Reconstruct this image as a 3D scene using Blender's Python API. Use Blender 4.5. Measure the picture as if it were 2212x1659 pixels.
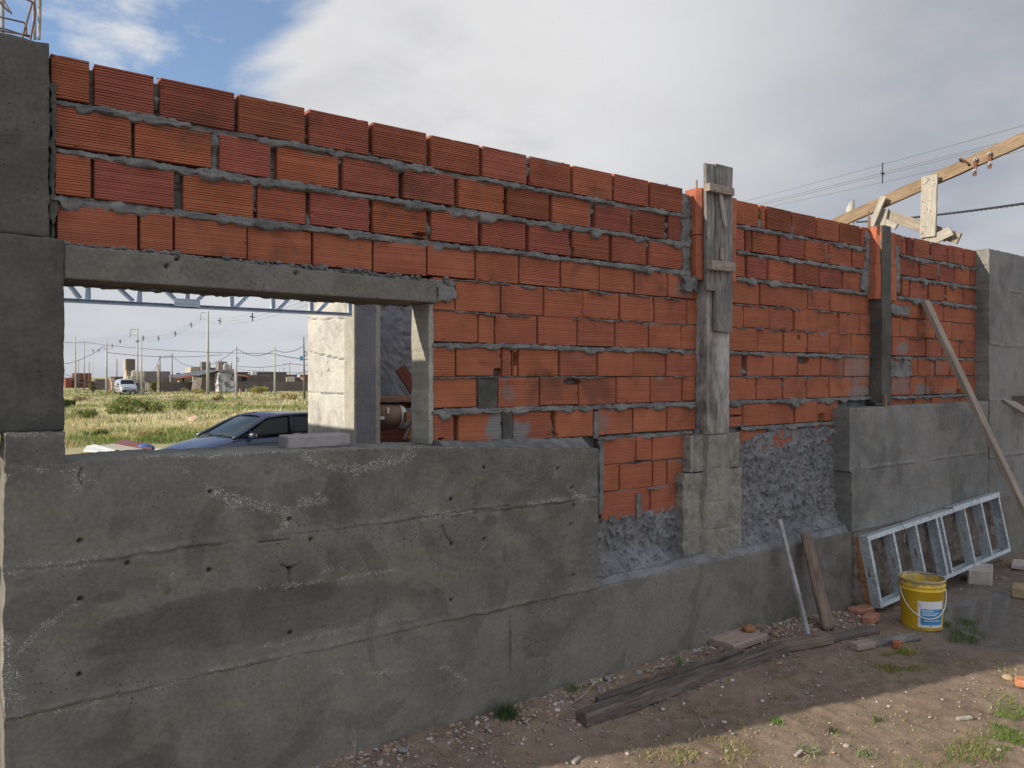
import bpy, math, random
import numpy as np
from mathutils import Vector, Matrix
random.seed(7); rng = np.random.default_rng(11)
for o in list(bpy.data.objects): bpy.data.objects.remove(o)
S = bpy.context.scene
COL = S.collection
R_ = math.radians

# ------------------------------------------------------------------ camera
CAM = np.array([0.0, -3.6, 1.93])
FOC, CX, HY = 1661.0, 1106.0, 811.0          # focal length, centre column and horizon row of the 2212 px wide picture
FW = np.array([math.cos(R_(53.7)), math.sin(R_(53.7)), 0.0])
RT = np.array([FW[1], -FW[0], 0.0])
cd = bpy.data.cameras.new('camera'); cam = bpy.data.objects.new('camera', cd); COL.objects.link(cam)
cam.location = CAM; cam.rotation_euler = (math.pi/2, 0, R_(53.7 - 90))
cd.sensor_width = 36; cd.lens = FOC/2212*36; cd.shift_y = -18.5/2212
cd.clip_start = 0.05; cd.clip_end = 3000
S.camera = cam

# ------------------------------------------------------------------ light, sky, exposure
SUN_EL = 25.0
SUN_AZ = math.atan2(0.245, -1.0)              # direction towards the sun on the ground plane
sd = np.array([math.cos(SUN_AZ)*math.cos(R_(SUN_EL)), math.sin(SUN_AZ)*math.cos(R_(SUN_EL)), math.sin(R_(SUN_EL))])
ld = bpy.data.lights.new('sun', 'SUN'); ld.energy = 5.0; ld.angle = R_(0.6); ld.color = (1.0, 0.89, 0.74)
sun = bpy.data.objects.new('sun', ld); COL.objects.link(sun)
sun.rotation_euler = Vector(sd).to_track_quat('Z', 'Y').to_euler(); sun.location = (-20, 8, 15)
S.view_settings.view_transform = 'Standard'; S.view_settings.look = 'None'
S.view_settings.exposure = 0.25; S.view_settings.gamma = 1.0; S.view_settings.use_curve_mapping = False
S.render.engine = 'CYCLES'

class NT:
    """small helper round a node tree: n(type, inputs..., props...)"""
    def __init__(s, tree):
        s.t = tree; s.t.nodes.clear()
    def n(s, typ, ins=None, **props):
        nd = s.t.nodes.new(typ)
        for k, v in props.items(): setattr(nd, k, v)
        for k, v in (ins or {}).items():
            sock = nd.inputs[k]
            if isinstance(v, bpy.types.NodeSocket): s.t.links.new(v, sock)
            elif isinstance(v, bpy.types.Node): s.t.links.new(v.outputs[0], sock)
            else: sock.default_value = v
        return nd
    def math(s, op, a, b=0.0, c=0.0, clamp=False):
        return s.n('ShaderNodeMath', {0: a, 1: b, 2: c}, operation=op, use_clamp=clamp).outputs[0]
    def mr(s, v, a, b, c=0.0, d=1.0):
        return s.n('ShaderNodeMapRange', {0: v, 1: a, 2: b, 3: c, 4: d}, interpolation_type='SMOOTHSTEP').outputs[0]
    def mix(s, f, a, b, mode='MIX'):
        nd = s.n('ShaderNodeMix', {0: f, 6: a, 7: b}, data_type='RGBA', blend_type=mode)
        return nd.outputs[2]
    def noise(s, vec, sc, det=4, rough=0.55, dist=0.0):
        return s.n('ShaderNodeTexNoise', {'Vector': vec, 'Scale': sc, 'Detail': det, 'Roughness': rough, 'Distortion': dist}).outputs[0]
    def vor(s, vec, sc, feature='F1', rand=1.0):
        return s.n('ShaderNodeTexVoronoi', {'Vector': vec, 'Scale': sc, 'Randomness': rand}, feature=feature).outputs[0]
    def scalev(s, vec, x, y, z):
        return s.n('ShaderNodeMapping', {'Vector': vec, 'Scale': (x, y, z)}).outputs[0]

w = bpy.data.worlds.new('World'); S.world = w; w.use_nodes = True
T = NT(w.node_tree)
sky = T.n('ShaderNodeTexSky', sky_type='NISHITA', sun_disc=False, sun_elevation=R_(SUN_EL),
          sun_rotation=math.atan2(sd[0], sd[1]), air_density=1.0, dust_density=0.9, ozone_density=3.0)
bg_sky = T.n('ShaderNodeBackground', {'Color': sky, 'Strength': 0.15})
gen = T.n('ShaderNodeTexCoord').outputs['Generated']
sep = T.n('ShaderNodeSeparateXYZ', {0: gen})
h = T.math('ADD', T.math('MAXIMUM', sep.outputs[2], 0.0), 0.22)
plane = T.n('ShaderNodeCombineXYZ', {0: T.math('DIVIDE', sep.outputs[0], h), 1: T.math('DIVIDE', sep.outputs[1], h), 2: 0.3}).outputs[0]
def dirdot(v):
    v = Vector(v).normalized()
    return T.n('ShaderNodeVectorMath', {0: gen, 1: tuple(v)}, operation='DOT_PRODUCT').outputs['Value']
def pixdir(px, py):
    return tuple(FW + RT*(px-CX)/FOC + np.array([0, 0, 1])*(HY-py)/FOC)
cn = T.noise(plane, 2.1, 10, 0.60, 0.4)
cn2 = T.noise(plane, 0.55, 5, 0.5, 0.2)
gap = T.mr(dirdot(pixdir(0, -150)), 0.90, 1.0)               # where the clouds open to the blue
cov = T.math('SUBTRACT', T.math('ADD', T.math('MULTIPLY', cn, 1.05), 0.42), T.math('MULTIPLY', gap, 0.72))
cmask = T.mr(cov, 0.38, 0.66, 0.06, 1.0)
lit = T.mr(dirdot(pixdir(800, 60)), 0.80, 0.985)                 # thin bright cloud near the opening
low = T.mr(sep.outputs[2], 0.0, 0.35)
thin = T.mr(T.noise(plane, 1.3, 7, 0.55, 0.2), 0.36, 0.66)
ccol = T.mix(lit, (0.285, 0.31, 0.365, 1), (0.66, 0.66, 0.67, 1))
ccol = T.mix(T.math('MULTIPLY', T.math('SUBTRACT', 1.0, low), 0.45), ccol, (0.47, 0.51, 0.585, 1))
ccol = T.mix(T.mr(T.noise(plane, 1.9, 8, 0.58, 0.3), 0.50, 0.72, 0, 0.45), ccol, (0.36, 0.375, 0.42, 1))
ccol = T.mix(T.math('MULTIPLY', thin, 0.45), ccol, (0.52, 0.515, 0.525, 1))
ccol = T.mix(T.mr(T.noise(plane, 3.0, 6, 0.5), 0.35, 0.75, 0, 0.22), ccol, (0.68, 0.675, 0.68, 1))
back = T.mr(dirdot((-0.3, -1, 0.5)), -0.1, 0.9)                 # extra brightness added to the unseen sky behind the viewer, filling the shaded wall
bstr = T.n('ShaderNodeMapRange', {0: back, 3: 1.0, 4: 1.95}).outputs[0]
bg_c = T.n('ShaderNodeBackground', {'Color': ccol, 'Strength': bstr})
wn = T.noise(T.scalev(plane, 1.0, 1.0, 1.0), 3.4, 9, 0.58, 0.15)
wisp = T.math('MULTIPLY', T.mr(wn, 0.44, 0.64), T.mr(dirdot(pixdir(400, 190)), 0.968, 0.998, 0, 0.9))
cmask = T.math('MAXIMUM', cmask, wisp)
mixs = T.n('ShaderNodeMixShader', {0: cmask, 1: bg_sky, 2: bg_c})
T.n('ShaderNodeOutputWorld', {0: mixs})

# ------------------------------------------------------------------ placing helpers (photo measurements -> metres)
def P(px, py, y):
    """point on the vertical plane y = const (parallel to the wall)"""
    t = (px-CX)/FOC; d = FW + RT*t + np.array([0, 0, (HY-py)/FOC])
    return CAM + d*((y-CAM[1])/d[1])
def PX(px, py, x):
    t = (px-CX)/FOC; d = FW + RT*t + np.array([0, 0, (HY-py)/FOC])
    return CAM + d*((x-CAM[0])/d[0])
def AD(px, py, dep):
    t = (px-CX)/FOC; d = FW + RT*t + np.array([0, 0, (HY-py)/FOC])
    return CAM + d*dep
def G(px, py, z=0.0):
    t = (px-CX)/FOC; d = FW + RT*t + np.array([0, 0, (HY-py)/FOC])
    return CAM + d*((z-CAM[2])/d[2])
def X(px, p=0.0): return P(px, HY, -p)[0]
def Z(px, py, p=0.0): return P(px, py, -p)[2]
def sm(a): a = np.clip(a, 0, 1); return a*a*(3-2*a)

def _h(ix, iy, s):
    n = (ix.astype(np.int64)*374761393 + iy.astype(np.int64)*668265263 + s*982451653) & 0xffffffff
    n = ((n ^ (n >> 13))*1274126177) & 0xffffffff
    n = n ^ (n >> 16)
    return (n & 0xffff)/65535.0
def vn(x, y, s=0):
    x = np.asarray(x, float); y = np.asarray(y, float)
    x, y = np.broadcast_arrays(x, y)
    ix = np.floor(x); iy = np.floor(y); fx = sm(x-ix); fy = sm(y-iy)
    a = _h(ix, iy, s); b = _h(ix+1, iy, s); c = _h(ix, iy+1, s); d = _h(ix+1, iy+1, s)
    return (a*(1-fx)+b*fx)*(1-fy) + (c*(1-fx)+d*fx)*fy
def fbm(x, y, o=4, s=0, g=0.5):
    x = np.asarray(x, float); y = np.asarray(y, float)
    r = 0; a = 1; t = 0
    for k in range(o):
        r = r + a*vn(x*2**k+17.3*k, y*2**k-9.1*k, s+k); t += a; a *= g
    return r/t*2-1                                   # -1..1
def terrain(x, y):
    x = np.asarray(x, float); y = np.asarray(y, float)
    back = -0.40*sm((y-0.6)/11.0) - 0.55*sm((y-13)/95.0)
    near = 0.09*sm((0.9+y)/0.75)*(1-sm((x-4.9)/1.4))
    z = np.where(y > 0.1, back + 0.06*fbm(x*0.25, y*0.25, 3, 5)*sm((y-5)/10), near)
    fr = np.where(y < 0.1, 0.018*fbm(x*1.3, y*1.3, 3, 3) + 0.009*fbm(x*9, y*9, 3, 4), 0.0)
    wet = np.clip(1-(((x-7.0)/1.5)**2 + ((y+1.05)/0.62)**2), 0, 1)
    fr = fr*(1-0.93*sm(wet*3)) - 0.012*sm(wet*2)
    return z + fr
def TG(px, py):
    """point where the sight line meets the terrain"""
    z = -0.4 if py < 1000 else 0.03
    for _ in range(25):
        p = G(px, py, z); z = float(terrain(p[0], p[1]))
    return G(px, py, z)

# ------------------------------------------------------------------ objects
def tag(o, label=None, cat=None, group=None, kind=None):
    if label: o['label'] = label
    if cat: o['category'] = cat
    if group: o['group'] = group
    if kind: o['kind'] = kind
    return o
def thing(name, label, cat, loc=(0, 0, 0), group=None, rz=0.0):
    o = bpy.data.objects.new(name, None); COL.objects.link(o); o.location = loc; o.rotation_euler = (0, 0, rz)
    o.empty_display_size = 0.1
    return tag(o, label, cat, group)
def rootloc(o):
    l = Vector((0, 0, 0))
    while o is not None: l = l + o.location; o = o.parent
    return l
def chain(o):
    M = Matrix.Identity(4)
    while o is not None: M = o.matrix_basis @ M; o = o.parent
    return M
def obj(name, V, F, mat, parent=None, smooth=False, local=False, label=None, attrs=None, mats=None, mi=None, M=None):
    me = bpy.data.meshes.new(name)
    V = np.asarray(V, float)
    if parent is not None and not local and M is None:
        Mi = np.array(chain(parent).inverted()); V = V @ Mi[:3, :3].T + Mi[:3, 3]
    me.from_pydata(V.tolist(), [], F if isinstance(F, list) else F.tolist())
    for m in (mats or [mat]): me.materials.append(m)
    if mi is not None: me.polygons.foreach_set('material_index', np.asarray(mi, dtype=np.int32))
    if smooth: me.polygons.foreach_set('use_smooth', np.ones(len(me.polygons), dtype=bool))
    for k, a in (attrs or {}).items():
        a = np.asarray(a, float)
        if a.ndim == 1:
            at = me.attributes.new(k, 'FLOAT', 'POINT'); at.data.foreach_set('value', a)
        else:
            at = me.attributes.new(k, 'FLOAT_COLOR', 'POINT'); at.data.foreach_set('color', a.ravel())
    me.update()
    o = bpy.data.objects.new(name, me); COL.objects.link(o)
    if parent is not None: o.parent = parent
    if M is not None:
        if parent is not None: M = chain(parent).inverted() @ M
        o.matrix_local = M
    if label: o['label'] = label
    return o
def dup(root, loc, label=None, rz=None):
    def cp(o, par):
        c = o.copy(); COL.objects.link(c); c.parent = par
        for ch in list(o.children): cp(ch, c)
        return c
    r = cp(root, None); r.location = loc
    if rz is not None: r.rotation_euler = (0, 0, rz)
    if label: r['label'] = label
    return r

def frame(p0, p1, up=(0, 0, 1)):
    p0 = Vector(p0); p1 = Vector(p1); x = (p1-p0).normalized(); u = Vector(up)
    z = (u - x*u.dot(x))
    if z.length < 1e-4: z = Vector((1, 0, 0)) - x*x[0]
    z.normalize(); y = z.cross(x)
    M = Matrix((x, y, z)).transposed().to_4x4(); M.translation = p0
    return M, (p1-p0).length

class MB:
    def __init__(s): s.V = []; s.F = []
    def add(s, V, F):
        k = len(s.V); s.V += [tuple(v) for v in V]; s.F += [[i+k for i in f] for f in F]; return s
    def box(s, lo, hi, M=None, ch=0.0):
        (a, b, c), (d, e, f) = lo, hi
        if ch <= 0:
            V = [(x, y, z) for x in (a, d) for y in (b, e) for z in (c, f)]
            F = [[0, 1, 3, 2], [4, 6, 7, 5], [0, 4, 5, 1], [2, 3, 7, 6], [0, 2, 6, 4], [1, 5, 7, 3]]
        else:                                         # chamfered box: 24 vertices
            V = []; idx = {}
            for i, x in enumerate((a, d)):
                for j, y in enumerate((b, e)):
                    for k, z in enumerate((c, f)):
                        sx = ch if i == 0 else -ch; sy = ch if j == 0 else -ch; sz = ch if k == 0 else -ch
                        idx[i, j, k] = len(V)
                        V += [(x, y+sy, z+sz), (x+sx, y, z+sz), (x+sx, y+sy, z)]
            F = []
            for i in (0, 1):
                q = [idx[i, 0, 0], idx[i, 1, 0], idx[i, 1, 1], idx[i, 0, 1]]; F.append(q if i else q[::-1])
                q = [idx[0, i, 0]+1, idx[1, i, 0]+1, idx[1, i, 1]+1, idx[0, i, 1]+1]; F.append(q[::-1] if i else q)
                q = [idx[0, 0, i]+2, idx[1, 0, i]+2, idx[1, 1, i]+2, idx[0, 1, i]+2]; F.append(q if i else q[::-1])
            for i in (0, 1):
                for j in (0, 1):
                    A, B = idx[i, j, 0], idx[i, j, 1]; F.append([A, A+1, B+1, B])
                    A, B = idx[i, 0, j], idx[i, 1, j]; F.append([A, A+2, B+2, B])
                    A, B = idx[0, i, j], idx[1, i, j]; F.append([A+1, A+2, B+2, B+1])
            for q in idx.values(): F.append([q, q+1, q+2])
        if M is not None: V = [tuple(M @ Vector(v)) for v in V]
        return s.add(V, F)
    def bar(s, p0, p1, w, h, up=(0, 0, 1)):
        M, L = frame(p0, p1, up)
        return s.box((0, -w/2, -h/2), (L, w/2, h/2), M)
    def tube(s, pts, r, n=8, cap=True):
        pts = [Vector(p) for p in pts]; m = len(pts)
        rs = r if isinstance(r, (list, tuple)) else [r]*m
        k = len(s.V); ref = None
        for i, p in enumerate(pts):
            t = (pts[min(i+1, m-1)] - pts[max(i-1, 0)]).normalized()
            if ref is None: ref = Vector((0, 0, 1)) if abs(t.z) < 0.9 else Vector((1, 0, 0))
            a = (ref - t*ref.dot(t)).normalized(); b = t.cross(a); ref = a
            for j in range(n):
                q = 2*math.pi*j/n; s.V.append(tuple(p + (a*math.cos(q)+b*math.sin(q))*rs[i]))
        for i in range(m-1):
            for j in range(n):
                s.F.append([k+i*n+j, k+i*n+(j+1) % n, k+(i+1)*n+(j+1) % n, k+(i+1)*n+j])
        if cap:
            s.F.append([k+j for j in range(n)][::-1]); s.F.append([k+(m-1)*n+j for j in range(n)])
        return s
    def lathe(s, prof, c=(0, 0, 0), n=32, cap0=False, cap1=False):
        k = len(s.V)
        for (r, z) in prof:
            for j in range(n):
                q = 2*math.pi*j/n; s.V.append((c[0]+r*math.cos(q), c[1]+r*math.sin(q), c[2]+z))
        for i in range(len(prof)-1):
            for j in range(n):
                s.F.append([k+i*n+j, k+i*n+(j+1) % n, k+(i+1)*n+(j+1) % n, k+(i+1)*n+j])
        if cap0: s.F.append([k+j for j in range(n)][::-1])
        if cap1: s.F.append([k+(len(prof)-1)*n+j for j in range(n)])
        return s
    def obj(s, name, mat, parent=None, **k):
        return obj(name, s.V, s.F, mat, parent, **k)

def gridfaces(nu, nv, k=0, flip=False):
    i, j = np.meshgrid(np.arange(nu-1), np.arange(nv-1), indexing='ij')
    a = k + i*nv + j; q = np.stack([a, a+nv, a+nv+1, a+1], -1).reshape(-1, 4)
    return q[:, ::-1] if flip else q

def panel(name, x0, x1, z0, z1, yf, yb, res, disp, mat, parent=None, speck=None, jag=0.0, smooth=True, label=None, wet=None, seed=0):
    """slab seen from -y: front face a displaced grid, sides and back closed. x0..z1 numbers or functions."""
    f = lambda a: a if callable(a) else (lambda t, a=a: np.full_like(np.asarray(t, float), a))
    X0, X1, Z0, Z1 = f(x0), f(x1), f(z0), f(z1)
    zm0 = float(np.min(Z0(np.linspace(float(X0(np.array([0.0]))[0]), float(X1(np.array([0.0]))[0]), 5)))); zm1 = float(np.max(Z1(np.linspace(float(X0(np.array([0.0]))[0]), float(X1(np.array([0.0]))[0]), 5))))
    xa = float(X0(np.array([zm0]))[0]); xb = float(X1(np.array([zm0]))[0])
    nx = max(2, int((xb-xa)/res)+2); nz = max(2, int((zm1-zm0)/res)+2)
    u = np.linspace(0, 1, nx)[:, None]; v = np.linspace(0, 1, nz)[None, :]
    zz = zm0 + (zm1-zm0)*v + 0*u
    xl = X0(zz); xr = X1(zz); xx = xl + (xr-xl)*u
    zl = Z0(xx); zh = Z1(xx); zz = zl + (zh-zl)*v
    if jag:
        e = jag*fbm(zz*22, zz*0+seed, 3, 40+seed); xx = xx + e*(np.exp(-((u)/0.02)**2) - np.exp(-((1-u)/0.02)**2))
        e = jag*fbm(xx*22, xx*0+seed, 3, 41+seed); zz = zz + e*np.exp(-((1-v)/0.03)**2)
    yy = yf - (disp(xx, zz) if disp is not None else 0*xx)
    V = np.stack([xx, yy, zz], -1).reshape(-1, 3)
    F = gridfaces(nx, nz).tolist()
    idx = np.arange(nx*nz).reshape(nx, nz)
    ring = list(idx[:, 0]) + list(idx[-1, 1:]) + list(idx[::-1, -1][1:]) + list(idx[0, ::-1][1:-1])
    k = len(V); B = V[ring].copy(); B[:, 1] = yb; V = np.vstack([V, B]); m = len(ring)
    for i in range(m):
        j = (i+1) % m; F.append([int(ring[i]), k+i, k+j, int(ring[j])])
    F.append([k+i for i in range(m)])
    at = {}
    if speck is not None:
        sp = speck(xx, zz).reshape(-1); at['speck'] = np.concatenate([sp, np.full(m, 0.15)])
    if wet is not None:
        sp = wet(xx, zz).reshape(-1); at['wet'] = np.concatenate([sp, np.zeros(m)])
    o = obj(name, V, F, mat, parent, label=label, attrs=at)
    if smooth:
        nf = (nx-1)*(nz-1); fl = np.zeros(len(o.data.polygons), dtype=bool); fl[:nf] = True
        o.data.polygons.foreach_set('use_smooth', fl)
    return o

def plank(name, p0, p1, w, hgt, mat, up=(0, 0, 1), parent=None, seg=0.06, rag=0.0015, label=None, ch=0.003, twist=0.0):
    """sawn timber: long axis local X, w across, hgt along up; edges slightly uneven"""
    M, L = frame(p0, p1, up)
    n = max(3, int(L/seg)+1); V = []; F = []
    sd_ = random.randint(0, 999)
    for i in range(n):
        x = L*i/(n-1); e = 0
        prof = [(-w/2+ch, -hgt/2), (w/2-ch, -hgt/2), (w/2, -hgt/2+ch), (w/2, hgt/2-ch), (w/2-ch, hgt/2), (-w/2+ch, hgt/2), (-w/2, hgt/2-ch), (-w/2, -hgt/2+ch)]
        for j, (a, b) in enumerate(prof):
            q = float(fbm(x*6, j*3.1, 3, sd_))*rag; q2 = float(fbm(x*6, j*3.1+50, 3, sd_))*rag
            xe = (float(vn(j*1.7, i, sd_))-0.5)*min(rag*3, 0.01) if i in (0, n-1) else 0
            V.append((x+xe, a*(1+0)+q, b+q2+twist*x*(a/w)))
    for i in range(n-1):
        for j in range(8):
            F.append([i*8+j, i*8+(j+1) % 8, (i+1)*8+(j+1) % 8, (i+1)*8+j][::-1])
    F.append(list(range(8))); F.append([(n-1)*8+j for j in range(8)][::-1])
    return obj(name, V, F, mat, parent, M=M, label=label)
# ------------------------------------------------------------------ materials
def newmat(name):
    m = bpy.data.materials.new(name); m.use_nodes = True; return m, NT(m.node_tree)
def finish(T, col, rough=0.9, bump=None, bs=0.3, bd=0.01, metal=0.0, spec=0.3, **extra):
    ins = {'Base Color': col, 'Roughness': rough, 'Metallic': metal, 'Specular IOR Level': spec}
    ins.update(extra)
    if bump is not None:
        ins['Normal'] = T.n('ShaderNodeBump', {'Height': bump, 'Strength': bs, 'Distance': bd}).outputs[0]
    b = T.n('ShaderNodeBsdfPrincipled', ins)
    T.n('ShaderNodeOutputMaterial', {0: b}); return b
def attr(T, nm, out='Fac'): return T.n('ShaderNodeAttribute', attribute_name=nm).outputs[out]
def plain(name, c, rough=0.6, metal=0.0, spec=0.4, var=0.12, sc=12, bs=0.15, **ex):
    m, T = newmat(name); co = T.n('ShaderNodeTexCoord').outputs['Object']
    n = T.noise(co, sc, 6, 0.6)
    c = tuple(c)+(1,)
    col = T.mix(T.mr(n, 0.3, 0.7), tuple(x*(1-var) for x in c[:3])+(1,), tuple(min(1, x*(1+var)) for x in c[:3])+(1,))
    finish(T, col, rough, T.noise(co, sc*6, 4), bs, 0.004, metal, spec, **ex); return m

def concrete(name, c1, c2, rough=0.9, bs=0.55, streak=0.35, dark=(0.045, 0.045, 0.043), speckc=(0.60, 0.60, 0.58), sc=1.0, bd=0.006, pz=1.0):
    m, T = newmat(name)
    p = T.n('ShaderNodeNewGeometry').outputs['Position']
    if pz != 1.0: p = T.scalev(p, 1.0, 1.0, pz)
    big = T.noise(p, 0.9*sc, 6, 0.6, 0.6)
    mid = T.noise(p, 5.5*sc, 8, 0.62)
    fine = T.noise(p, 60, 5, 0.6)
    col = T.mix(T.mr(big, 0.35, 0.65), c1+(1,), c2+(1,))
    col = T.mix(T.mr(mid, 0.38, 0.68, 0, 0.50), col, tuple(x*1.28 for x in c2)+(1,))
    smr = T.noise(T.scalev(p, 1.0, 1.0, 2.2), 2.7, 9, 0.7, 1.2)
    col = T.mix(T.mr(smr, 0.50, 0.64, 0, 0.26), col, (c2[0]*1.35, c2[1]*1.25, c2[2]*1.08, 1))
    col = T.mix(T.mr(T.noise(p, 17, 7, 0.7), 0.58, 0.74, 0, 0.30), col, tuple(x*0.60 for x in c1)+(1,))
    st = T.noise(T.scalev(p, 7, 7, 0.9), 1.0, 6, 0.6)                       # damp streaks running down
    col = T.mix(T.mr(st, 0.56, 0.78, 0, streak), col, dark+(1,))
    ws = T.noise(p, 2.1*sc, 5, 0.5, 1.5)
    col = T.mix(T.mr(ws, 0.56, 0.62, 0, 0.30), col, tuple(x*0.62 for x in c1)+(1,))
    col = T.mix(T.math('MULTIPLY', attr(T, 'wet'), 0.75), col, tuple(x*0.42 for x in c1)+(1,))
    pit = T.vor(p, 42); pitm = T.math('MULTIPLY', T.mr(pit, 0.10, 0.22, 1, 0), T.mr(T.noise(p, 3.0, 3), 0.50, 0.62))
    col = T.mix(T.math('MULTIPLY', pitm, 0.8), col, dark+(1,))
    sp = attr(T, 'speck'); v2 = T.noise(p, 190, 4, 0.7)
    spm = T.math('MULTIPLY', T.mr(v2, 0.525, 0.62), T.mr(T.math('ADD', sp, T.math('MULTIPLY', T.math('SUBTRACT', T.noise(p, 11, 6, 0.75), 0.5), 2.4)), 0.40, 0.85))
    col = T.mix(spm, col, speckc+(1,))
    mot = T.mr(fine, 0.3, 0.7, 0.86, 1.12)
    col = T.mix(1.0, col, T.n('ShaderNodeCombineColor', {0: mot, 1: mot, 2: mot}).outputs[0], 'MULTIPLY')
    hgt = T.math('ADD', T.math('MULTIPLY', T.noise(p, 26, 6, 0.65), 0.7), T.math('MULTIPLY', T.noise(p, 130, 3, 0.6), 0.3))
    hgt = T.math('SUBTRACT', hgt, T.math('MULTIPLY', pitm, 0.8)); hgt = T.math('ADD', hgt, T.math('MULTIPLY', spm, 0.5))
    finish(T, col, T.mr(big, 0.3, 0.7, rough-0.15, rough), hgt, bs, bd, 0, 0.25); return m

M_conc = concrete('formed_concrete', (0.100, 0.097, 0.086), (0.163, 0.157, 0.138))
M_conc_dark = concrete('dark_concrete', (0.052, 0.054, 0.049), (0.100, 0.098, 0.086), streak=0.5, speckc=(0.4, 0.4, 0.38))  # darker cast concrete with stronger streaks
M_conc_far = concrete('grey_formed_concrete', (0.130, 0.132, 0.125), (0.205, 0.203, 0.190), streak=0.4)
M_conc_pale = concrete('weathered_concrete', (0.105, 0.102, 0.092), (0.36, 0.355, 0.335), streak=1.0, dark=(0.05, 0.05, 0.047), sc=3.5, pz=0.33)
M_foot = concrete('footing_concrete', (0.15, 0.143, 0.122), (0.24, 0.23, 0.20), streak=0.5, sc=3)
M_rubwall = concrete('rubble_and_mortar', (0.10, 0.085, 0.07), (0.20, 0.17, 0.145), bs=1.0, streak=0.1, sc=4, bd=0.02)
M_render = concrete('thrown_render', (0.125, 0.130, 0.137), (0.205, 0.210, 0.217), bs=1.0, streak=0.1, sc=2, bd=0.022)
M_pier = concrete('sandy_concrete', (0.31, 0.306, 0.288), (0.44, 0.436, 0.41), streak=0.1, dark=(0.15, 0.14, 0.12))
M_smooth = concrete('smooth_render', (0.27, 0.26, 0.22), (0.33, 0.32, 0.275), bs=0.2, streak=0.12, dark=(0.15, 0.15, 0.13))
M_dkrender = concrete('shade_toned_render', (0.15, 0.155, 0.17), (0.20, 0.205, 0.215), bs=0.9, streak=0.1)  # inner-room shade put into the colour: darker and bluer than the smooth render

def mortar_mat():
    m, T = newmat('mortar'); p = T.n('ShaderNodeNewGeometry').outputs['Position']
    col = T.mix(T.mr(T.noise(p, 9, 6, 0.6), 0.3, 0.7), (0.10, 0.102, 0.102, 1), (0.21, 0.21, 0.20, 1))
    hgt = T.math('ADD', T.noise(p, 45, 6, 0.65), T.math('MULTIPLY', T.noise(p, 160, 3), 0.4))
    finish(T, col, 0.85, hgt, 0.8, 0.006, 0, 0.25); return m
M_mortar = mortar_mat()
def brick_mat():
    m, T = newmat('hollow_clay_brick'); p = T.n('ShaderNodeNewGeometry').outputs['Position']
    tint = attr(T, 'tint', 'Color')
    n = T.noise(p, 6, 6, 0.6)
    col = T.mix(1.0, tint, T.mix(T.mr(n, 0.3, 0.75), (0.86, 0.83, 0.82, 1), (1.10, 1.10, 1.08, 1)), 'MULTIPLY')
    sm_ = T.mr(T.noise(p, 2.9, 5, 0.6, 0.5), 0.54, 0.70, 0, 0.60)                        # grey-olive fire stains
    col = T.mix(sm_, col, (0.105, 0.052, 0.034, 1))
    col = T.mix(T.mr(T.noise(p, 38, 5, 0.7), 0.70, 0.76, 0, 0.7), col, (0.30, 0.28, 0.26, 1))   # mortar crumbs
    col = T.mix(attr(T, 'smear'), col, (0.20, 0.195, 0.19, 1))
    hgt = T.math('ADD', T.noise(T.scalev(p, 1, 1, 3), 40, 5, 0.7), T.math('MULTIPLY', T.noise(p, 120, 3), 0.4))
    finish(T, col, 0.8, hgt, 0.18, 0.003, 0, 0.25); return m
M_brick = brick_mat()
M_clay = plain('fired_clay', (0.355, 0.112, 0.058), 0.8, var=0.18, sc=8, bs=0.4)
M_rubble = plain('brick_rubble', (0.36, 0.17, 0.11), 0.95, var=0.3, sc=25, bs=0.9)

def wood(name, c1, c2, dark, grain=1.0, crack=0.5, bs=0.5, stain=0.0, stainc=(0.2, 0.2, 0.19)):
    m, T = newmat(name); co = T.n('ShaderNodeTexCoord').outputs['Object']
    v = T.scalev(co, 1.6, 16*grain, 16*grain)
    g1 = T.noise(v, 2.2, 8, 0.65, 0.8); g2 = T.noise(T.scalev(co, 3, 70, 70), 2.0, 4, 0.7)
    col = T.mix(T.mr(g1, 0.35, 0.65), c1+(1,), c2+(1,))
    col = T.mix(T.mr(g2, 0.55, 0.70, 0, crack), col, dark+(1,))
    kn = T.vor(T.scalev(co, 3.0, 10, 10), 1.3); col = T.mix(T.mr(kn, 0.04, 0.13, 0.85, 0), col, dark+(1,))
    bl = T.noise(co, 6, 6, 0.6); col = T.mix(T.mr(bl, 0.42, 0.66, 0, stain), col, stainc+(1,))
    finish(T, col, 0.85, T.math('SUBTRACT', g1, T.math('MULTIPLY', g2, 0.7)), bs, 0.004, 0, 0.25); return m
M_wgrey = wood('weathered_formwork_wood', (0.13, 0.125, 0.11), (0.27, 0.26, 0.235), (0.035, 0.032, 0.03), stain=0.6, stainc=(0.10, 0.10, 0.095))
M_wpine = wood('brown_pine', (0.185, 0.128, 0.080), (0.30, 0.222, 0.145), (0.09, 0.055, 0.03), stain=0.35, stainc=(0.20, 0.165, 0.12))  # the wood's own brown, on timbers outdoors and indoors alike
M_wpale = wood('bleached_plank_wood', (0.30, 0.275, 0.235), (0.43, 0.40, 0.35), (0.10, 0.08, 0.065), stain=0.4, stainc=(0.3, 0.28, 0.24))
M_wtan = wood('tan_prop_wood', (0.22, 0.185, 0.145), (0.34, 0.29, 0.235), (0.10, 0.075, 0.055), crack=0.35, stain=0.2, stainc=(0.22, 0.2, 0.18))
M_wcleat = wood('cleat_wood', (0.24, 0.20, 0.155), (0.34, 0.29, 0.23), (0.07, 0.055, 0.04), stain=0.35, stainc=(0.2, 0.19, 0.17))
M_wdark = wood('rotten_dark_wood', (0.080, 0.066, 0.059), (0.165, 0.140, 0.125), (0.022, 0.018, 0.016), crack=0.7, bs=1.0, stain=0.3, stainc=(0.14, 0.12, 0.11))
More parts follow.
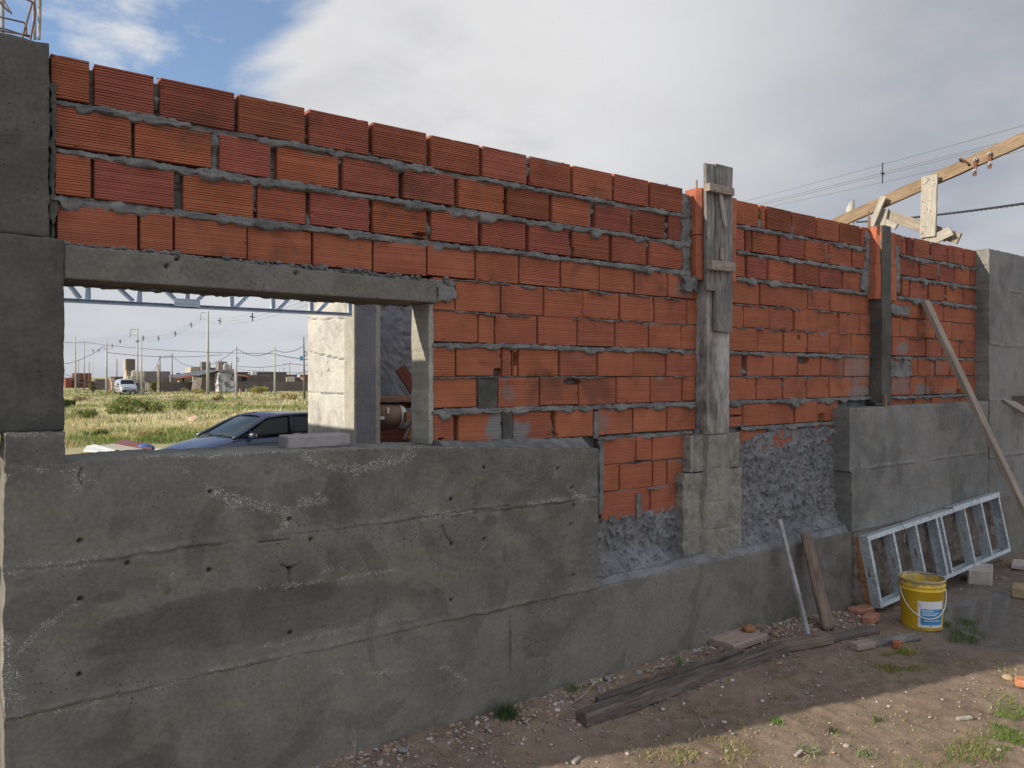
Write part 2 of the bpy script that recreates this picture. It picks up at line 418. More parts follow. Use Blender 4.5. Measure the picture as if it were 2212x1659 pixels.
M_wbrown = wood('brown_offcut_wood', (0.12, 0.085, 0.062), (0.23, 0.175, 0.135), (0.045, 0.03, 0.022), stain=0.3, stainc=(0.17, 0.15, 0.13))
M_wflat = wood('faded_offcut_wood', (0.27, 0.20, 0.165), (0.36, 0.28, 0.235), (0.12, 0.08, 0.06), crack=0.3)
M_wwhite = wood('whitewashed_wood', (0.22, 0.22, 0.225), (0.36, 0.36, 0.365), (0.05, 0.045, 0.04), crack=0.5, stain=0.6, stainc=(0.10, 0.09, 0.085))
M_bark = plain('rough_bark', (0.26, 0.13, 0.06), 0.95, var=0.4, sc=30, bs=1.0)
M_wred = wood('interior_red_wood', (0.10, 0.03, 0.02), (0.16, 0.06, 0.04), (0.03, 0.01, 0.01))  # dark red wood of the stored board, rail and crate
M_wshelf = wood('interior_shelf_wood', (0.20, 0.10, 0.055), (0.30, 0.17, 0.10), (0.06, 0.03, 0.02))

def galv():
    m, T = newmat('galvanised_steel'); p = T.n('ShaderNodeNewGeometry').outputs['Position']
    v = T.vor(p, 45); n = T.noise(p, 8, 6, 0.65)
    col = T.mix(T.mr(v, 0.1, 0.7), (0.40, 0.46, 0.50, 1), (0.55, 0.62, 0.66, 1))
    d = T.mr(n, 0.50, 0.68, 0, 0.55); col = T.mix(d, col, (0.22, 0.21, 0.19, 1))
    b = finish(T, col, T.mr(n, 0.3, 0.7, 0.38, 0.65), n, 0.1, 0.003, 0.55, 0.5); return m
M_galv = galv()
M_truss = plain('truss_steel', (0.50, 0.60, 0.70), 0.42, 0.15, 0.5, var=0.08, sc=5, bs=0.05)
M_rebar = plain('rusty_rebar', (0.22, 0.13, 0.09), 0.8, 0.2, var=0.35, sc=30, bs=0.6)
M_rebar2 = plain('weathered_rebar', (0.32, 0.30, 0.28), 0.7, 0.2, var=0.35, sc=20, bs=0.6)
M_rust = plain('rusty_strap', (0.15, 0.07, 0.045), 0.8, 0.2, var=0.3, sc=30)
M_white = plain('white_plastic', (0.62, 0.61, 0.58), 0.5, var=0.1)
M_cable = plain('black_cable', (0.03, 0.033, 0.04), 0.6)
M_wire = plain('aluminium_wire', (0.20, 0.20, 0.21), 0.5, 0.3)
M_block = plain('pinkish_block', (0.42, 0.37, 0.335), 0.95, var=0.15, sc=9, bs=0.5)
M_paver = plain('grey_paver', (0.30, 0.28, 0.28), 0.95, var=0.1, sc=25, bs=0.5)
M_pipe = plain('cement_pipe', (0.42, 0.42, 0.37), 0.9, var=0.15, sc=20, bs=0.3)
def yellow():
    m, T = newmat('yellow_bucket_plastic'); co = T.n('ShaderNodeTexCoord').outputs['Object']
    sp = T.n('ShaderNodeSeparateXYZ', {0: co}).outputs[2]
    n = T.noise(co, 14, 7, 0.65, 0.5)
    a = T.mr(T.math('ADD', sp, T.math('MULTIPLY', T.math('SUBTRACT', n, 0.5), 0.35)), 0.30, 0.385, 0, 0.85)
    b_ = T.mr(n, 0.60, 0.72, 0, 0.45)
    c_ = T.mr(T.math('ADD', sp, T.math('MULTIPLY', T.math('SUBTRACT', n, 0.5), 0.12)), 0.035, 0.0, 0, 0.5)
    col = T.mix(T.mr(T.noise(co, 5, 3), 0.3, 0.7), (0.68, 0.43, 0.02, 1), (0.82, 0.55, 0.03, 1))
    col = T.mix(T.math('MAXIMUM', T.math('MAXIMUM', a, b_), c_), col, (0.33, 0.27, 0.16, 1))
    finish(T, col, T.mr(n, 0.4, 0.6, 0.38, 0.7), n, 0.1, 0.003, 0, 0.45); return m
M_yellow = yellow()
def blotch(name, c1, c2, sc=20, lo=0.5, hi=0.6, rough=0.7):
    m, T = newmat(name); co = T.n('ShaderNodeTexCoord').outputs['Object']
    n = T.noise(co, sc, 6, 0.65); finish(T, T.mix(T.mr(n, lo, hi), c1+(1,), c2+(1,)), rough, n, 0.1, 0.002); return m
M_label = blotch('dirty_white_label', (0.66, 0.67, 0.68), (0.36, 0.35, 0.32), 30, 0.55, 0.68)
M_blue = blotch('blue_label_print', (0.06, 0.24, 0.46), (0.20, 0.34, 0.48), 40, 0.55, 0.75)
M_slurry = plain('cement_slurry', (0.10, 0.092, 0.078), 0.9, var=0.25, sc=15, bs=0.8)
M_cardb = plain('cardboard', (0.24, 0.165, 0.11), 0.9, var=0.1, sc=6)
M_black = plain('plain_black', (0.02, 0.02, 0.02), 0.9)  # even black for house windows, doors and nail holes
M_wallpaint = plain('fibre_sheet', (0.62, 0.64, 0.62), 0.6, var=0.1, sc=4)

def soil():
    m, T = newmat('yard_and_field_ground'); p = T.n('ShaderNodeNewGeometry').outputs['Position']
    s_ = T.n('ShaderNodeSeparateXYZ', {0: p})
    n1 = T.noise(p, 1.1, 7, 0.6); n2 = T.noise(p, 11, 8, 0.68); n3 = T.noise(p, 70, 5, 0.7)
    col = T.mix(T.mr(n1, 0.35, 0.65), (0.150, 0.108, 0.078, 1), (0.230, 0.172, 0.125, 1))
    col = T.mix(T.mr(n2, 0.40, 0.70, 0, 0.7), col, (0.275, 0.212, 0.158, 1))
    col = T.mix(T.mr(n3, 0.50, 0.66, 0, 0.35), col, (0.09, 0.062, 0.046, 1))
    pv = T.n('ShaderNodeTexVoronoi', {'Vector': p, 'Scale': 60.0})
    pm = T.math('MULTIPLY', T.mr(pv.outputs[0], 0.22, 0.30, 1, 0), T.mr(T.n('ShaderNodeSeparateXYZ', {0: pv.outputs[1]}).outputs[0], 0.66, 0.72))
    col = T.mix(T.math('MULTIPLY', pm, 0.8), col, (0.33, 0.28, 0.23, 1))
    wetm = attr(T, 'wet')
    col = T.mix(wetm, col, T.mix(T.mr(n2, 0.35, 0.7), (0.115, 0.102, 0.088, 1), (0.165, 0.145, 0.127, 1)))
    # field: dry grass and green growth in broad patches
    f1 = T.noise(T.scalev(p, 0.16, 0.16, 0), 1.0, 7, 0.6); f2 = T.noise(T.scalev(p, 0.9, 0.9, 0), 1.0, 7, 0.65)
    fc = T.mix(T.mr(f1, 0.40, 0.60), (0.33, 0.29, 0.15, 1), (0.20, 0.225, 0.075, 1))
    fc = T.mix(T.mr(f2, 0.42, 0.70, 0, 0.7), fc, (0.35, 0.31, 0.18, 1))
    fc = T.mix(T.mr(T.noise(T.scalev(p, 3, 3, 0), 1.0, 6, 0.7), 0.52, 0.75, 0, 0.5), fc, (0.10, 0.11, 0.045, 1))
    isf = T.mr(s_.outputs[1], 6.0, 9.0)
    col = T.mix(isf, col, fc)
    hgt = T.math('ADD', T.math('MULTIPLY', n2, 0.6), T.math('MULTIPLY', n3, 0.5)); hgt = T.math('ADD', hgt, T.math('MULTIPLY', pm, 0.5))
    hgt = T.math('MULTIPLY', hgt, T.math('SUBTRACT', 1.0, T.math('MULTIPLY', wetm, 0.97)))
    rough = T.n('ShaderNodeMapRange', {0: wetm, 3: 0.93, 4: 0.13}).outputs[0]
    finish(T, col, rough, hgt, 0.9, 0.018, 0, 0.35); return m
M_soil = soil()
def leafy(name, c1, c2, c3=None):
    m, T = newmat(name); c = attr(T, 'col', 'Color')
    b = T.n('ShaderNodeBsdfPrincipled', {'Base Color': c, 'Roughness': 0.8, 'Specular IOR Level': 0.15})
    tr = T.n('ShaderNodeBsdfTranslucent', {'Color': c})
    T.n('ShaderNodeOutputMaterial', {0: T.n('ShaderNodeMixShader', {0: 0.3, 1: b, 2: tr})}); return m
M_leaf = leafy('leaf_and_blade', None, None)
def stonem():
    m, T = newmat('pebbles'); c = attr(T, 'col', 'Color'); p = T.n('ShaderNodeNewGeometry').outputs['Position']
    finish(T, c, 0.85, T.noise(p, 120, 4), 0.4, 0.003, 0, 0.3); return m
M_stone = stonem()
M_paint = plain('dark_blue_car_paint', (0.010, 0.018, 0.060), 0.32, 0.0, 0.5, var=0.05, sc=2, bs=0.0, **{'Coat Weight': 0.45, 'Coat Roughness': 0.08})
M_vanpaint = plain('silver_van_paint', (0.38, 0.42, 0.48), 0.35, 0.2, 0.5, var=0.03, sc=2, bs=0.0, **{'Coat Weight': 0.6})
def glassm(name, tint, a):
    m, T = newmat(name)
    g = T.n('ShaderNodeBsdfPrincipled', {'Base Color': tint+(1,), 'Roughness': 0.04, 'Specular IOR Level': 0.9 if a < .9 else 0.25})
    t = T.n('ShaderNodeBsdfTransparent', {'Color': (0.55, 0.62, 0.64, 1)})
    T.n('ShaderNodeOutputMaterial', {0: T.n('ShaderNodeMixShader', {0: a, 1: t, 2: g})}); return m
M_glass = glassm('windscreen_glass', (0.05, 0.07, 0.085), 0.55)
M_glassd = glassm('tinted_side_glass', (0.010, 0.012, 0.016), 0.95)
M_tyre = plain('tyre_rubber', (0.02, 0.02, 0.02), 0.85)
M_rim = plain('alloy_rim', (0.45, 0.45, 0.46), 0.35, 0.8)
M_trim = plain('black_trim', (0.015, 0.015, 0.017), 0.5)
M_chrome = plain('mirror_chrome', (0.7, 0.72, 0.75), 0.15, 0.9)
M_seat = plain('seat_fabric', (0.06, 0.055, 0.05), 0.9)
M_lampg = plain('headlamp_lens', (0.55, 0.58, 0.60), 0.15, 0.2)
M_cpole = plain('concrete_utility_pole', (0.40, 0.40, 0.37), 0.85, var=0.12, sc=0.8)
M_wpole = plain('old_wooden_pole', (0.17, 0.145, 0.12), 0.9, var=0.2, sc=2)
H_brown = plain('dark_block_wall', (0.135, 0.115, 0.10), 0.95, var=0.16, sc=0.6)
H_grey = plain('grey_render_wall', (0.20, 0.18, 0.165), 0.95, var=0.12, sc=0.5)
H_red = plain('red_brick_house', (0.20, 0.07, 0.045), 0.95, var=0.2, sc=0.7)
H_cream = plain('cream_painted_wall', (0.50, 0.44, 0.34), 0.9, var=0.08, sc=0.7)
H_beige = plain('beige_rendered_wall', (0.40, 0.355, 0.30), 0.9, var=0.1, sc=0.7)
H_white = blotch('peeling_white_wall', (0.50, 0.51, 0.55), (0.16, 0.14, 0.14), 0.55, 0.54, 0.60, 0.9)
H_roof = plain('sheet_metal_roof', (0.12, 0.125, 0.14), 0.5, 0.3, var=0.1, sc=1)
H_fascia = plain('red_fascia', (0.32, 0.07, 0.03), 0.8, var=0.1)
H_tank = plain('water_tank', (0.30, 0.31, 0.30), 0.6, var=0.1)
M_tarp = plain('blue_tarp', (0.05, 0.10, 0.30), 0.6, var=0.2, sc=3)
M_maroon = plain('maroon_sheet', (0.15, 0.06, 0.06), 0.8, var=0.2, sc=3)
# ------------------------------------------------------------------ ground: one sheet
def axis(segs):
    a = []
    for lo, hi, st in segs: a += list(np.arange(lo, hi-1e-6, st))
    return np.array(a + [segs[-1][1]])
gx = np.concatenate([-np.geomspace(700, 8, 26), np.arange(-7, 0.9, 0.4), np.arange(0.9, 9.6, 0.022), np.arange(9.7, 20, 0.5), np.geomspace(21, 900, 40)])
gy = np.concatenate([-np.geomspace(60, 4.5, 14), np.arange(-4.2, -2.9, 0.1), np.arange(-2.85, -0.1, 0.022), np.arange(-0.08, 1.0, 0.1), np.arange(1.2, 30, 0.45), np.geomspace(31, 1100, 60)])
GX, GY = np.meshgrid(gx, gy, indexing='ij')
GZ = terrain(GX, GY)
wet0 = np.clip(1-(((GX-7.0)/1.6)**2 + ((GY+1.05)/0.68)**2), 0, 1)*3
fr = (GY < 0.0) & (GX > 0.8) & (GX < 9.8) & (GY > -2.95)
GZ = GZ + np.where(fr & (wet0 < .4), 0.011*fbm(GX*15, GY*15, 4, 9, .6)+0.008*sm((vn(GX*19, GY*19, 18)-.72)/.12) + 0.022*sm((GY+0.55)/0.3)*(vn(GX*16, GY*16, 8)-0.3)*sm((5.2-GX)/1.0), 0)
e1 = ((GX-7.0)/1.45)**2 + ((GY+1.05)/0.60)**2 + 0.35*fbm(GX*2.4, GY*2.4, 3, 6)
wetv = np.where(fr, 1-sm((e1-0.6)/0.4), 0)
e2 = ((GX-7.9)/1.1)**2 + ((GY+0.5)/0.30)**2 + 0.3*fbm(GX*3, GY*3, 3, 6)
wetv = np.maximum(wetv, np.where(fr, 0.7*(1-sm((e2-0.6)/0.4)), 0))
ground = obj('ground', np.stack([GX, GY, GZ], -1).reshape(-1, 3), gridfaces(len(gx), len(gy)), M_soil, smooth=True, attrs={'wet': wetv.reshape(-1)})
tag(ground, kind='structure')

# dirt road across the field
def road_sheet():
    rows = []
    for px, py, hw in ((100, 868, 2.0), (300, 862, 3), (480, 866, 3), (600, 868, 3.2), (700, 870, 3.4), (850, 873, 3.6)):
        c = TG(px, py); rows.append((c, hw))
    V = []; F = []
    for i in range(len(rows)-1):
        for k in range(12):
            t = k/12; c = rows[i][0]*(1-t)+rows[i+1][0]*t; hw = rows[i][1]*(1-t)+rows[i+1][1]*t
            d = rows[i+1][0]-rows[i][0]; d = d/np.linalg.norm(d); nrm = np.array([-d[1], d[0], 0])
            for s_ in (-1, -0.5, 0, 0.5, 1):
                q = c + nrm*hw*s_*(1+0.25*float(fbm(len(V)*0.4, 3, 2, 2))); V.append((q[0], q[1], float(terrain(q[0], q[1]))+0.03))
    n = len(V)//5
    for i in range(n-1):
        for j in range(4): F.append([i*5+j, i*5+j+1, (i+1)*5+j+1, (i+1)*5+j])
    o = obj('dirt_road', V, F, plain('dirt_road_surface', (0.24, 0.19, 0.15), 0.95, var=0.15, sc=1.0), smooth=True); tag(o, kind='structure')
road_sheet()

# ------------------------------------------------------------------ the unfinished wall
wall = thing('unfinished_wall', 'unfinished building wall of red hollow bricks and raw grey concrete with an empty window opening', 'wall', (0.15, 0, 0))
R = dict(r1=(3.055, 3.228), r2=(2.862, 3.026), r3=(2.664, 2.828), r4=(2.468, 2.632), r5=(2.288, 2.460), r6=(2.113, 2.284),
         r7=(1.926, 2.090), r8=(1.750, 1.920), r9=(1.552, 1.722), r10=(1.360, 1.520), r11=(1.186, 1.356), r12=(1.000, 1.182))
def sp(s): return [tuple(float(v) for v in q.split('-')) for q in s.split()]
S1 = {
 1: sp('108-194 203-334 345-508 514-658 667-797 804-921 930-1036 1042-1138 1144-1233 1237-1321 1325-1400 1403-1474'),
 2: sp('117-285 290-457 473-585 598-732 740-862 870-980 990-1089 1096-1187 1194-1277 1286-1362 1367-1437 1444-1481'),
 3: sp('117-197 202-377 395-548 556-662 669-797 805-922 931-1033 1041-1136 1142-1230 1236-1316 1322-1396 1402-1478'),
 4: sp('122-299 302-375 376.5-533.5 534.5-675 677-805 806.5-922 924-1027 1028-1121.5 1122.5-1210 1212-1294.5 1295.3-1370 1371.5-1442 1443-1505'),
 5: sp('934-982 983-1081.5 1083-1174 1175.5-1259 1260.5-1339.5 1341-1413 1414.5-1484 1484.8-1506'),
 6: sp('933-1033 1034-1069 1071-1161.5 1163-1246.5 1248-1327.5 1329-1400.5 1402-1471 1472-1505'),
 7: sp('933-983 985-1083 1085-1106 1108-1119 1121-1207 1209-1289 1290-1366.5 1368-1438.5 1440-1505'),
 8: sp('932-1032 1075-1164 1166-1248.5 1250-1330.5 1332-1404.5 1406-1473.5 1475-1502'),
 9: sp('932-981 990-1085 1108-1193 1199-1281 1291-1366.5 1368-1438.5 1440-1502'),
 10: sp('1300-1373.5 1374.5-1407.5 1408.5-1476 1478-1493'),
 11: sp('1299-1339 1341-1411 1413-1442 1443-1493'),
 12: sp('1299-1404.5 1406-1480')}
S2 = {
 1: sp('1588-1638 1642-1652 1656-1709.5 1711-1762 1764.5-1811.5 1814-1858 1861-1877'),
 2: sp('1588-1607 1611-1623 1627-1680.5 1683.5-1736.5 1739-1788 1791-1838 1841-1872'),
 3: sp('1588-1608 1612-1655 1659-1713 1717-1766 1770-1818 1821-1862'),
 4: sp('1574-1640.5 1642-1695.5 1696.5-1745.5 1747-1793.5 1795-1838.5 1839.5-1880'),
 5: sp('1574-1605.5 1606.5-1662 1663.5-1714.5 1716-1765 1766.5-1812.5 1814-1857.5 1858.5-1880'),
 6: sp('1574-1637 1638-1692.5 1694-1743.5 1745-1791.5 1793-1837.5 1839-1880'),
 7: sp('1568-1603 1614-1669.5 1671-1722 1723.5-1772 1773.5-1820.5 1822-1878'),
 8: sp('1576-1634 1636-1690.5 1692-1741.5 1743-1790.5 1792-1838 1839.5-1878'),
 9: sp('1566-1603 1604.5-1662 1663.5-1716 1717.5-1765 1766.5-1812'),
 10: sp('1600-1662 1663.5-1725 1727-1812')}
S3 = {
 1: sp('1934-1948.5 1950-1959 1960.5-1969.5 1972-2008 2012-2046.5 2048-2080 2082-2108'),
 2: sp('1943-1984.5 1987.5-2025 2027.5-2060 2062-2094 2096-2108'),
 3: sp('1948-1962 1966-2003 2007-2040 2044-2077 2080-2108'),
 4: sp('1926-1997 1998.5-2037.5 2039-2108'),
 5: sp('1926-1944.5 1946-1983.5 1985-2019 2021-2054 2056-2108'),
 6: sp('1926-1963 1965-2000 2002-2035.5 2037-2072 2073.5-2108'),
 7: sp('1926-1983 1985-2019 2021-2052.5 2054-2108'),
 8: sp('1924-1964 1966-1997 1999-2033 2035-2067 2069-2108'),
 9: sp('1924-1975 1977-2010 2012-2060 2062-2108')}
HOLES = [(1075, 804, 8, 9), (1236, 825, 18, 6), (1735, 779, 12, 7), (1775, 903, 7, 10), (1586, 898, 18, 2.4), (1609, 794, 3.5, 22),
         (907, 507, 14, 4), (1237, 545, 4, 10), (2071, 845, 5, 5), (952, 948, 3, 4), (1200, 938, 3, 3), (1812, 681, 2.5, 8), (1114, 775, 3.5, 14), (1725, 729, 3, 5)]
HO = [(X(a), Z(a, b), abs(X(a+c)-X(a-c))/2, abs(Z(a, b-d)-Z(a, b+d))/2) for a, b, c, d in HOLES]
SMEAR = [(1070, 925, 20, 34, 1), (1115, 930, 30, 26, 1), (1098, 850, 14, 20, .5), (1480, 625, 26, 16, .6), (1850, 800, 34, 34, .55), (1858, 848, 28, 18, .8), (1950, 752, 16, 14, .75), (1990, 845, 16, 16, .8),
         (1945, 832, 22, 22, .6), (1300, 915, 16, 26, .45), (2025, 790, 16, 20, .3), (1600, 925, 20, 8, .7), (1700, 925, 40, 7, .5), (2050, 850, 22, 12, .5), (1240, 770, 14, 8, .3)]
SM = [(X(a), Z(a, b), abs(X(a+c)-X(a-c))/2, abs(Z(a, b-d)-Z(a, b+d))/2, s_) for a, b, c, d, s_ in SMEAR]
TINTS = [(0.34, 0.117, 0.064), (0.33, 0.108, 0.064), (0.36, 0.124, 0.060), (0.31, 0.100, 0.064), (0.29, 0.092, 0.064), (0.355, 0.118, 0.060)]
def brickwork(sec, name, label, seed):
    rr = np.random.default_rng(seed); VV = []; FF = []; TT = []; SS = []; k = 0
    for row, spans in sec.items():
        z0, z1 = R['r%d' % row]
        for (a, b) in spans:
            x0, x1 = X(a), X(b)
            x0 += 0.0024; x1 -= 0.0024
            ww = x1-x0
            dz = rr.normal(0, 0.0018); yo = rr.normal(0, 0.0035) + (0.004 if row <= 3 else 0); ti = rr.normal(0, 0.006)
            tx = rr.normal(0, 0.006)*0.5
            nr = 15 if row <= 3 else 17; hz = (z1-z0)/nr
            zs = [z0, z0+0.003]; ds = [0.006, 0]
            gr = rr.uniform(0.0018, 0.0032) if row > 3 else rr.uniform(0.0036, 0.0060)
            for q in range(1, nr):
                zc = z0+hz*q + rr.normal(0, 0.0006); g = gr*rr.choice([0.45, 0.8, 1.0, 1.2], p=[.12, .3, .35, .23])
                zs += [zc-0.0022, zc, zc+0.0022]; ds += [0.0, g, 0.0]
            zs += [z1-0.003, z1]; ds += [0, 0.006]
            zs = np.array(zs); ds = np.array(ds)
            nx = max(3, int(ww/0.016)); xs = np.concatenate([[x0, x0+0.003], np.linspace(x0+0.003, x1-0.003, nx)[1:-1], [x1-0.003, x1]])
            XX, ZZ = np.meshgrid(xs, zs, indexing='ij'); D = np.broadcast_to(ds, XX.shape).copy()
            D[0] += 0.006; D[-1] += 0.006
            # broken-in cells
            for hx, hz_, rx, rz in HO:
                m = ((XX-hx)/rx)**2 + ((ZZ-hz_)/rz)**2 + 0.35*fbm(XX*60, ZZ*60, 2, 3) < 1.0
                D = np.where(m, 0.055, D)
            D += 0.0012*fbm(XX*8, ZZ*8, 2, seed)
            # chipped edges and corners
            ed = np.minimum(np.minimum(XX-x0, x1-XX), np.minimum(ZZ-z0, z1-ZZ))
            D += np.where((ed < 0.012) & (vn(XX*28, ZZ*28, seed+5) > 0.86), 0.007, 0)
            ZZ = ZZ + dz + (XX-(x0+x1)/2)*ti*0.5
            YY = -yo + D + (XX-(x0+x1)/2)*tx
            n, m_ = XX.shape
            front = np.stack([XX, YY, ZZ], -1).reshape(-1, 3)
            base = len(front)
            idx = np.arange(n*m_).reshape(n, m_)
            ring = list(idx[:, 0]) + list(idx[-1, 1:]) + list(idx[::-1, -1][1:]) + list(idx[0, ::-1][1:-1])
            cor = [idx[0, 0], idx[-1, 0], idx[-1, -1], idx[0, -1]]
            B = front[ring].copy(); B[:, 1] = 0.165
            V = np.vstack([front, B]); F = gridfaces(n, m_).tolist(); mm = len(ring)
            for i in range(mm):
                j = (i+1) % mm; F.append([int(ring[i]), base+i, base+j, int(ring[j])])
            F.append([base+i for i in range(mm)])
            t = np.array(TINTS[rr.integers(len(TINTS))])*rr.uniform(0.86, 1.1)
            if row > 3: t = 0.65*np.array((0.335, 0.120, 0.064))+0.35*t
            if row <= 3 and rr.random() < 0.25: t = t*np.array([0.72, 0.70, 0.76])
            col = np.tile(np.append(t, 1.0), (len(V), 1))
            s_ = np.zeros(len(V))
            for cx, cz, rx, rz, st in SM:
                dd = ((V[:, 0]-cx)/rx)**2 + ((V[:, 2]-cz)/rz)**2
                s_ = np.maximum(s_, st*sm(1.3-dd + 0.9*fbm(V[:, 0]*30, V[:, 2]*30, 3, 7)))
            dn = V[:, 2]-z0; up = z1-V[:, 2]                         # mortar dragged over the arrises
            s_ = np.maximum(s_, 0.8*sm(fbm(V[:, 0]*9, V[:, 2]*3+row*7, 3, 21)*2.2-0.35-up*26))
            VV.append(V); TT.append(col); SS.append(s_)
            FF += [[i+k for i in f] for f in F]; k += len(V)
    return obj(name, np.vstack(VV), FF, M_brick, wall, attrs={'tint': np.vstack(TT), 'smear': np.concatenate(SS)}, label=label)
b1 = brickwork(S1, 'brick_panel', 'red hollow brickwork round the window opening', 1)
b2 = brickwork(S2, 'brick_panel', 'red hollow brickwork between the two slender columns', 2)
b3 = brickwork(S3, 'brick_panel', 'red hollow brickwork beside the far concrete pier', 3)
core = MB()
core.box((0.30, 0.045, 2.475), (4.262, 0.155, 3.21)); core.box((2.145, 0.045, 0.70), (4.262, 0.155, 2.475)); core.obj('mortar_core', M_mortar, b1)
core = MB().box((4.51, 0.045, 0.70), (6.57, 0.155, 3.21)); core.obj('mortar_core', M_mortar, b2)
core = MB().box((6.735, 0.045, 1.6), (8.72, 0.155, 3.21)); core.obj('mortar_core', M_mortar, b3)

# ---- mortar squeezed out of the joints
def bead(mb, x0, x1, zc, hz, pr, seed, droop=1.0, ragged=1.0, step=0.007, slope=0.0, cover=1.0):
    xs = np.arange(x0, x1, step); n = len(xs); 
    if n < 3: return
    rr = np.random.default_rng(seed)
    edges = np.cumsum(rr.uniform(0.05, 0.14, int((x1-x0)/0.05)+4))+x0-0.05
    li = np.searchsorted(edges, xs); li = np.clip(li, 1, len(edges)-1)
    fr_ = (xs-edges[li-1])/(edges[li]-edges[li-1]); lump = np.sqrt(np.clip(1-(2*fr_-1)**2, 0, 1))**0.6
    la = rr.uniform(0.25, 1.0, len(edges)+1)[li]; ld_ = rr.uniform(0, 1, len(edges)+1)[li]
    on = (rr.uniform(0, 1, len(edges)+1)[li] < cover)
    zc = zc-0.005; nz_ = fbm(xs*6, xs*0+seed, 4, seed); nf = fbm(xs*45, xs*0+seed, 3, seed+3)
    up = hz*(0.70+0.35*nz_+0.42*lump*la*(0.6+0.8*nf))
    dn = hz*(0.66 + droop*(4.2*lump**2*la*np.clip(ld_-0.45, 0, 1)) + 0.40*nz_ + 0.35*lump*la)
    hol = fbm(xs*3.1, xs*0+5, 3, seed+13)
    prr = np.where(on, pr*((0.25+0.6*la)*(0.55+0.45*lump**0.5)+0.35*nz_+0.35*nf), -0.012) - 0.025*sm((hol-0.25)/0.15)
    m = 13; s = np.linspace(-1, 1, m)
    A = np.zeros((n, m, 3))
    zc_ = zc + 0.006*fbm(xs*1.5, xs*0, 2, seed+9) + slope*(xs-x0)
    for j, q in enumerate(s):
        z = zc_ + np.where(q < 0, dn, up)*q + ragged*0.0075*fbm(xs*34, xs*0+q*9, 3, seed+j)*(1 if abs(q) > .5 else .3)
        f = np.clip(1-abs(q)**(4.5 if q < 0 else 2.2), 0, 1)**0.5
        if q < 0: f = f*(1+0.25*abs(q))
        y = 0.022*(1-f) - prr*f + 0.009*fbm(xs*26, xs*0+q*4, 4, seed+20)*f
        A[:, j] = np.stack([xs, y, z], -1)
    k = len(mb.V); mb.V += [tuple(v) for v in A.reshape(-1, 3)]; mb.F += gridfaces(n, m, k).tolist()
def vbead(mb, xa, xb, z0, z1, seed, rec=0.030):
    """mortar in an upright joint, lumpy and partly hollow"""
    zs = np.arange(z0, z1, 0.006); n = len(zs); wv = (xb-xa)/2; xc = (xa+xb)/2
    if n < 3: return
    m = 7; s = np.linspace(-1, 1, m); A = np.zeros((m, n, 3))
    body = fbm(zs*14, zs*0+seed, 3, seed)
    rc = rec + 0.012 - 0.085*np.clip(body-0.02, 0, 0.6) + np.where(body < 0.06, 0.05, 0)
    for j, q in enumerate(s):
        x = xc + wv*q*(1.05+0.15*fbm(zs*30, zs*0+q, 2, seed+2))
        y = rc + 0.014*abs(q)**3 + 0.005*fbm(zs*40, zs*0+q*5, 3, seed+4)
        A[j] = np.stack([x, y, zs], -1)
    k = len(mb.V); mb.V += [tuple(v) for v in A.reshape(-1, 3)]; mb.F += gridfaces(m, n, k).tolist()
def mortar_for(sec, parent, xl, xr, thick, thin, seed):
    mb = MB()
    for i, (z, a, b, hz, pr) in enumerate(thick): bead(mb, a, b, z, hz, pr, seed+i*7)
    for i, (z, a, b, cv) in enumerate(thin): bead(mb, a, b, z, 0.0055, 0.010, seed+100+i*7, droop=1.6, cover=cv)
    for row in sec:
        spn = sec[row]; z0, z1 = R['r%d' % row]
        for i in range(len(spn)-1):
            xa, xb = X(spn[i][1]), X(spn[i+1][0])
            if xb-xa > 0.009: vbead(mb, xa-0.003, xb+0.003, z0-0.012, z1+(0.0 if row == 1 else 0.012), seed+row*31+i)
    # crumbs left on the top edge
    rr = np.random.default_rng(seed)
    if 1 in sec:
        for _ in range(int((xr-xl)*9)):
            x = rr.uniform(xl, xr); r = rr.uniform(0.003, 0.011)
            c = np.array([x, rr.uniform(0.0, 0.15), 3.231])
            V, F = rock(r, rr, 0.5); mb.add(V + c, F)
    return mb.obj('mortar', M_mortar, parent, smooth=True)
ICO = None
def rock(r, rr, flat=0.6):
    """irregular 20-faced lump"""
    global ICO
    if ICO is None:
        t = (1+5**.5)/2
        v = np.array([(-1, t, 0), (1, t, 0), (-1, -t, 0), (1, -t, 0), (0, -1, t), (0, 1, t), (0, -1, -t), (0, 1, -t), (t, 0, -1), (t, 0, 1), (-t, 0, -1), (-t, 0, 1)], float)
        ICO = (v/np.linalg.norm(v[0]), [[0, 11, 5], [0, 5, 1], [0, 1, 7], [0, 7, 10], [0, 10, 11], [1, 5, 9], [5, 11, 4], [11, 10, 2], [10, 7, 6], [7, 1, 8], [3, 9, 4], [3, 4, 2], [3, 2, 6], [3, 6, 8], [3, 8, 9], [4, 9, 5], [2, 4, 11], [6, 2, 10], [8, 6, 7], [9, 8, 1]])
    V = ICO[0]*rr.uniform(0.7, 1.25, (12, 1))*np.array([1, rr.uniform(0.6, 1), flat*rr.uniform(0.7, 1.1)])*r
    a = rr.uniform(0, 6.28); c, s = math.cos(a), math.sin(a)
    return V @ np.array([[c, s, 0], [-s, c, 0], [0, 0, 1]]), ICO[1]
L1, RA = X(108), X(1480)
mortar_for(S1, b1, L1, RA, [(3.040, L1, RA+.03, .021, .026), (2.845, L1, RA+.03, .023, .029), (2.648, L1, RA+.03, .024, .030),
           (2.101, X(933), X(1500), .018, .024), (1.736, X(932), X(1500), .021, .026), (1.536, X(1290), X(1494), .016, .022)],
           [(2.464, X(980), X(1505), .8), (2.2865, X(933), X(1505), .55), (1.923, X(932), X(1500), .7), (1.358, X(1300), X(1490), .2), (1.184, X(1300), X(1478), .2)], 10)
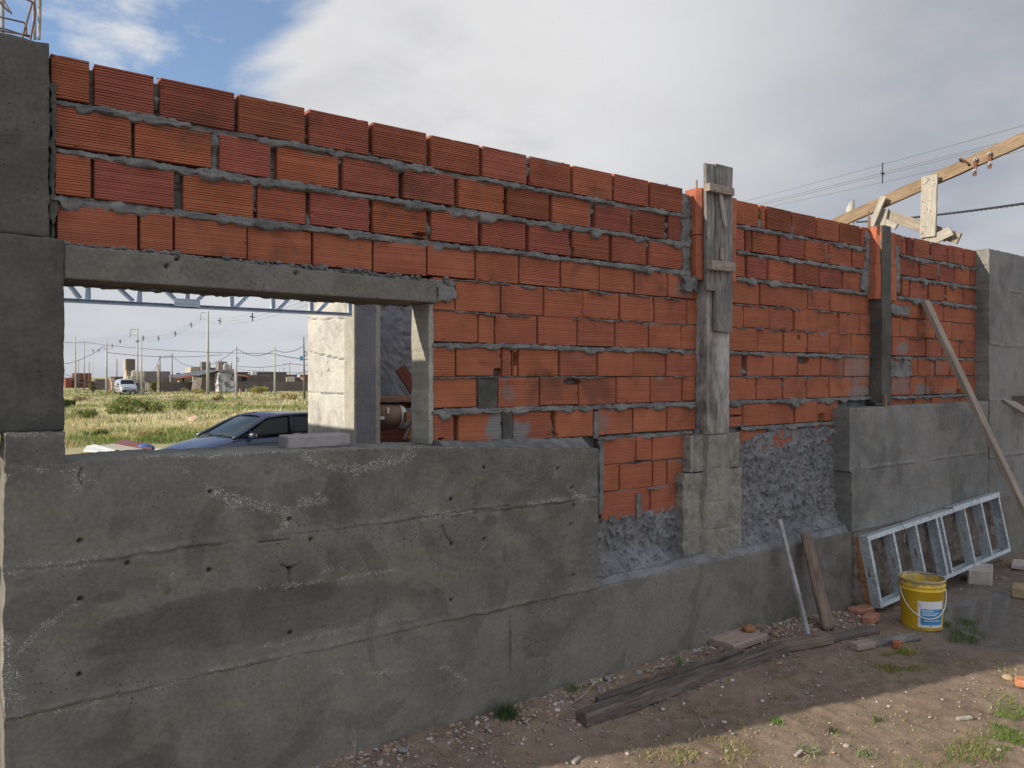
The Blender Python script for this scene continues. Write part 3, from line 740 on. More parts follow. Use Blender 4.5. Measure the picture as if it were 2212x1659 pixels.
mortar_for(S2, b2, X(1588), X(1875), [(3.040, X(1588), X(1876), .021, .026), (2.845, X(1588), X(1872), .023, .029), (2.648, X(1580), X(1880), .024, .030),
           (2.101, X(1570), X(1880), .016, .022), (1.736, X(1566), X(1880), .021, .026), (1.538, X(1600), X(1812), .018, .020)],
           [(2.464, X(1574), X(1880), .6), (2.2865, X(1574), X(1880), .5), (1.923, X(1568), X(1880), .5)], 40)
mortar_for(S3, b3, X(1934), X(2106), [(3.040, X(1943), X(2106), .018, .024), (2.845, X(1943), X(2106), .023, .029), (2.648, X(1930), X(2106), .024, .030), (2.101, X(1926), X(2106), .015, .018), (1.736, X(1924), X(2106), .016, .020)],
           [(2.464, X(1926), X(2106), .4), (2.2865, X(1926), X(2106), .4), (1.923, X(1926), X(2106), .4)], 70)

def patch(name, px0, px1, py0, py1, mat, p=0.010, jag=0.012, amp=0.006, seed=0, parent=None, fr=22, label=None):
    x0, x1 = X(px0, p), X(px1, p); zt = Z((px0+px1)/2, py0, p); zb = Z((px0+px1)/2, py1, p)
    dj = lambda z: jag*fbm(z*30, z*0+seed, 3, seed); dz_ = lambda x: jag*fbm(x*30, x*0+seed, 3, seed+1)
    return panel(name, lambda z: x0+dj(z), lambda z: x1+dj(z+5), lambda x: zb+dz_(x), lambda x: zt+dz_(x+3), -p, 0.02, 0.007,
                 lambda x, z: amp*fbm(x*fr, z*fr, 4, seed), mat, parent or wall, label=label)
patch('mortar_patch', 1033, 1074, 818, 893, M_conc_dark, 0.006, 0.006, 0.002, 3, b1)
patch('mortar_patch', 1086, 1107, 884, 950, M_conc_dark, 0.007, 0.004, 0.003, 4, b1)
patch('mortar_patch', 944, 985, 612, 648, M_mortar, 0.022, 0.02, 0.012, 5, b1, fr=12)
patch('mortar_patch', 1474, 1492, 420, 600, M_mortar, 0.012, 0.02, 0.016, 6, b1)
patch('mortar_patch', 1482, 1508, 598, 628, M_mortar, 0.05, 0.03, 0.012, 16, b1)
patch('mortar_patch', 1861, 1881, 585, 632, M_mortar, 0.012, 0.03, 0.010, 7, b2)
patch('mortar_patch', 1868, 1880, 498, 590, M_mortar, 0.010, 0.025, 0.014, 17, b2)
patch('mortar_patch', 1926, 1966, 661, 680, M_mortar, 0.016, 0.02, 0.012, 8, b3, fr=14)
patch('mortar_patch', 1926, 1970, 782, 814, M_mortar, 0.016, 0.03, 0.016, 9, b3, fr=14)
patch('mortar_patch', 1934, 1944, 530, 632, M_mortar, 0.010, 0.01, 0.012, 11, b3)
patch('mortar_patch', 1376, 1386, 1066, 1118, M_mortar, 0.010, 0.006, 0.004, 12, b1)
patch('mortar_patch', 1284, 1293, 890, 948, M_mortar, 0.006, 0.006, 0.003, 13, b1)
patch('mortar_patch', 1295, 1304, 950, 1110, M_mortar, 0.004, 0.012, 0.003, 14, b1)
patch('mortar_patch', 109, 121, 180, 520, M_conc_dark, 0.010, 0.014, 0.010, 15, b1)
mb = MB()                                                      # rubble of mortar above the lintel
rr_ = np.random.default_rng(5)
for _ in range(190):
    x = rr_.uniform(X(132), X(965)); r = rr_.uniform(0.006, 0.026); V, F = rock(r, rr_, 0.7)
    mb.add(V+np.array([x, rr_.uniform(-0.035, 0.02), 2.452-0.012*(x-0.4)/1.7+rr_.uniform(-0.012, 0.018)]), F)
bead(mb, X(128), X(975), 2.455, 0.024, 0.022, 77, slope=-0.008)
mb.obj('lintel_bedding', M_mortar, b1, smooth=False)

# ---- cast concrete: base, plinth, columns, lintel
def sill_mortar():
    tp = lambda x: np.interp(x, [.38, 2.02, 2.6, 3.19], [1.588, 1.563, 1.52, 1.487])
    panel('sill_mortar', X(936), X(1293, .15)-0.01, lambda x: tp(x)-0.012, lambda x: np.interp(x, [2.0, 2.6, 3.3], [1.578, 1.560, 1.548])+0.014*fbm(x*11, x*0, 4, 61), -0.012, 0.03, 0.007,
          lambda x, z: np.clip(0.10*(1-(z-tp(x))/0.05), 0, 0.10)*(0.75+0.3*fbm(x*6, x*0, 3, 63)) + 0.014*fbm(x*22, z*30, 4, 62), M_mortar, wall, jag=0.004)
sill_mortar()
def trail(pts, p, w, amp=1.0):
    q = [(X(a, p), Z(a, b, p)) for a, b in pts]
    def f(x, z):
        r = np.zeros_like(x)
        for (x0, z0), (x1, z1) in zip(q[:-1], q[1:]):
            dx, dz = x1-x0, z1-z0; t = np.clip(((x-x0)*dx+(z-z0)*dz)/(dx*dx+dz*dz), 0, 1)
            d = np.hypot(x-x0-t*dx, z-z0-t*dz); r = np.maximum(r, amp*np.exp(-(d/w)**2))
        return r
    return f
def maxof(fs): return lambda x, z: np.maximum.reduce([f(x, z) for f in fs])
TR = [trail(q, 0.15, w_*1.7, a_) for q, w_, a_ in (
    ([(455, 1064), (500, 1078), (560, 1092), (620, 1110)], 0.022, .95), ([(620, 1105), (650, 1085), (700, 1075)], 0.03, .62), ([(625, 1112), (600, 1150)], 0.022, .8),
    ([(660, 988), (710, 1005), (770, 1015), (830, 1000), (890, 985)], 0.022, .92), ([(380, 1010), (420, 1028), (450, 1050)], 0.014, .6),
    ([(8, 1240), (120, 1222), (200, 1212)], 0.02, .65), ([(150, 1010), (178, 1040), (150, 1062)], 0.022, .75), ([(0, 1035), (60, 1010), (140, 1020)], 0.016, .7), ([(180, 1040), (260, 1030)], 0.014, .6),
    ([(300, 985), (420, 985), (600, 975), (760, 968), (930, 962), (1290, 964)], 0.010, .85), ([(690, 1010), (705, 1040)], .02, .4), ([(1048, 1000), (1048, 1018), (1100, 1025)], 0.012, .7), ([(1225, 1050), (1255, 1075), (1292, 1082)], 0.014, .8), ([(1140, 1092), (1180, 1084), (1240, 1075)], .012, .7),
    ([(880, 1122), (960, 1112), (1020, 1106)], 0.010, .75), ([(600, 1160), (640, 1155)], .01, .6), ([(170, 1300), (130, 1330), (100, 1350), (30, 1420)], 0.012, .75), ([(560, 1270), (640, 1265), (760, 1245), (860, 1230)], 0.010, .7),
    ([(560, 1400), (700, 1370), (800, 1350), (900, 1335)], 0.010, .7), ([(0, 1380), (10, 1440), (14, 1520)], 0.03, .95), ([(20, 1548), (150, 1535), (260, 1510), (420, 1460), (600, 1412)], 0.009, .7), ([(700, 1230), (740, 1225)], .018, .6), ([(1010, 1130), (1060, 1122)], .02, .3), ([(1044, 1155), (1046, 1175), (1040, 1185)], .014, .7), ([(370, 1240), (372, 1260)], .01, .6), ([(660, 1440), (760, 1455), (850, 1452), (960, 1440), (1010, 1470)], .010, .65))]
ZJL = lambda x: ZJ1_ + 0.006*fbm(x*2.0, x*0, 3, 91) + 0.006*fbm(x*17, x*0, 4, 92)
ZJ1_ = Z(1295, 1272, .15)
HL = [(X(a, .15), Z(a, b, .15)) for a, b in ((455, 1063), (627, 1122), (172, 1169), (275, 1217), (452, 1232), (626, 1228), (173, 1295), (627, 1367), (171, 1458), (672, 1165), (976, 1079), (1047, 1010), (976, 1175), (1045, 1165), (1236, 1054), (1240, 1093), (1234, 1133), (1206, 1012), (975, 1296), (1240, 1243))]
CR = [trail(q, 0.15, 0.0035, 1.0) for q in ([(626, 1230), (624, 1250), (629, 1275)], [(176, 1012), (170, 1030), (178, 1048)], [(608, 1220), (626, 1229), (640, 1221)], [(955, 1135), (965, 1160), (975, 1172)], [(1240, 1093), (1238, 1080)], [(1105, 1310), (1103, 1390), (1105, 1450)], [(560, 1172), (625, 1164)], [(880, 1122), (1000, 1105), (1100, 1092)])]
def cdisp(joints, holes=(), cracks=(), big=0.006, seed=0, step=None):
    def f(x, z):
        d = big*fbm(x*1.7, z*2.3, 4, seed) + 0.0020*fbm(x*11, z*14, 4, seed+7) + 0.0008*fbm(x*50, z*50, 2, seed+8)
        for k, zj in enumerate(joints):
            zz = zj + 0.009*fbm(x*2.2, x*0+k, 3, seed+k) + 0.006*fbm(x*18, x*0+k, 4, seed+k+3)
            on = 0.15+0.95*sm(fbm(x*3.2, x*0+k*3, 3, seed+k+11)*2.4+0.5)
            d = d - 0.007*on*np.exp(-((z-zz)/0.0060)**2) + 0.010*(0.4+on)*np.exp(-((z-zz-0.015)/0.011)**2)*(0.1+1.3*vn(x*34, z*34, 3))
            d = d + np.where(z > zz, 0.004*((k % 2)*2-1), 0)
        for hx, hz_ in holes:
            d = d - 0.045*np.exp(-(((x-hx)**2+(z-hz_)**2)/0.0085**2)**2)
        for c in cracks: d = d - 0.012*c(x, z)
        # broken-out pits
        pit = vn(x*34, z*34, seed+15); d = d - 0.007*sm((pit-0.93)/0.05)*sm(fbm(x*3, z*3, 2, seed+16)*3+0.4)
        return d
    return f
ZJ1, ZJ2 = Z(1295, 1272, .15), Z(1295, 1075, .15)
topx = [-1, .17, .38, .67, 1.34, 2.02, 2.6, 3.19, 6]; topz = [1.588, 1.588, 1.588, 1.597, 1.579, 1.563, 1.52, 1.487, 1.487]
top = lambda x: np.interp(x, topx, topz) + 0.004*fbm(x*9, x*0, 3, 77)
XE = X(1293, .15)
cr_wet = maxof(CR)
def wetf(x, z):
    r = 0.9*cr_wet(x, z)
    for a, b, ra, rb, s_ in ((235, 1292, 45, 16, .4), (460, 1320, 300, 40, .55), (640, 1330, 300, 50, .45), (60, 1330, 80, 60, .4), (1170, 1380, 60, 50, .3), (400, 1370, 300, 25, .35), (1060, 1125, 18, 14, .4), (1090, 1190, 8, 26, .4), (760, 1200, 60, 30, .2)):
        cx, cz = X(a, .15), Z(a, b, .15); rx = abs(X(a+ra, .15)-X(a-ra, .15))/2; rz = abs(Z(a, b-rb, .15)-Z(a, b+rb, .15))/2
        d_ = ((x-cx)/rx)**2+((z-cz)/rz)**2 + 0.5*fbm(x*5, z*9, 4, 5)*1.6
        r = np.maximum(r, s_*sm((1.0-d_)*2.2))
    return r
panel('concrete_base', lambda z: 0.172+0.006*fbm(z*9, z*0, 3, 2), XE, ZJL, top, -0.15, 0.19, 0.0065, lambda x, z: cdisp([ZJ2], HL, CR, 0.007, 3)(x, z) + 0.006*np.exp(-((z-ZJL(x)-0.016)/0.012)**2)*(0.1+1.3*vn(x*34, z*34, 3)) - 0.004*np.exp(-((z-ZJL(x))/0.005)**2), M_conc, wall, speck=maxof(TR), wet=wetf, jag=0.004, label='long low wall of cast grey concrete below the window opening')
panel('concrete_plinth', lambda z: 0.172+0.006*fbm(z*9, z*0, 3, 3), 10.4, -0.15, lambda x: ZJL(x)+0.008, -0.1465, 0.19, 0.011, cdisp([], HL, CR[5:6], 0.006, 30), M_conc, wall, speck=maxof(TR), wet=wetf, jag=0.0, label='lowest course of cast concrete along the ground')
panel('concrete_corner_block', 0.174, X(141, .15), 1.572, lambda x: Z(80, 934, .15)+0.006*fbm(x*30, x*0, 3, 6), -0.1485, 0.19, 0.0065, cdisp([ZJ2], HL, CR, 0.007, 3), M_conc, wall, wet=wetf, speck=maxof(TR+[trail([(0, 940), (140, 938)], .15, .012, .7)]), jag=0.006)
# corner column with window post below it
xu = X(107, .05)
panel('corner_column', -0.05, xu, Z(60, 508, .05), Z(60, 84, .05), -0.05, 0.17, 0.012,
      lambda x, z: 0.003*fbm(x*4, z*4, 4, 12)-0.006*sm((x-(xu-0.055))/0.006)-0.004*sm(fbm(x*22, z*22, 2, 9)*4-2.4), M_conc_dark, wall, jag=0.006, label='dark cast column at the left corner of the wall')
panel('corner_column', -0.05, X(138, .06), Z(138, 930, .06), Z(60, 509, .05)-0.002, -0.06, 0.19, 0.011,
      lambda x, z: 0.004*fbm(x*4, z*4, 4, 13)-0.005*np.exp(-((x-0.30)/0.006)**2)-0.004*sm(fbm(x*22, z*22, 2, 10)*4-2.4), M_conc_dark, wall, jag=0.004, label='lower dark column left of the window opening')
# lintel
zl0, zl1 = Z(930, 653, .05), Z(945, 611, .05)
xl0, xl1 = X(139, .055), X(944, .055)
panel('window_lintel', xl0, xl1, lambda x: zl0 + 0.002*fbm(x*9, x*0, 3, 5), lambda x: zl1+0.03*(1-(x-xl0)/(xl1-xl0))+0.003*fbm(x*7, x*0, 3, 15), -0.055, 0.185, 0.009, cdisp([], [(X(a, .05), Z(a, b, .05)) for a, b in ((360, 575), (383, 560), (870, 590), (640, 590))], (), 0.003, 50), M_conc, wall, jag=0.002, label='cast concrete lintel over the window opening')
mb = MB()                                                      # ragged skin hanging below the back edge
xs = np.arange(xl0+0.01, X(915), 0.006)
hz = 0.003+0.012*np.clip(fbm(xs*7, xs*0, 5, 4, 0.65)+0.2, 0, 1)+0.007*vn(xs*60, xs*0, 6)
k = 0
for i, x in enumerate(xs):
    for (yy, zz) in ((0.165, zl0), (0.165, zl0-hz[i]), (0.178, zl0-hz[i]), (0.178, zl0)): mb.V.append((x, yy, zz-0.001))
for i in range(len(xs)-1):
    for j in range(4): mb.F.append([i*4+j, i*4+(j+1) % 4, (i+1)*4+(j+1) % 4, (i+1)*4+j][::-1])
mb.obj('lintel_fringe', M_conc, wall)
# window jamb
panel('window_jamb', X(925), X(934.5), Z(932, 960), zl0-0.002, -0.006, 0.181, 0.01, None, M_smooth, wall, jag=0.005, label='smooth rendered jamb at the right of the window opening')
# middle column
panel('concrete_column', X(1527, .09), X(1575, .09), Z(1540, 939, .1), 3.05, -0.09, 0.17, 0.008,
      lambda x, z: 0.003*fbm(x*5, z*3, 4, 22)-0.005*np.exp(-((x-4.335)/0.006)**2)-0.006*sm(fbm(x*26, z*9, 3, 19)*4-1.9), M_conc_pale, wall, jag=0.006, label='weathered slender column with formwork boards on its upper half')
panel('column_footing', lambda z: X(1478, .07)+0.010*fbm(z*20, z*0, 3, 2), X(1601, .07), ZJ1, Z(1500, 1021, .07), -0.07, 0.15, 0.008, lambda x, z: cdisp([0.80], (), (), 0.022, 23)(x, z)+0.014*fbm(x*16, z*14, 4, 27), M_foot, wall, jag=0.010, label='rough cast footing of the middle column')
panel('column_footing', lambda z: X(1492, .07)+0.010*fbm(z*20, z*0, 3, 4), X(1599, .07), Z(1500, 1021, .07)+0.004, Z(1540, 938, .07), -0.068, 0.15, 0.008, lambda x, z: cdisp([], (), (), 0.016, 24)(x, z)+0.012*fbm(x*16, z*14, 4, 28), M_foot, wall, jag=0.008)
def shaft(x, z):
    u = (x-X(1551, .1))/0.14; return 0.055*np.sqrt(np.clip(1-u*u, 0, 1)) - 0.008*np.exp(-((z-1.05)/0.004)**2)-0.008*np.exp(-((z-0.86)/0.004)**2) - 0.006*np.exp(-((z-1.28)/0.004)**2)+0.004*fbm(x*6, z*6, 3, 2) - 0.006*np.exp(-((x-X(1545, .1)-0.01*fbm(z*3, z*0, 2, 1))/0.003)**2)
panel('column_shaft', lambda z: X(1527, .1)-0.03*sm((1.2-z)/0.4)+0.01*fbm(z*9, z*0, 2, 8), lambda z: X(1576, .1)+0.03*sm((1.2-z)/0.5)+0.01*fbm(z*9, z*0, 2, 9), ZJ1+0.01, Z(1540, 940, .1), -0.072, 0.1, 0.007, shaft, M_foot, wall)
# far column
panel('concrete_column', X(1905, .104), X(1925, .104), Z(1905, 872, .1), Z(1910, 487, .1), -0.104, 0.17, 0.008,
      lambda x, z: 0.003*fbm(x*5, z*3, 4, 25)-0.004*sm(fbm(x*24, z*10, 3, 29)*4-2.0), M_conc_dark, wall, jag=0.004, label='slender dark column between hollow clay pieces on the right')
# clay channels beside the columns
def channel(x0, x1, z0, z1, p, seed, label=None):
    rr = np.random.default_rng(seed); w_ = x1-x0; V = []; F = []
    prof = [(x0, 0.05)]
    nx = 6
    for i in range(nx+1): prof.append((x0+0.0*i, 0.0 - (p-0.03)*i/nx + (0.003 if i % 2 else 0)))
    for i in range(1, nx+2): prof.append((x0+0.03+(w_-0.03)*(i-1)/nx, -p + (0.004 if i % 2 == 0 else 0)))
    prof += [(x1, 0.05)]
    n = len(prof); zs = np.linspace(z0, z1, 14)
    for z in zs:
        for j, (a, b) in enumerate(prof):
            e = 0.003*float(fbm(z*12+j, j*2.2, 2, seed)); V.append((a+e, b+e, z))
    for i in range(len(zs)-1):
        for j in range(n):
            F.append([i*n+j, i*n+(j+1) % n, (i+1)*n+(j+1) % n, (i+1)*n+j])
    F.append(list(range(n))[::-1]); F.append([(len(zs)-1)*n+j for j in range(n)])
    obj('clay_channel', V, F, M_clay, wall, label=label)
zt = Z(1500, 405, .05); zm = Z(1500, 506, .05); zb = Z(1500, 603, .05)
channel(X(1492), 4.266, zm+0.004, zt, 0.075, 1); channel(X(1493.5), 4.266, zb, zm, 0.072, 2)
channel(4.507, X(1591, .07), zm+0.004, zt-.02, 0.07, 3); channel(4.507, X(1591, .07), zb+.01, zm, 0.068, 4)
zt = Z(1885, 486, .08); zm = Z(1885, 568, .08); zb = Z(1885, 644, .08)
channel(X(1877), 6.573, zm+0.004, zt, 0.095, 5); channel(X(1875), 6.573, zb, zm, 0.098, 6)
channel(6.732, X(1935, .09), zm+0.004, zt-.03, 0.085, 7); channel(6.732, X(1937, .09), zb, zm, 0.088, 8)
# thrown render
def rdisp(seed, fill=0.12, zf=None):
    def f(x, z):
        wx = x + 0.03*fbm(x*7, z*7, 2, seed+3); wz = z + 0.03*fbm(x*7+9, z*7, 2, seed+4)
        r = (1-np.abs(fbm(wx*7, wz*8, 2, seed)))
        n2 = 1-np.abs(fbm(wx*17, wz*14, 2, seed+1)); pk = vn(wx*38, wz*26, seed+2)
        flat = sm(fbm(x*2.3, z*1.7, 2, seed+8)*2.5-0.5)
        d = (0.010*r**2 + 0.012*n2**3 + 0.018*(1-flat)*(pk-0.5) - 0.024*(1-flat)*sm((pk-0.66)/0.08) - 0.010*sm((vn(x*60+z*20, z*34, seed+12)-0.7)/0.1))
        d = d + fill*np.clip(1-(z-ZJ1)/(0.15+0.10*fbm(x*3, x*0, 3, seed+6)), 0, 1)**1.4
        return np.minimum(d, 0.142)
    return f
panel('thrown_render', XE-0.05, X(1476, 0)+0.06, ZJ1-0.004, lambda x: Z(1390, 1106)+0.016*fbm(x*9, x*0, 4, 3)+0.03*(x-3.5), 0.008, 0.1, 0.0065, rdisp(5, 0.13), M_render, wall, label='rough grey render at the foot of the wall left of the middle column')
panel('thrown_render', X(1597, 0)-0.08, X(1812, 0)+0.02, ZJ1-0.004, lambda x: Z(1700, 926)+0.045*fbm(x*4, x*0, 4, 4)-0.06*sm((X(1640)-x)/0.15), 0.002, 0.1, 0.0065, rdisp(9, 0.13), M_render, wall, label='rough grey render between the middle column and the cast concrete panel')
panel('wet_mortar', XE+0.01, X(1840, .15)-0.01, ZJ1+0.001, lambda x: ZJ1+0.055+0.02*fbm(x*5, x*0, 3, 31), -0.105, 0.05, 0.012, lambda x, z: 0.035*np.clip(1-(z-ZJ1)/0.05, 0, 1)+0.010*fbm(x*14, z*14, 4, 33), M_render, wall)
# rough footing behind the steel frame
panel('rubble_footing', 6.02, lambda z: 8.9+0.05*fbm(z*6, z*0, 3, 2), 0.0, lambda x: ZJ1-0.012+0.01*fbm(x*7, x*0, 3, 6), -0.152, 0.0, 0.012, lambda x, z: 0.020*(1-np.abs(fbm(x*6, z*9, 2, 71)))**2 + 0.014*(vn(x*16, z*20, 72)-.4) - 0.02*sm((vn(x*9, z*13, 74)-.72)/.1), M_rubwall, wall, jag=0.01, label='rough rubble footing behind the steel frame')
# cast panel and pier on the right
xp0 = X(1840, .15)
rtop = lambda x: np.interp(x, [xp0, 8.7], [Z(1840, 882, .15), Z(2105, 868, .13)]) + 0.005*fbm(x*8, x*0, 3, 44)
panel('concrete_panel', lambda z: xp0+0.007*fbm(z*9, z*0, 3, 3)-0.03*sm((z-1.13)/0.01), X(2135, .15), ZJ1+0.002, rtop, -0.15, 0.19, 0.010, cdisp([Z(1850, 1018, .15)], (), (), 0.007, 60), M_conc_far, wall, jag=0.004, speck=trail([(1862, 885), (1862, 1010), (1868, 1130)], .15, .008, .6), label='high cast concrete panel behind the metal frame')
jj = [Z(2150, 628, .13), Z(2150, 748, .13), Z(2150, 868, .13), Z(2150, 990, .13), Z(2150, 1110, .13)]
panel('concrete_pier', lambda z: X(2136, .13)+0.006*fbm(z*9, z*0, 3, 5), 10.4, ZJ1+0.003, Z(2140, 538, .13), -0.135, 0.2, 0.011, cdisp(jj, (), (), 0.006, 66), M_conc_far, wall, jag=0.006, label='cast concrete pier at the right end of the brickwork')
# short steel starters standing out of the columns
mb = MB()
for (a, b, c, p_) in ((1505, 389, 420, -.02), (1522, 392, 420, -.1), (1876, 455, 492, -.05), (1879, 470, 492, -.1)):
    mb.tube([P(a, c, p_), P(a, b, p_)], 0.006, 6)
mb.obj('starter_bars', M_rebar, wall)
# reinforcement cage above the corner column
cage = thing('rebar_cage', 'rusty reinforcement bars and ties sticking out of the top of the dark corner column', 'rebar', (0.1, 0.06, 3.2))
mb = MB()
mb.tube([P(84, 85, 0.0), P(86, 20, 0.0), P(87.5, -130, 0.0)], 0.0062, 8)
mb.tube([P(75, 85, 0.06), P(74, 10, 0.06), P(72, -130, 0.06)], 0.0060, 8)
mb.tube([P(6, 80, 0.05), P(4, -130, 0.05)], 0.006, 8); mb.tube([P(-4, 80, 0.0), P(-6, -130, 0.0)], 0.006, 8)
mb.obj('vertical_bars', M_rebar2, cage)
mb = MB()
mb.tube([P(66, 85, 0.02), P(77, 30, 0.02), P(75, 8, 0.03), P(66, 2, 0.04)], 0.0035, 6)
mb.tube([P(49, 80, 0.02), P(60, 40, 0.02), P(70, 5, 0.02)], 0.0035, 6)
mb.tube([P(57, 78, 0.06), P(57, 60, 0.06), P(53, 49, 0.05)], 0.0035, 6)
mb.tube([P(-30, 30, 0.03), P(0, 36.5, 0.03), P(53, 49, 0.04)], 0.0035, 6)
mb.tube([P(-30, 60, 0.0), P(10, 68, 0.02), P(64, 77, 0.05)], 0.0035, 6); mb.tube([P(-30, 56, 0.03), P(10, 62.5, 0.05), P(64, 80, 0.09)], 0.0035, 6)
mb.tube([P(40, -6, 0.0), P(52, -3, 0.02), P(70, 4, 0.04)], 0.0035, 6)
mb.tube([P(-20, -22, 0.0), P(6, 12, 0.0), P(20, 26, 0.0)], 0.0035, 6); mb.tube([P(-2, -22, 0.04), P(12, 8, 0.02), P(25, 30, 0.0)], 0.0035, 6)
mb.obj('tie_wires', M_rebar, cage)
# ------------------------------------------------------------------ rest of the building behind the wall
shell = thing('rear_building_wall', 'back part of the unfinished building with a pale sunlit pier and dark rendered wall seen through the opening', 'wall', (3.45, 4.5, -0.3))
xq = PX(748, 811, 3.45)
def sidepanel(name, x, y0, y1, z0, z1, th, disp, mat, parent, label=None, res=0.02):
    """like panel but facing -x; th = thickness towards +x"""
    ny = int((y1-y0)/res)+2; nz = int((z1-z0)/res)+2
    yy, zz = np.meshgrid(np.linspace(y0, y1, ny), np.linspace(z0, z1, nz), indexing='ij')
    V = np.stack([x - disp(yy, zz), yy, zz], -1).reshape(-1, 3); F = gridfaces(ny, nz, flip=True).tolist()
    idx = np.arange(ny*nz).reshape(ny, nz)
    ring = list(idx[:, 0]) + list(idx[-1, 1:]) + list(idx[::-1, -1][1:]) + list(idx[0, ::-1][1:-1])
    k = len(V); B = V[ring].copy(); B[:, 0] = x+th; V = np.vstack([V, B]); m = len(ring)
    for i in range(m): j = (i+1) % m; F.append([int(ring[j]), k+j, k+i, int(ring[i])])
    F.append([k+m-1-i for i in range(m)])
    return obj(name, V, F, mat, parent, label=label, smooth=False)
yA = PX(748, 811, 3.45)[1]; yB = PX(665, 811, 3.45)[1]; yC = PX(765, 811, 3.43)[1]
zz1, zz2, zz3 = PX(700, 850, 3.45)[2], PX(706, 770, 3.45)[2], PX(706, 690, 3.45)[2]
def pdisp(y, z):
    d = 0.008*fbm(y*3, z*3, 4, 3) + 0.004*fbm(y*25, z*25, 3, 4)
    for zj, sl in ((zz1, 0), (zz2, -0.12), (zz3, -0.06)):
        zc = zj - sl*(yA+0.5-y)*-1 + 0.012*fbm(y*5, y*0, 3, 5); d = d - 0.012*np.exp(-((z-zc)/0.008)**2)
    return d
sidepanel('rough_pier', 3.45, yA+0.004, yB, -0.3, 3.1, 0.2, pdisp, M_pier, shell, 'pale sandy rough face of the pier in full sun')
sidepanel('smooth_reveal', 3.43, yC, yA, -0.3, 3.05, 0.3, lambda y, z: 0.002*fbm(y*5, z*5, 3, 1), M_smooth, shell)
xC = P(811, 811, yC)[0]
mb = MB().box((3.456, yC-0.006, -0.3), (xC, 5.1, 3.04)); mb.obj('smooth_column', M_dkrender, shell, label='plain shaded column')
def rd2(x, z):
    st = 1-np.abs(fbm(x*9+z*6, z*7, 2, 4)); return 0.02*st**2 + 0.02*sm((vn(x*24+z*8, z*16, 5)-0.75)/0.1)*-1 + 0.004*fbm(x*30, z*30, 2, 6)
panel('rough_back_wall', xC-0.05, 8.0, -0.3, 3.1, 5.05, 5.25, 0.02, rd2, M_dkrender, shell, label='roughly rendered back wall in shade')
side = obj('side_building_wall', *(lambda m: (m.V, m.F))(MB().box((-0.05, 0.2, -0.4), (0.14, 6.2, 2.95))), M_conc_dark)
tag(side, 'grey side wall of the building running back from the left corner column', 'wall')
floor = obj('building_floor', *(lambda m: (m.V, m.F))(MB().box((0.14, 0.2, -0.35), (9.0, 6.2, 0.05))), M_conc_dark); tag(floor, kind='structure')

# steel roof truss
YT = 3.70
truss = thing('roof_truss', 'light galvanised steel roof truss hanging across the window opening', 'roof truss', tuple(P(450, 660, YT)))
def strip(parent, name, p0, p1, w, th, mat, lip=0.008):
    """C section bar lying in the plane y = const: web plus two lips towards the viewer"""
    M, L = frame(p0, p1, (0, -1, 0)); m = MB()
    m.box((0, -w/2, -th/2), (L, w/2, -th/2+0.003), M); m.box((0, -w/2, -th/2+0.004), (L, -w/2+0.003, th/2), M); m.box((0, w/2-0.003, -th/2+0.004), (L, w/2, th/2), M)
    return m.obj(name, mat, parent)
zt0, zt1 = P(138, 649, YT), P(761, 679.5, YT)
zc = (zt0[2]+zt1[2])/2
A_ = P(60, 649, YT); B_ = P(762, 680, YT)
strip(truss, 'bottom_chord', (A_[0], YT, zc), (B_[0], YT, zc), 0.034, 0.04, M_truss)
strip(truss, 'top_chord', (A_[0], YT, zc+0.55), (B_[0], YT, zc+0.55), 0.034, 0.04, M_truss)
for i, px in enumerate((100, 190, 301, 404, 500, 589, 672, 755)):
    x = P(px, 660, YT)[0]; strip(truss, 'upright', (x, YT-0.004, zc+0.018), (x, YT-0.004, zc+0.53), 0.038, 0.034, M_truss)
for a, b, c, d in ((143, 607, 174, 645), (247, 613, 288, 651), (360, 629, 384, 652), (447, 630, 425, 650), (538, 635, 510, 664), (624, 645, 601, 669), (711, 648, 687, 674)):
    q0 = P(a, b, YT); q1 = P(c, d, YT); k = (zc+0.53-q1[2])/(q0[2]-q1[2]); q2 = q1+(q0-q1)*min(k, 4)
    strip(truss, 'brace', q1+np.array([0, 0.012, 0]), q2+np.array([0, 0.012, 0]), 0.036, 0.03, M_truss)
a = P(376, 645, YT-.03); b = P(432.6, 665, YT-.03)
mb = MB().box((a[0], YT-0.030, b[2]+0.004), (b[0], YT-0.026, a[2]+0.004))
for i in range(2):
    for j in range(9): mb.box((a[0]+0.02+j*(b[0]-a[0]-0.045)/8, YT-0.034, b[2]+0.03+i*0.035), (a[0]+0.026+j*(b[0]-a[0]-0.045)/8, YT-0.0302, b[2]+0.036+i*0.035))
mb.obj('gusset_plate', M_truss, truss)

# things stored inside, in shade
YI = 4.45
o = plank('leaning_board', P(864, 794, YI), P(905, 858, YI-0.05), 0.14, 0.03, M_wred, up=(0, -1, 0)); tag(o, 'dark red board leaning on the shaded inner wall', 'board')
ya, yb_ = P(811, 857, YI)[0]-0.05, P(905, 857, YI)[0]+0.2
sh = thing('shelf', 'rough wooden shelf across the shaded inner room', 'shelf', (ya, YI, P(850, 862, YI)[2]))
plank('shelf_board', (ya, YI, P(850, 861, YI)[2]), (yb_, YI, P(850, 861, YI)[2]), 0.3, 0.045, M_wshelf, parent=sh)
plank('support_rail', (ya, YI+0.1, P(850, 876, YI)[2]), (yb_, YI+0.1, P(850, 876, YI)[2]), 0.04, 0.07, M_wred, parent=sh)
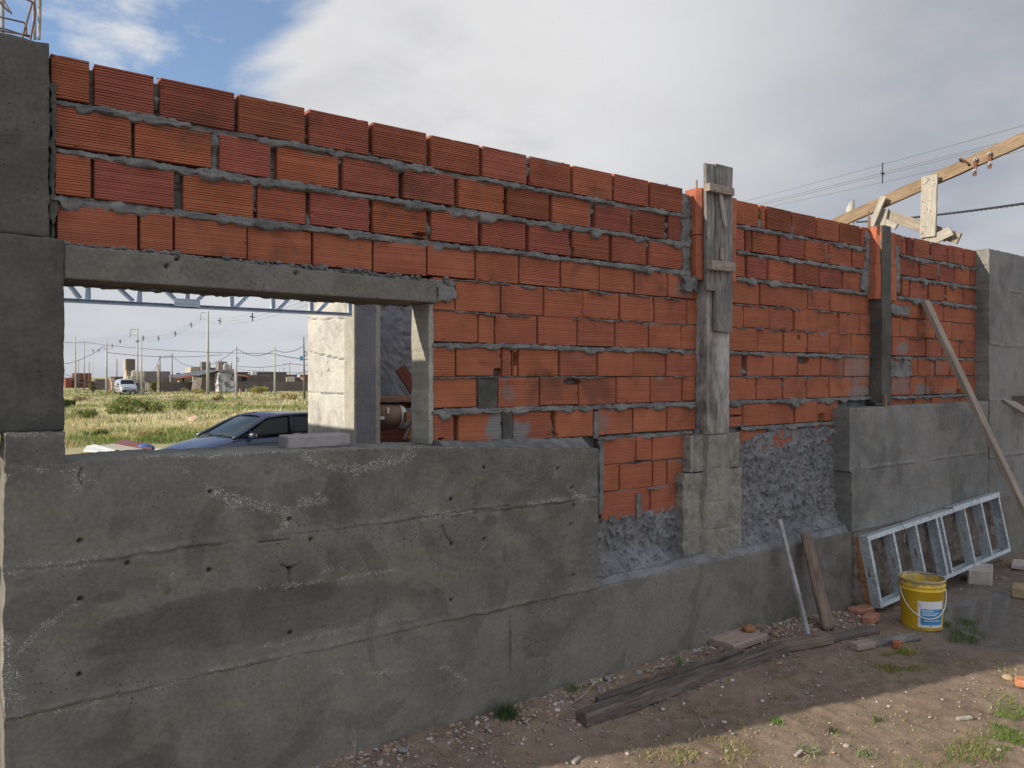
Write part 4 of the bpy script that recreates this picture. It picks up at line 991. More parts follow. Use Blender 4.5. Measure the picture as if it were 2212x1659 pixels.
# rolled cardboard with white end
cr_ = thing('cardboard_roll', 'big roll of brown cardboard with a white end under the shelf', 'cardboard roll', tuple(P(840, 925, YI-0.05)))
p0 = Vector(P(806, 897, YI-0.05)); p1 = Vector(P(857, 898, YI-0.05)); p2 = Vector(P(868, 898, YI-0.05)); rad = float(P(840, 873, YI)[2]-P(840, 922, YI)[2])/2
MB().tube([p0, p0.lerp(p1, .5), p1], [rad*1.0, rad*1.01, rad], 24).obj('cardboard', M_cardb, cr_, smooth=True)
MB().tube([p1+Vector((.001, 0, 0)), p2], [rad*1.02, rad*0.9], 24).obj('white_end', M_white, cr_, smooth=True)
for (a, b, c, d) in ((836, 880, 841, 893), (811, 900, 830, 906)):
    q = P(a, b, YI-rad-0.062); r = P(c, d, YI-rad-0.062); MB().box((q[0], YI-rad-0.066, r[2]), (r[0], YI-rad-0.056, q[2])).obj('tape', M_white, cr_)
o = plank('timber_offcut', P(874, 901, YI-.2), P(905, 901, YI-.2), 0.09, 0.11, M_wshelf); tag(o, 'short reddish timber end beside the cardboard roll', 'timber')
o = plank('stacked_lath', P(883, 949, YI-.25), P(899, 914, YI-.25), 0.05, 0.06, M_wshelf, up=(0, -1, 0)); tag(o, 'thin slanting lath nearest the window jamb, below the timber end', 'lath')
o = plank('stacked_lath', P(874, 949, YI-.2), P(889, 918, YI-.2), 0.05, 0.05, M_wpine, up=(0, -1, 0)); tag(o, 'paler slanting lath just left of the one at the window jamb', 'lath')
o = obj('storage_crate', *(lambda m: (m.V, m.F))(MB().box(tuple(P(818, 960, YI-.1)), (P(876, 920, YI)[0], YI+0.3, P(870, 925, YI)[2]), ch=0.006)), M_wred); tag(o, 'dark crate under the cardboard roll', 'crate')

# ------------------------------------------------------------------ on the sill
zs = 1.573
pv = obj('paver_block', *(lambda m: (m.V, m.F))(MB().box((P(622, 900, .03)[0], 0.03, zs), (P(757, 900, .03)[0], 0.165, zs+0.062), ch=0.006)), M_paver)
tag(pv, 'grey concrete block lying on the window sill', 'block')
mb = MB(); c = P(745, 966, -0.02)
mb.tube([tuple(np.array([c[0]-0.05+0.1*t, -0.03+0.03*math.sin(t*5), zs+0.006+0.012*math.sin(t*3.1)])) for t in np.linspace(0, 1, 14)], 0.0022, 5)
tag(mb.obj('wire_offcut', M_wire), 'thin bent wire lying on the sill beside the grey block', 'wire')

# ------------------------------------------------------------------ formwork on the middle column
fw = thing('column_formwork', 'weathered timber formwork boards nailed with cleats to the middle column', 'formwork', tuple(P(1550, 620, -.1)))
def vboard(name, pxl, pxr, pyt, pyb, p, th, mat, slant=0.0, label=None):
    xl, xr = X(pxl, p+th), X(pxr, p+th); c = (xl+xr)/2
    zt_, zb_ = Z((pxl+pxr)/2, pyt, p+th), Z((pxl+pxr)/2, pyb, p+th)
    return plank(name, (c, -(p+th/2), zb_), (c+slant, -(p+th/2), zt_), th, xr-xl, mat, up=(1, 0, 0), parent=fw, rag=0.004, label=label)
vboard('side_board', 1526.5, 1545, 354, 628, .098, .026, M_wgrey, -0.004)
vboard('front_board', 1546, 1582.5, 357.5, 716, .100, .027, M_wgrey, 0.004)
def cleat(a, b, c, d, p, th, mat=M_wcleat, name='cleat'):
    xl, xr = X(a, p+th), X(b, p+th); z = (Z((a+b)/2, c, p+th)+Z((a+b)/2, d, p+th))/2; hh = Z((a+b)/2, c, p+th)-Z((a+b)/2, d, p+th)
    o = plank(name, (xl, -(p+th/2), z), (xr, -(p+th/2), z), th, hh, mat, parent=fw, rag=0.004)
    m = MB()
    for f_ in (0.18, 0.52, 0.85):
        x = xl+(xr-xl)*f_; q = z+random.uniform(-.02, .02); MB().tube([(x, -(p+th)-0.003, q), (x, -(p+th)+0.01, q)], 0.0045, 6).obj('nail_head', M_rust, o)
cleat(1533, 1587, 400, 417, .128, .042); cleat(1537, 1589, 564, 584, .128, .045)
plank('wedge_stick', P(1556, 419, -.142), P(1567, 489, -.142), 0.018, 0.026, M_wpale, up=(1, 0, 0), parent=fw, rag=0.004)
plank('short_peg', P(1559.5, 536, -.14), P(1559.5, 561, -.14), 0.016, 0.034, M_wcleat, up=(1, 0, 0), parent=fw, rag=0.002)
plank('split_edge', P(1524, 360, -.105), P(1527, 516, -.112), 0.03, 0.008, M_wpale, up=(1, 0, 0), parent=fw, rag=0.006)

# wooden stake wedged low in the far column
o = plank('stake', P(1910, 868, -.17), P(1914, 885, -.13)+np.array([0, 0, 0]), 0.03, 0.03, M_wbrown, rag=0.003); 
o.matrix_local = Matrix.Translation(P(1911, 852, -.13)) @ Matrix.Rotation(math.pi/2, 4, 'Y') @ Matrix.Scale(0.9, 4, (1, 0, 0))
tag(o, 'small brown stake end sticking out at the foot of the far slender column', 'stake')

# ------------------------------------------------------------------ timbers standing behind the wall on the right
XB = 11.0
def bx_(px, py, dx=0.0): return PX(px, py, XB+dx)
bm = thing('timber_beam', 'long sunlit pine beam rising to the right above the wall', 'beam', tuple(bx_(2000, 400)))
plank('beam_timber', bx_(1770, 499), bx_(2330, 247), 0.06, 0.165, M_wpine, parent=bm, rag=0.008, seg=0.15)
for i, (a, b, c, d) in enumerate(((2107, 344, 2105, 378), (2137, 331, 2138, 362))):
    h_ = plank('hanger_strap', bx_(a, b-3, -.05), bx_(c, d+2, -.05), 0.012, 0.05, M_rust, up=(0, 1, 0), parent=bm)
    m = MB()
    for q in ((a+.3, b+0.5), (c+.8, d-9)):
        p = Vector(bx_(q[0], q[1], -.062)); m.tube([p, p+Vector((-0.012, 0, 0))], [0.027, 0.025], 12); m.tube([p+Vector((-.012, 0, 0)), p+Vector((-.035, 0, 0))], 0.012, 6)
    m.obj('bolt', M_wire, h_)
c0 = Vector(bx_(2083, 350, -.06)); u_ = (Vector(bx_(2092, 355, -.06))-Vector(bx_(2074, 346, -.06))); v_ = Vector((-0.10, 0, 0.06))
MB().tube([c0+u_*0.52*math.cos(t)+v_*0.45*math.sin(t) for t in np.linspace(0, 2*math.pi, 25)], 0.012, 6, cap=False).obj('iron_ring', M_rust, bm, smooth=True)
def loose(name, q0, q1, w, hgt, mat, label, dx=0.0, dx1=None, cat='plank', up=(1, 0, 0), nails=0):
    a = bx_(q0[0], q0[1], dx); b = bx_(q1[0], q1[1], dx if dx1 is None else dx1)
    o = plank(name, a, b, w, hgt, mat, up=up, rag=0.007, seg=0.1); tag(o, label, cat)
    if nails:
        L = float(np.linalg.norm(b-a))
        for _ in range(nails):
            s_ = random.choice([random.uniform(0.02, .2), random.uniform(.75, .98), random.uniform(0.3, .6)])*L; y = random.uniform(-.4, .4)*w
            MB().tube([(s_, y, hgt/2*sgn+0.0015*sgn) for sgn in (1, -1)], 0.008, 5).obj('nail_hole', M_black, o, local=True)
    return o
loose('upright_plank', (2004.5, 512), (2009, 379), 0.21, 0.035, M_wpale, 'upright bleached plank full of nail holes nailed across the pine beam', -0.11, nails=26)
loose('short_batten', (2016, 436), (2019, 382), 0.07, 0.04, M_wbrown, 'small brown batten behind the top of the upright bleached plank', -0.04, cat='batten')
loose('post_stub', (2006, 530), (2006, 500), 0.17, 0.09, M_wpine, 'short pine post showing under the upright bleached plank', -0.02, cat='post')
loose('leaning_plank', (1877, 502), (1909, 424), 0.085, 0.035, M_wpale, 'narrow bleached plank leaning against the left end of the pine beam', -0.12)
loose('split_plank', (1899, 498), (1908, 451), 0.16, 0.05, M_wpale, 'wide weathered plank end beside the narrow leaning plank', -0.03)
loose('brown_plank', (1884, 488), (1907, 436), 0.10, 0.035, M_wbrown, 'shaded brown plank just behind the narrow leaning plank', -0.03, cat='plank')
loose('tilted_plank', (1912, 463), (2072, 516), 0.15, 0.045, M_wcleat, 'weathered grey plank sloping down to the right behind the upright plank', 0.02)
loose('offcut_plank', (1912, 478), (1937, 490), 0.08, 0.05, M_wpale, 'small pale offcut under the high end of the sloping grey plank', -0.02, cat='offcut')
loose('cross_plank', (1990, 531), (2056, 498), 0.13, 0.035, M_wpale, 'pale plank crossing the low end of the sloping grey plank', -0.08)
loose('wood_chip', (2036, 516), (2055, 506), 0.09, 0.04, M_wcleat, 'small block of wood below the pale crossing plank', -0.04, cat='block')
# stub of a cement pipe
pst = thing('vent_pipe', 'pale cement pipe with a slanting top standing behind the wall', 'pipe', tuple(bx_(1837, 500, 1.0)))
V = []; n = 24; c = bx_(1837, 480, 1.0); ztop = bx_(1837, 440, 1.0)[2]; rp = 0.065
for j in range(n):
    q = 2*math.pi*j/n; V.append((c[0]+rp*math.cos(q), c[1]+rp*math.sin(q), c[2]-1.2))
for j in range(n):
    q = 2*math.pi*j/n; V.append((c[0]+rp*math.cos(q), c[1]+rp*math.sin(q), ztop-0.02-0.075*math.sin(q)))
for j in range(n):
    q = 2*math.pi*j/n; V.append((c[0]+rp*.8*math.cos(q), c[1]+rp*.8*math.sin(q), ztop-0.02-0.075*math.sin(q)))
for j in range(n):
    q = 2*math.pi*j/n; V.append((c[0]+rp*.8*math.cos(q), c[1]+rp*.8*math.sin(q), ztop-0.5))
F = [[i*n+j, i*n+(j+1) % n, (i+1)*n+(j+1) % n, (i+1)*n+j] for i in range(3) for j in range(n)]
obj('pipe_wall', V, F, M_pipe, pst, smooth=False)
# overhead lines above the right part of the wall
def span(pts, r, n=28, sag=0.0):
    p0, p1 = Vector(pts[0]), Vector(pts[1]); return [p0.lerp(p1, t)+Vector((0, 0, -4*sag*t*(1-t))) for t in np.linspace(0, 1, n)]
pl = thing('power_line', 'four thin power wires held by a dark spacer above the right of the wall', 'power line', tuple(AD(1900, 355, 34)))
for (a, b, c, d) in ((1560, 447, 2260, 250), (1560, 458, 2260, 275), (1560, 462, 2260, 281), (1560, 468, 2260, 306)):
    s_ = {447: .9, 458: .8, 462: .8, 468: .8}[b]
    qa, qb = AD(a, b, 55), AD(c, d, 24); MB().tube(span((qa, qa+(qb-qa)*1.5), .01, 30, .12), 0.011, 5).obj('wire', M_wire, pl)
def proj(p): q = np.array(p)-CAM; dd = q @ FW; return CX+FOC*(q @ RT)/dd, HY-FOC*q[2]/dd
w1 = min(span((AD(1560, 447, 55), AD(1560, 447, 55)+1.5*(AD(2260, 250, 24)-AD(1560, 447, 55))), .01, 400, .12), key=lambda p: abs(proj(p)[0]-1906)); w4 = min(span((AD(1560, 468, 55), AD(1560, 468, 55)+1.5*(AD(2260, 306, 24)-AD(1560, 468, 55))), .01, 400, .12), key=lambda p: abs(proj(p)[0]-1906))
c = (np.array(w1)+np.array(w4))/2; hh_ = float(w1[2]-w4[2])/2
m = MB(); m.tube([c+np.array([0, 0, hh_+.03]), c+np.array([0, 0, -hh_-.05])], 0.025, 6); m.tube([c+np.array([-.10, 0, 0]), c+np.array([.10, 0, 0])], [.05, .05], 8); m.tube([c+np.array([0, 0, hh_]), c+np.array([.05, 0, hh_+.08])], 0.03, 6)
m.obj('spacer', M_cable, pl)
tc = thing('twisted_cable', 'thick black twisted cable passing behind the upright bleached plank', 'cable', tuple(AD(2000, 448, 16)))
base_ = span((AD(1850, 480, 20), AD(1850, 480, 20)+1.6*(AD(2300, 411, 12)-AD(1850, 480, 20))), 0, 190, 0.12)
for ph in (0, 2.1, 4.2):
    MB().tube([p+Vector((0, 0.013*math.cos(i*0.9+ph), 0.013*math.sin(i*0.9+ph))) for i, p in enumerate(base_)], 0.013, 5).obj('strand', M_cable, tc, smooth=True)

# ------------------------------------------------------------------ leaning prop and plank end on the right
pa = Vector(P(1998, 651, -.045)); pb = Vector(TG(2303, 1290))
o = plank('leaning_prop', pb, pa, 0.10, 0.045, M_wtan, up=(0, -1, 0.3), rag=0.003, seg=0.1); tag(o, 'long tan timber prop leaning from the ground against the top of the wall', 'timber prop')
o = plank('board_end', P(2178, 868, -.35), P(2300, 945, -.95), 0.16, 0.04, M_wtan, up=(0, -.4, 1), rag=0.003); tag(o, 'short tan board end sticking in from the right edge beside the pier', 'board')
o = obj('wooden_bracket', *(lambda m: (m.V, m.F))(MB().box((P(2188, 880, -.14)[0], -0.26, P(2188, 886, -.2)[2]), (9.9, -0.137, P(2188, 856, -.2)[2]), ch=0.004)), M_wbrown); tag(o, 'brown wooden bracket fixed to the pier above the tan board end', 'bracket')

# ------------------------------------------------------------------ galvanised wall frame
yfB = -0.285; 
BL = np.array([6.075, -0.27, float(terrain(6.07, -.3))+0.012])
TL = P(1844, 1156.5, -.163)
u0 = P(1873.9, 1159.5, -.255); u1 = P(2158.6, 1066, -.255)
vdir = Vector(TL-BL); 
udir = Vector(u1-u0); Lf = udir.length; udir.normalize()
nd = udir.cross(vdir).normalized()
if nd.y > 0: nd = -nd
vdir = nd.cross(udir) if nd.cross(udir).z > 0 else -nd.cross(udir)
Hf = 0.575
MF = Matrix((udir, vdir, nd)).transposed().to_4x4(); MF.translation = Vector(u0) - vdir*Hf - nd*0.095
fr_ = thing('steel_frame', 'galvanised steel wall frame with studs lying on its side against the concrete', 'steel frame', tuple(MF.translation))
def cprof(name, a, b, depth=0.092, fl=0.022, vertical=True, side=1, mat=M_galv, hole=True):
    """channel between local (u,v) points a and b; web depth along n, flanges turned to side"""
    m = MB(); t = 0.0025
    (ua, va), (ub, vb) = a, b
    if vertical:
        nS = 1
        if hole:
            ym = va+(vb-va)*0.5; hs = 0.045; z0, z1 = depth*0.34, depth*0.66
            m.box((ua, va, 0), (ua+t, ym-hs, depth)); m.box((ua, ym+hs, 0), (ua+t, vb, depth)); m.box((ua, ym-hs, 0), (ua+t, ym+hs, z0)); m.box((ua, ym-hs, z1), (ua+t, ym+hs, depth))
        else: m.box((ua, va, 0), (ua+t, vb, depth))
        x0, x1 = (ua+t, ua+fl) if side > 0 else (ua-fl, ua)
        m.box((x0, va, depth-t), (x1, vb, depth)); m.box((x0, va, 0), (x1, vb, t))
        xl = x1-t if side > 0 else x0
        m.box((xl, va, depth-0.012), (xl+t, vb, depth-t)); m.box((xl, va, t), (xl+t, vb, 0.012))
    else:
        y0 = va
        m.box((ua, y0, 0), (ub, y0+t, depth))
        q0, q1 = (y0+t, y0+fl) if side > 0 else (y0-fl, y0)
        m.box((ua, q0, depth-t), (ub, q1, depth)); m.box((ua, q0, 0), (ub, q1, t))
    V = [tuple(MF @ Vector(v)) for v in m.V]
    return obj(name, V, m.F, mat, fr_)
cprof('bottom_track', (0, 0), (Lf, 0), vertical=False, side=1, fl=0.035)
cprof('top_track', (0, Hf), (Lf*0.60, Hf), depth=0.094, vertical=False, side=-1, fl=0.036)
cprof('top_track', (Lf*0.60+0.004, Hf+0.012), (Lf, Hf+0.012), depth=0.097, vertical=False, side=-1, fl=0.045)
cprof('end_stud', (0.003, 0.003), (0.003, Hf-0.003), depth=0.0915, fl=0.036)
for i, px in enumerate((1927.5, 1976, 2024, 2031, 2081, 2118)):
    py = np.interp(px, [1873.9, 2158.6], [1159.5, 1066]); w0 = P(px, py, -.255); uu = float((Vector(w0)-Vector(u0)).dot(udir))
    cprof('stud', (uu, 0.004), (uu, Hf-0.004), depth=0.0905, fl=0.030, side=-1 if i == 2 else 1, hole=i not in (2,))
cprof('end_stud', (Lf-0.003, 0.003), (Lf-0.003, Hf), depth=0.0915, fl=0.030, side=-1)
mb = MB(); V = []
mb.box((-0.012, -0.01, -0.03), (-0.002, Hf+0.002, 0.012)); V = [tuple(MF @ Vector(v)) for v in mb.V]
obj('rusty_edging', V, mb.F, M_bark, fr_, label='rusty ragged strip along the left end')
# strings hanging from the top rail
for (a, b, c, d, e, f) in ((2075, 1090, 2089, 1120, 2086, 1138), (2070, 1088, 2088, 1100, 2092, 1126), (1945, 1128, 1957, 1155, 1954, 1172), (1930, 1127, 1950, 1126, 1958, 1150)):
    mb = MB(); k = -.30
    q0, q1, q2 = Vector(P(a, b, -.18)), Vector(P(c, d, k)), Vector(P(e, f, k)); pts = []
    for t in np.linspace(0, 1, 12): pts.append(q0*(1-t)**2+q1*2*t*(1-t)+q2*t*t+Vector((random.uniform(-.004, .004), 0, random.uniform(-.004, .004))))
    mb.tube(pts, 0.0035, 5); tag(mb.obj('straw_string', plain('dry_string', (0.22, 0.20, 0.16), 0.95)), {2075: 'dry string hanging deepest from the right half of the steel frame', 2070: 'short dry string beside the deepest one on the right half of the frame', 1945: 'dry string hanging straight down from the left half of the steel frame', 1930: 'dry string lying along the top rail on the left half of the frame'}[a], 'string', 'strings over the steel frame')
# slurry behind the frame
def lump(name, c, r, mat, label, cat, seed, group=None, n=3, flat=0.6, sub=2, par=None):
    rr = np.random.default_rng(seed); m = MB()
    V, F = rock(r, rr, flat); m.add(V+np.array([c[0], c[1], c[2]+r*flat*0.55]), F)
    o = m.obj(name, mat, par); o.modifiers.new('sub', 'SUBSURF').levels = 1; o.modifiers['sub'].render_levels = 1
    if label: tag(o, label, cat, group)
    return o

# ------------------------------------------------------------------ bucket
bc = TG(1991, 1352); bucket = thing('bucket', 'yellow plastic bucket crusted with cement standing in front of the steel frame', 'bucket', (bc[0], bc[1], bc[2]-0.004))
H_ = 0.385; rb, rt = 0.142, 0.160
prof = [(0.0, 0.004), (rb-0.01, 0.0), (rb, 0.012), (rb+(rt-rb)*0.78*0.98, H_*0.78)]
for z_, dr in ((0.785, .010), (0.80, .011), (0.815, .002), (0.86, .003), (0.87, .011), (0.885, .011), (0.90, .003), (0.955, .004), (0.965, .012), (1.0, .012)):
    prof.append((rb+(rt-rb)*z_+dr-0.004, H_*z_))
prof += [(rt-0.001, H_), (rt-0.006, H_-0.004), (rt-0.012, H_-0.05), (rt-0.016, H_-0.15)]
MB().lathe(prof, n=56, cap0=False).obj('shell', M_yellow, bucket, local=True, smooth=True)
m = MB(); n = 40; V = [(0, 0, H_-0.135)]; F = []
for k_ in range(1, 7):
    for j in range(n):
        q = 2*math.pi*j/n; r = (rt-0.010)*k_/6; zz = H_-0.135+0.02*float(fbm(math.cos(q)*r*25, math.sin(q)*r*25, 3, 4)) + (0.05 if k_ == 6 else 0.0)
        V.append((r*math.cos(q), r*math.sin(q), zz))
for j in range(n): F.append([0, 1+j, 1+(j+1) % n])
for k_ in range(5):
    for j in range(n): F.append([1+k_*n+j, 1+(k_+1)*n+j, 1+(k_+1)*n+(j+1) % n, 1+k_*n+(j+1) % n])
obj('cement_slurry', V, F, M_slurry, bucket, local=True, smooth=True)
m = MB(); n = 64                                                   # cement crust on the rim
cr_r = [0.003+0.011*max(0.0, 0.45+0.9*float(fbm(math.cos(2*math.pi*j/n)*4, math.sin(2*math.pi*j/n)*4, 4, 12))) for j in range(n)]
m.tube([((rt-0.001)*math.cos(2*math.pi*j/n), (rt-0.001)*math.sin(2*math.pi*j/n), H_-0.55*cr_r[j % n]) for j in range(n+1)], cr_r+[cr_r[0]], 7, cap=False)
m.obj('cement_crust', plain('dried_cement', (0.30, 0.27, 0.21), 0.95, var=.2, sc=20, bs=.8), bucket, local=True)
# label on the side: a curved sheet; camera-facing direction
vd = math.atan2(CAM[1]-bc[1], CAM[0]-bc[0])
def curved(name, a0, a1, z0, z1, off, mat, parent, n=16):
    V = []; F = []
    for i in range(n+1):
        q = vd+a0+(a1-a0)*i/n
        for z in (z0, z1): r = rb+(rt-rb)*z/H_+off; V.append((r*math.cos(q), r*math.sin(q), z))
    for i in range(n+1):
        q = vd+a0+(a1-a0)*i/n
        for z in (z0, z1): r = rb+(rt-rb)*z/H_+off+0.001; V.append((r*math.cos(q), r*math.sin(q), z))
    k = 2*(n+1)
    for i in range(n): F.append([i*2, i*2+1, i*2+3, i*2+2][::-1]); F.append([k+i*2, k+i*2+1, k+i*2+3, k+i*2+2]); F.append([i*2, i*2+2, k+i*2+2, k+i*2]); F.append([i*2+1, k+i*2+1, k+i*2+3, i*2+3])
    F.append([0, k, k+1, 1]); F.append([2*n, 2*n+1, k+2*n+1, k+2*n])
    return obj(name, V, F, mat, parent, local=True, smooth=False)
lab = curved('paper_label', -0.18, 1.12, 0.035, 0.235, 0.0012, M_label, bucket)
curved('blue_print', -0.05, 1.08, 0.055, 0.175, 0.0026, M_blue, lab)
for i, (a0, a1, z) in enumerate(((0.02, 0.55, 0.158), (0.02, 0.85, 0.142), (0.02, 0.7, 0.128), (0.1, 0.9, 0.085))):
    curved('print_line', a0, a1, z, z+0.006 if i else z+0.009, 0.0040, M_label, lab)
m = MB(); pts = []
for t in np.linspace(0, 1, 30):
    q = vd - 1.42 + 2.84*t; drop = 0.20*math.sin(math.pi*t)**0.8; z = H_*0.80-drop; r = rb+(rt-rb)*z/H_+0.008+0.03*math.sin(math.pi*t)*0.4
    pts.append((r*math.cos(q+0.30), r*math.sin(q+0.30), z))
m.tube(pts, 0.0042, 8).obj('handle', M_white, bucket, local=True, smooth=True)

# ------------------------------------------------------------------ blocks and rubble
def block(name, c, sz, rz, mat, label, cat, group=None, tilt=0.0, seed=1, ch=0.01, cut=3):
    rr = np.random.default_rng(seed); m = MB().box((-sz[0]/2, -sz[1]/2, 0), (sz[0]/2, sz[1]/2, sz[2]), ch=ch)
    V = np.array(m.V); V += rr.normal(0, min(sz)*0.025, V.shape)
    M = Matrix.Translation(Vector(c)) @ Matrix.Rotation(rz, 4, 'Z') @ Matrix.Rotation(tilt, 4, 'X')
    o = obj(name, V, m.F, mat, None, M=M); tag(o, label, cat, group); return o
c = TG(2138, 1262); block('building_block', c+np.array([0.05, 0.10, -0.01]), (0.34, 0.19, 0.15), 0.35, M_block, 'large pinkish white block propping up the right end of the steel frame', 'block', seed=4, ch=0.012)
c = TG(1868, 1326); block('clay_brick', c+np.array([0, 0.03, 0]), (0.21, 0.11, 0.05), -0.15, M_rubble, 'old flat clay brick under the left corner of the steel frame', 'brick', seed=5, ch=0.012)
c = TG(1886, 1347); block('clay_brick', c+np.array([0, 0.02, 0]), (0.17, 0.09, 0.07), 0.2, M_rubble, 'chunkier clay brick lying just in front of the other flat one', 'brick', seed=6, ch=0.014)
c = TG(1937.5, 1399); block('brick_stub', c, (0.06, 0.05, 0.05), 0.3, M_clay, 'small orange brick stub leaning on a grey plank below the bucket', 'brick piece', seed=7, ch=0.008)
c = TG(2206, 1290); block('yellow_block', c+np.array([0.05, 0.02, 0]), (0.24, 0.14, 0.09), 0.3, plain('yellowish_block', (0.33, 0.25, 0.15), 0.95, var=0.2, sc=10, bs=0.5), 'yellowish block at the right edge behind the wet mud', 'block', seed=8)
c = TG(2205, 1228); block('flat_block', c+np.array([0.06, 0.02, 0]), (0.30, 0.16, 0.05), 0.3, M_block, 'flat pale block at the right edge, beyond the yellowish one', 'block', seed=9)
c = TG(2178, 1469); lump('field_stone', c, 0.05, plain('ochre_stone', (0.33, 0.25, 0.16), 0.95, var=0.2, sc=30, bs=.6), 'rounded ochre stone in sun near the right edge', 'stone', 3)
c = TG(2206, 1482); block('brick_fragment', c, (0.11, 0.07, 0.05), 0.4, plain('orange_fragment', (0.46, 0.20, 0.10), 0.95, var=.2, sc=20, bs=.6), 'pale orange brick fragment lying in the sun at the right edge', 'brick piece', seed=10, ch=0.015)

# ------------------------------------------------------------------ timbers on the ground
def gplank(name, q0, q1, w, hgt, mat, label, lift=0.0, cat='plank', rag=0.004, **k):
    a = TG(*q0); b = TG(*q1); a = a+np.array([0, 0, hgt/2+lift]); b = b+np.array([0, 0, hgt/2+lift])
    o = plank(name, a, b, w, hgt, mat, rag=rag, **k); tag(o, label, cat); return o
gplank('rotten_beam', (1256, 1566), (1692, 1410), 0.085, 0.070, M_wdark, 'long dark rotten beam lying on the soil beside the wall', rag=0.014, ch=0.006, cat='beam', seg=0.04)
gplank('splintered_board', (1290, 1528), (1600, 1420), 0.04, 0.06, M_wdark, 'dark splintered board lying along the wall side of the rotten beam', lift=0.0, cat='board', rag=0.012, seg=0.03)
gplank('beam_stub', (1618, 1432), (1672, 1418), 0.045, 0.036, M_wbrown, 'short rounded wood stub in front of the far end of the rotten beam', cat='wood piece', ch=0.012)
gplank('brown_batten', (1668, 1410), (1791, 1387), 0.085, 0.062, M_wbrown, 'brown batten lying beyond the rotten beam at the foot of the white stick', cat='batten')
gplank('grey_batten', (1792, 1386), (1893, 1366), 0.06, 0.048, M_wdark, 'grey batten with a charred end continuing from the brown batten', cat='batten')
gplank('charred_plank', (1849, 1402), (1982, 1381), 0.065, 0.038, M_wgrey, 'grey plank with a pale end lying in front of the bucket', lift=0.004)
gplank('plank_tip', (1843, 1404), (1882, 1398), 0.072, 0.043, M_wflat, 'pale faded end piece of the plank in front of the bucket', lift=0.005)
gplank('faded_offcut', (1558, 1404), (1640, 1374), 0.20, 0.05, M_wflat, 'flat faded wood offcut against the wall behind the rotten beam', lift=0.008)
for i, (a, b, r) in enumerate(((1618, 1380, .075), (1640, 1374, .062), (1655, 1384, .056), (1674, 1388, .046))):
    c = TG(a, b); lump('rotten_wood_chunk' if i else 'orange_chunk', c+np.array([0, 0, 0.045]), r, M_bark if i == 0 else M_wbrown, ['rust orange lump on the faded wood offcut', 'splintered brown chunk nearest the orange lump', 'middle one of the splintered brown chunks', 'splintered brown chunk farthest from the orange lump'][i], 'wood chunk', 30+i)
a = TG(1749, 1384); b = P(1683, 1122, -.165)
o = plank('white_stick', a, b, 0.036, 0.022, M_wwhite, up=(0, -1, 0.3), rag=0.0015, ch=0.001, seg=0.06); tag(o, 'slim whitewashed stick leaning against the concrete plinth', 'stick')
a = TG(1792, 1360)+np.array([0, 0.01, 0]); b = Vector(P(1740, 1152, -.19))
hl = thing('half_log', 'thick split log with bark leaning on the plinth beside the white stick', 'log', tuple(a))
M, L = frame(a, b, (0, -1, 0.3)); V = []; F = []; n = 9; ns = 22
for i in range(ns):
    x = L*i/(ns-1); rr0 = 0.066*(1-0.12*i/ns)
    for j in range(n):
        q = math.pi*j/(n-1)-0.0; V.append((x, rr0*math.cos(q)*(1+.04*float(fbm(x*8, j, 2, 3))), rr0*0.75*math.sin(q)-0.01+0.003*float(fbm(x*20, j*2, 2, 4))))
for i in range(ns-1):
    for j in range(n): F.append([i*n+j, (i+1)*n+j, (i+1)*n+(j+1) % n, i*n+(j+1) % n])
F.append(list(range(n))); F.append([(ns-1)*n+j for j in range(n)][::-1])
obj('split_wood', V, F, M_wbrown, hl, M=M, smooth=True)
m = MB()
for i in range(40):
    x = L*(0.02+0.72*i/40); V_, F_ = rock(0.018, np.random.default_rng(i), 0.6); m.add(V_*np.array([1.4, .6, 1])+np.array([x, -0.064+random.uniform(-.003, .003), -0.005]), F_)
obj('bark_edge', m.V, m.F, M_bark, hl, M=M)
# ------------------------------------------------------------------ vehicles
def lathe_x(m, prof, c, n=24):
    """ring profile (r, y) turned about the car's y axis"""
    k = len(m.V)
    for (r, y) in prof:
        for j in range(n):
            q = 2*math.pi*j/n; m.V.append((c[0]+r*math.cos(q), c[1]+y, c[2]+r*math.sin(q)))
    for i in range(len(prof)-1):
        for j in range(n): m.F.append([k+i*n+j, k+i*n+(j+1) % n, k+(i+1)*n+(j+1) % n, k+(i+1)*n+j])
    m.F.append([k+j for j in range(n)]); m.F.append([k+(len(prof)-1)*n+j for j in range(n)][::-1])
def wheel(root, x, y, s, r=0.30):
    m = MB(); lathe_x(m, [(r*0.62, -0.09*s), (r*0.95, -0.09*s), (r, -0.06*s), (r, 0.07*s), (r*0.95, 0.09*s), (r*0.65, 0.092*s)], (x, y, r))
    w_ = m.obj('wheel', M_tyre, root, local=True, smooth=False)
    m = MB(); lathe_x(m, [(r*0.64, 0.0*s), (r*0.64, 0.088*s), (r*0.55, 0.075*s), (r*0.15, 0.08*s)], (x, y, r)); m.obj('rim', M_rim, w_, local=True)
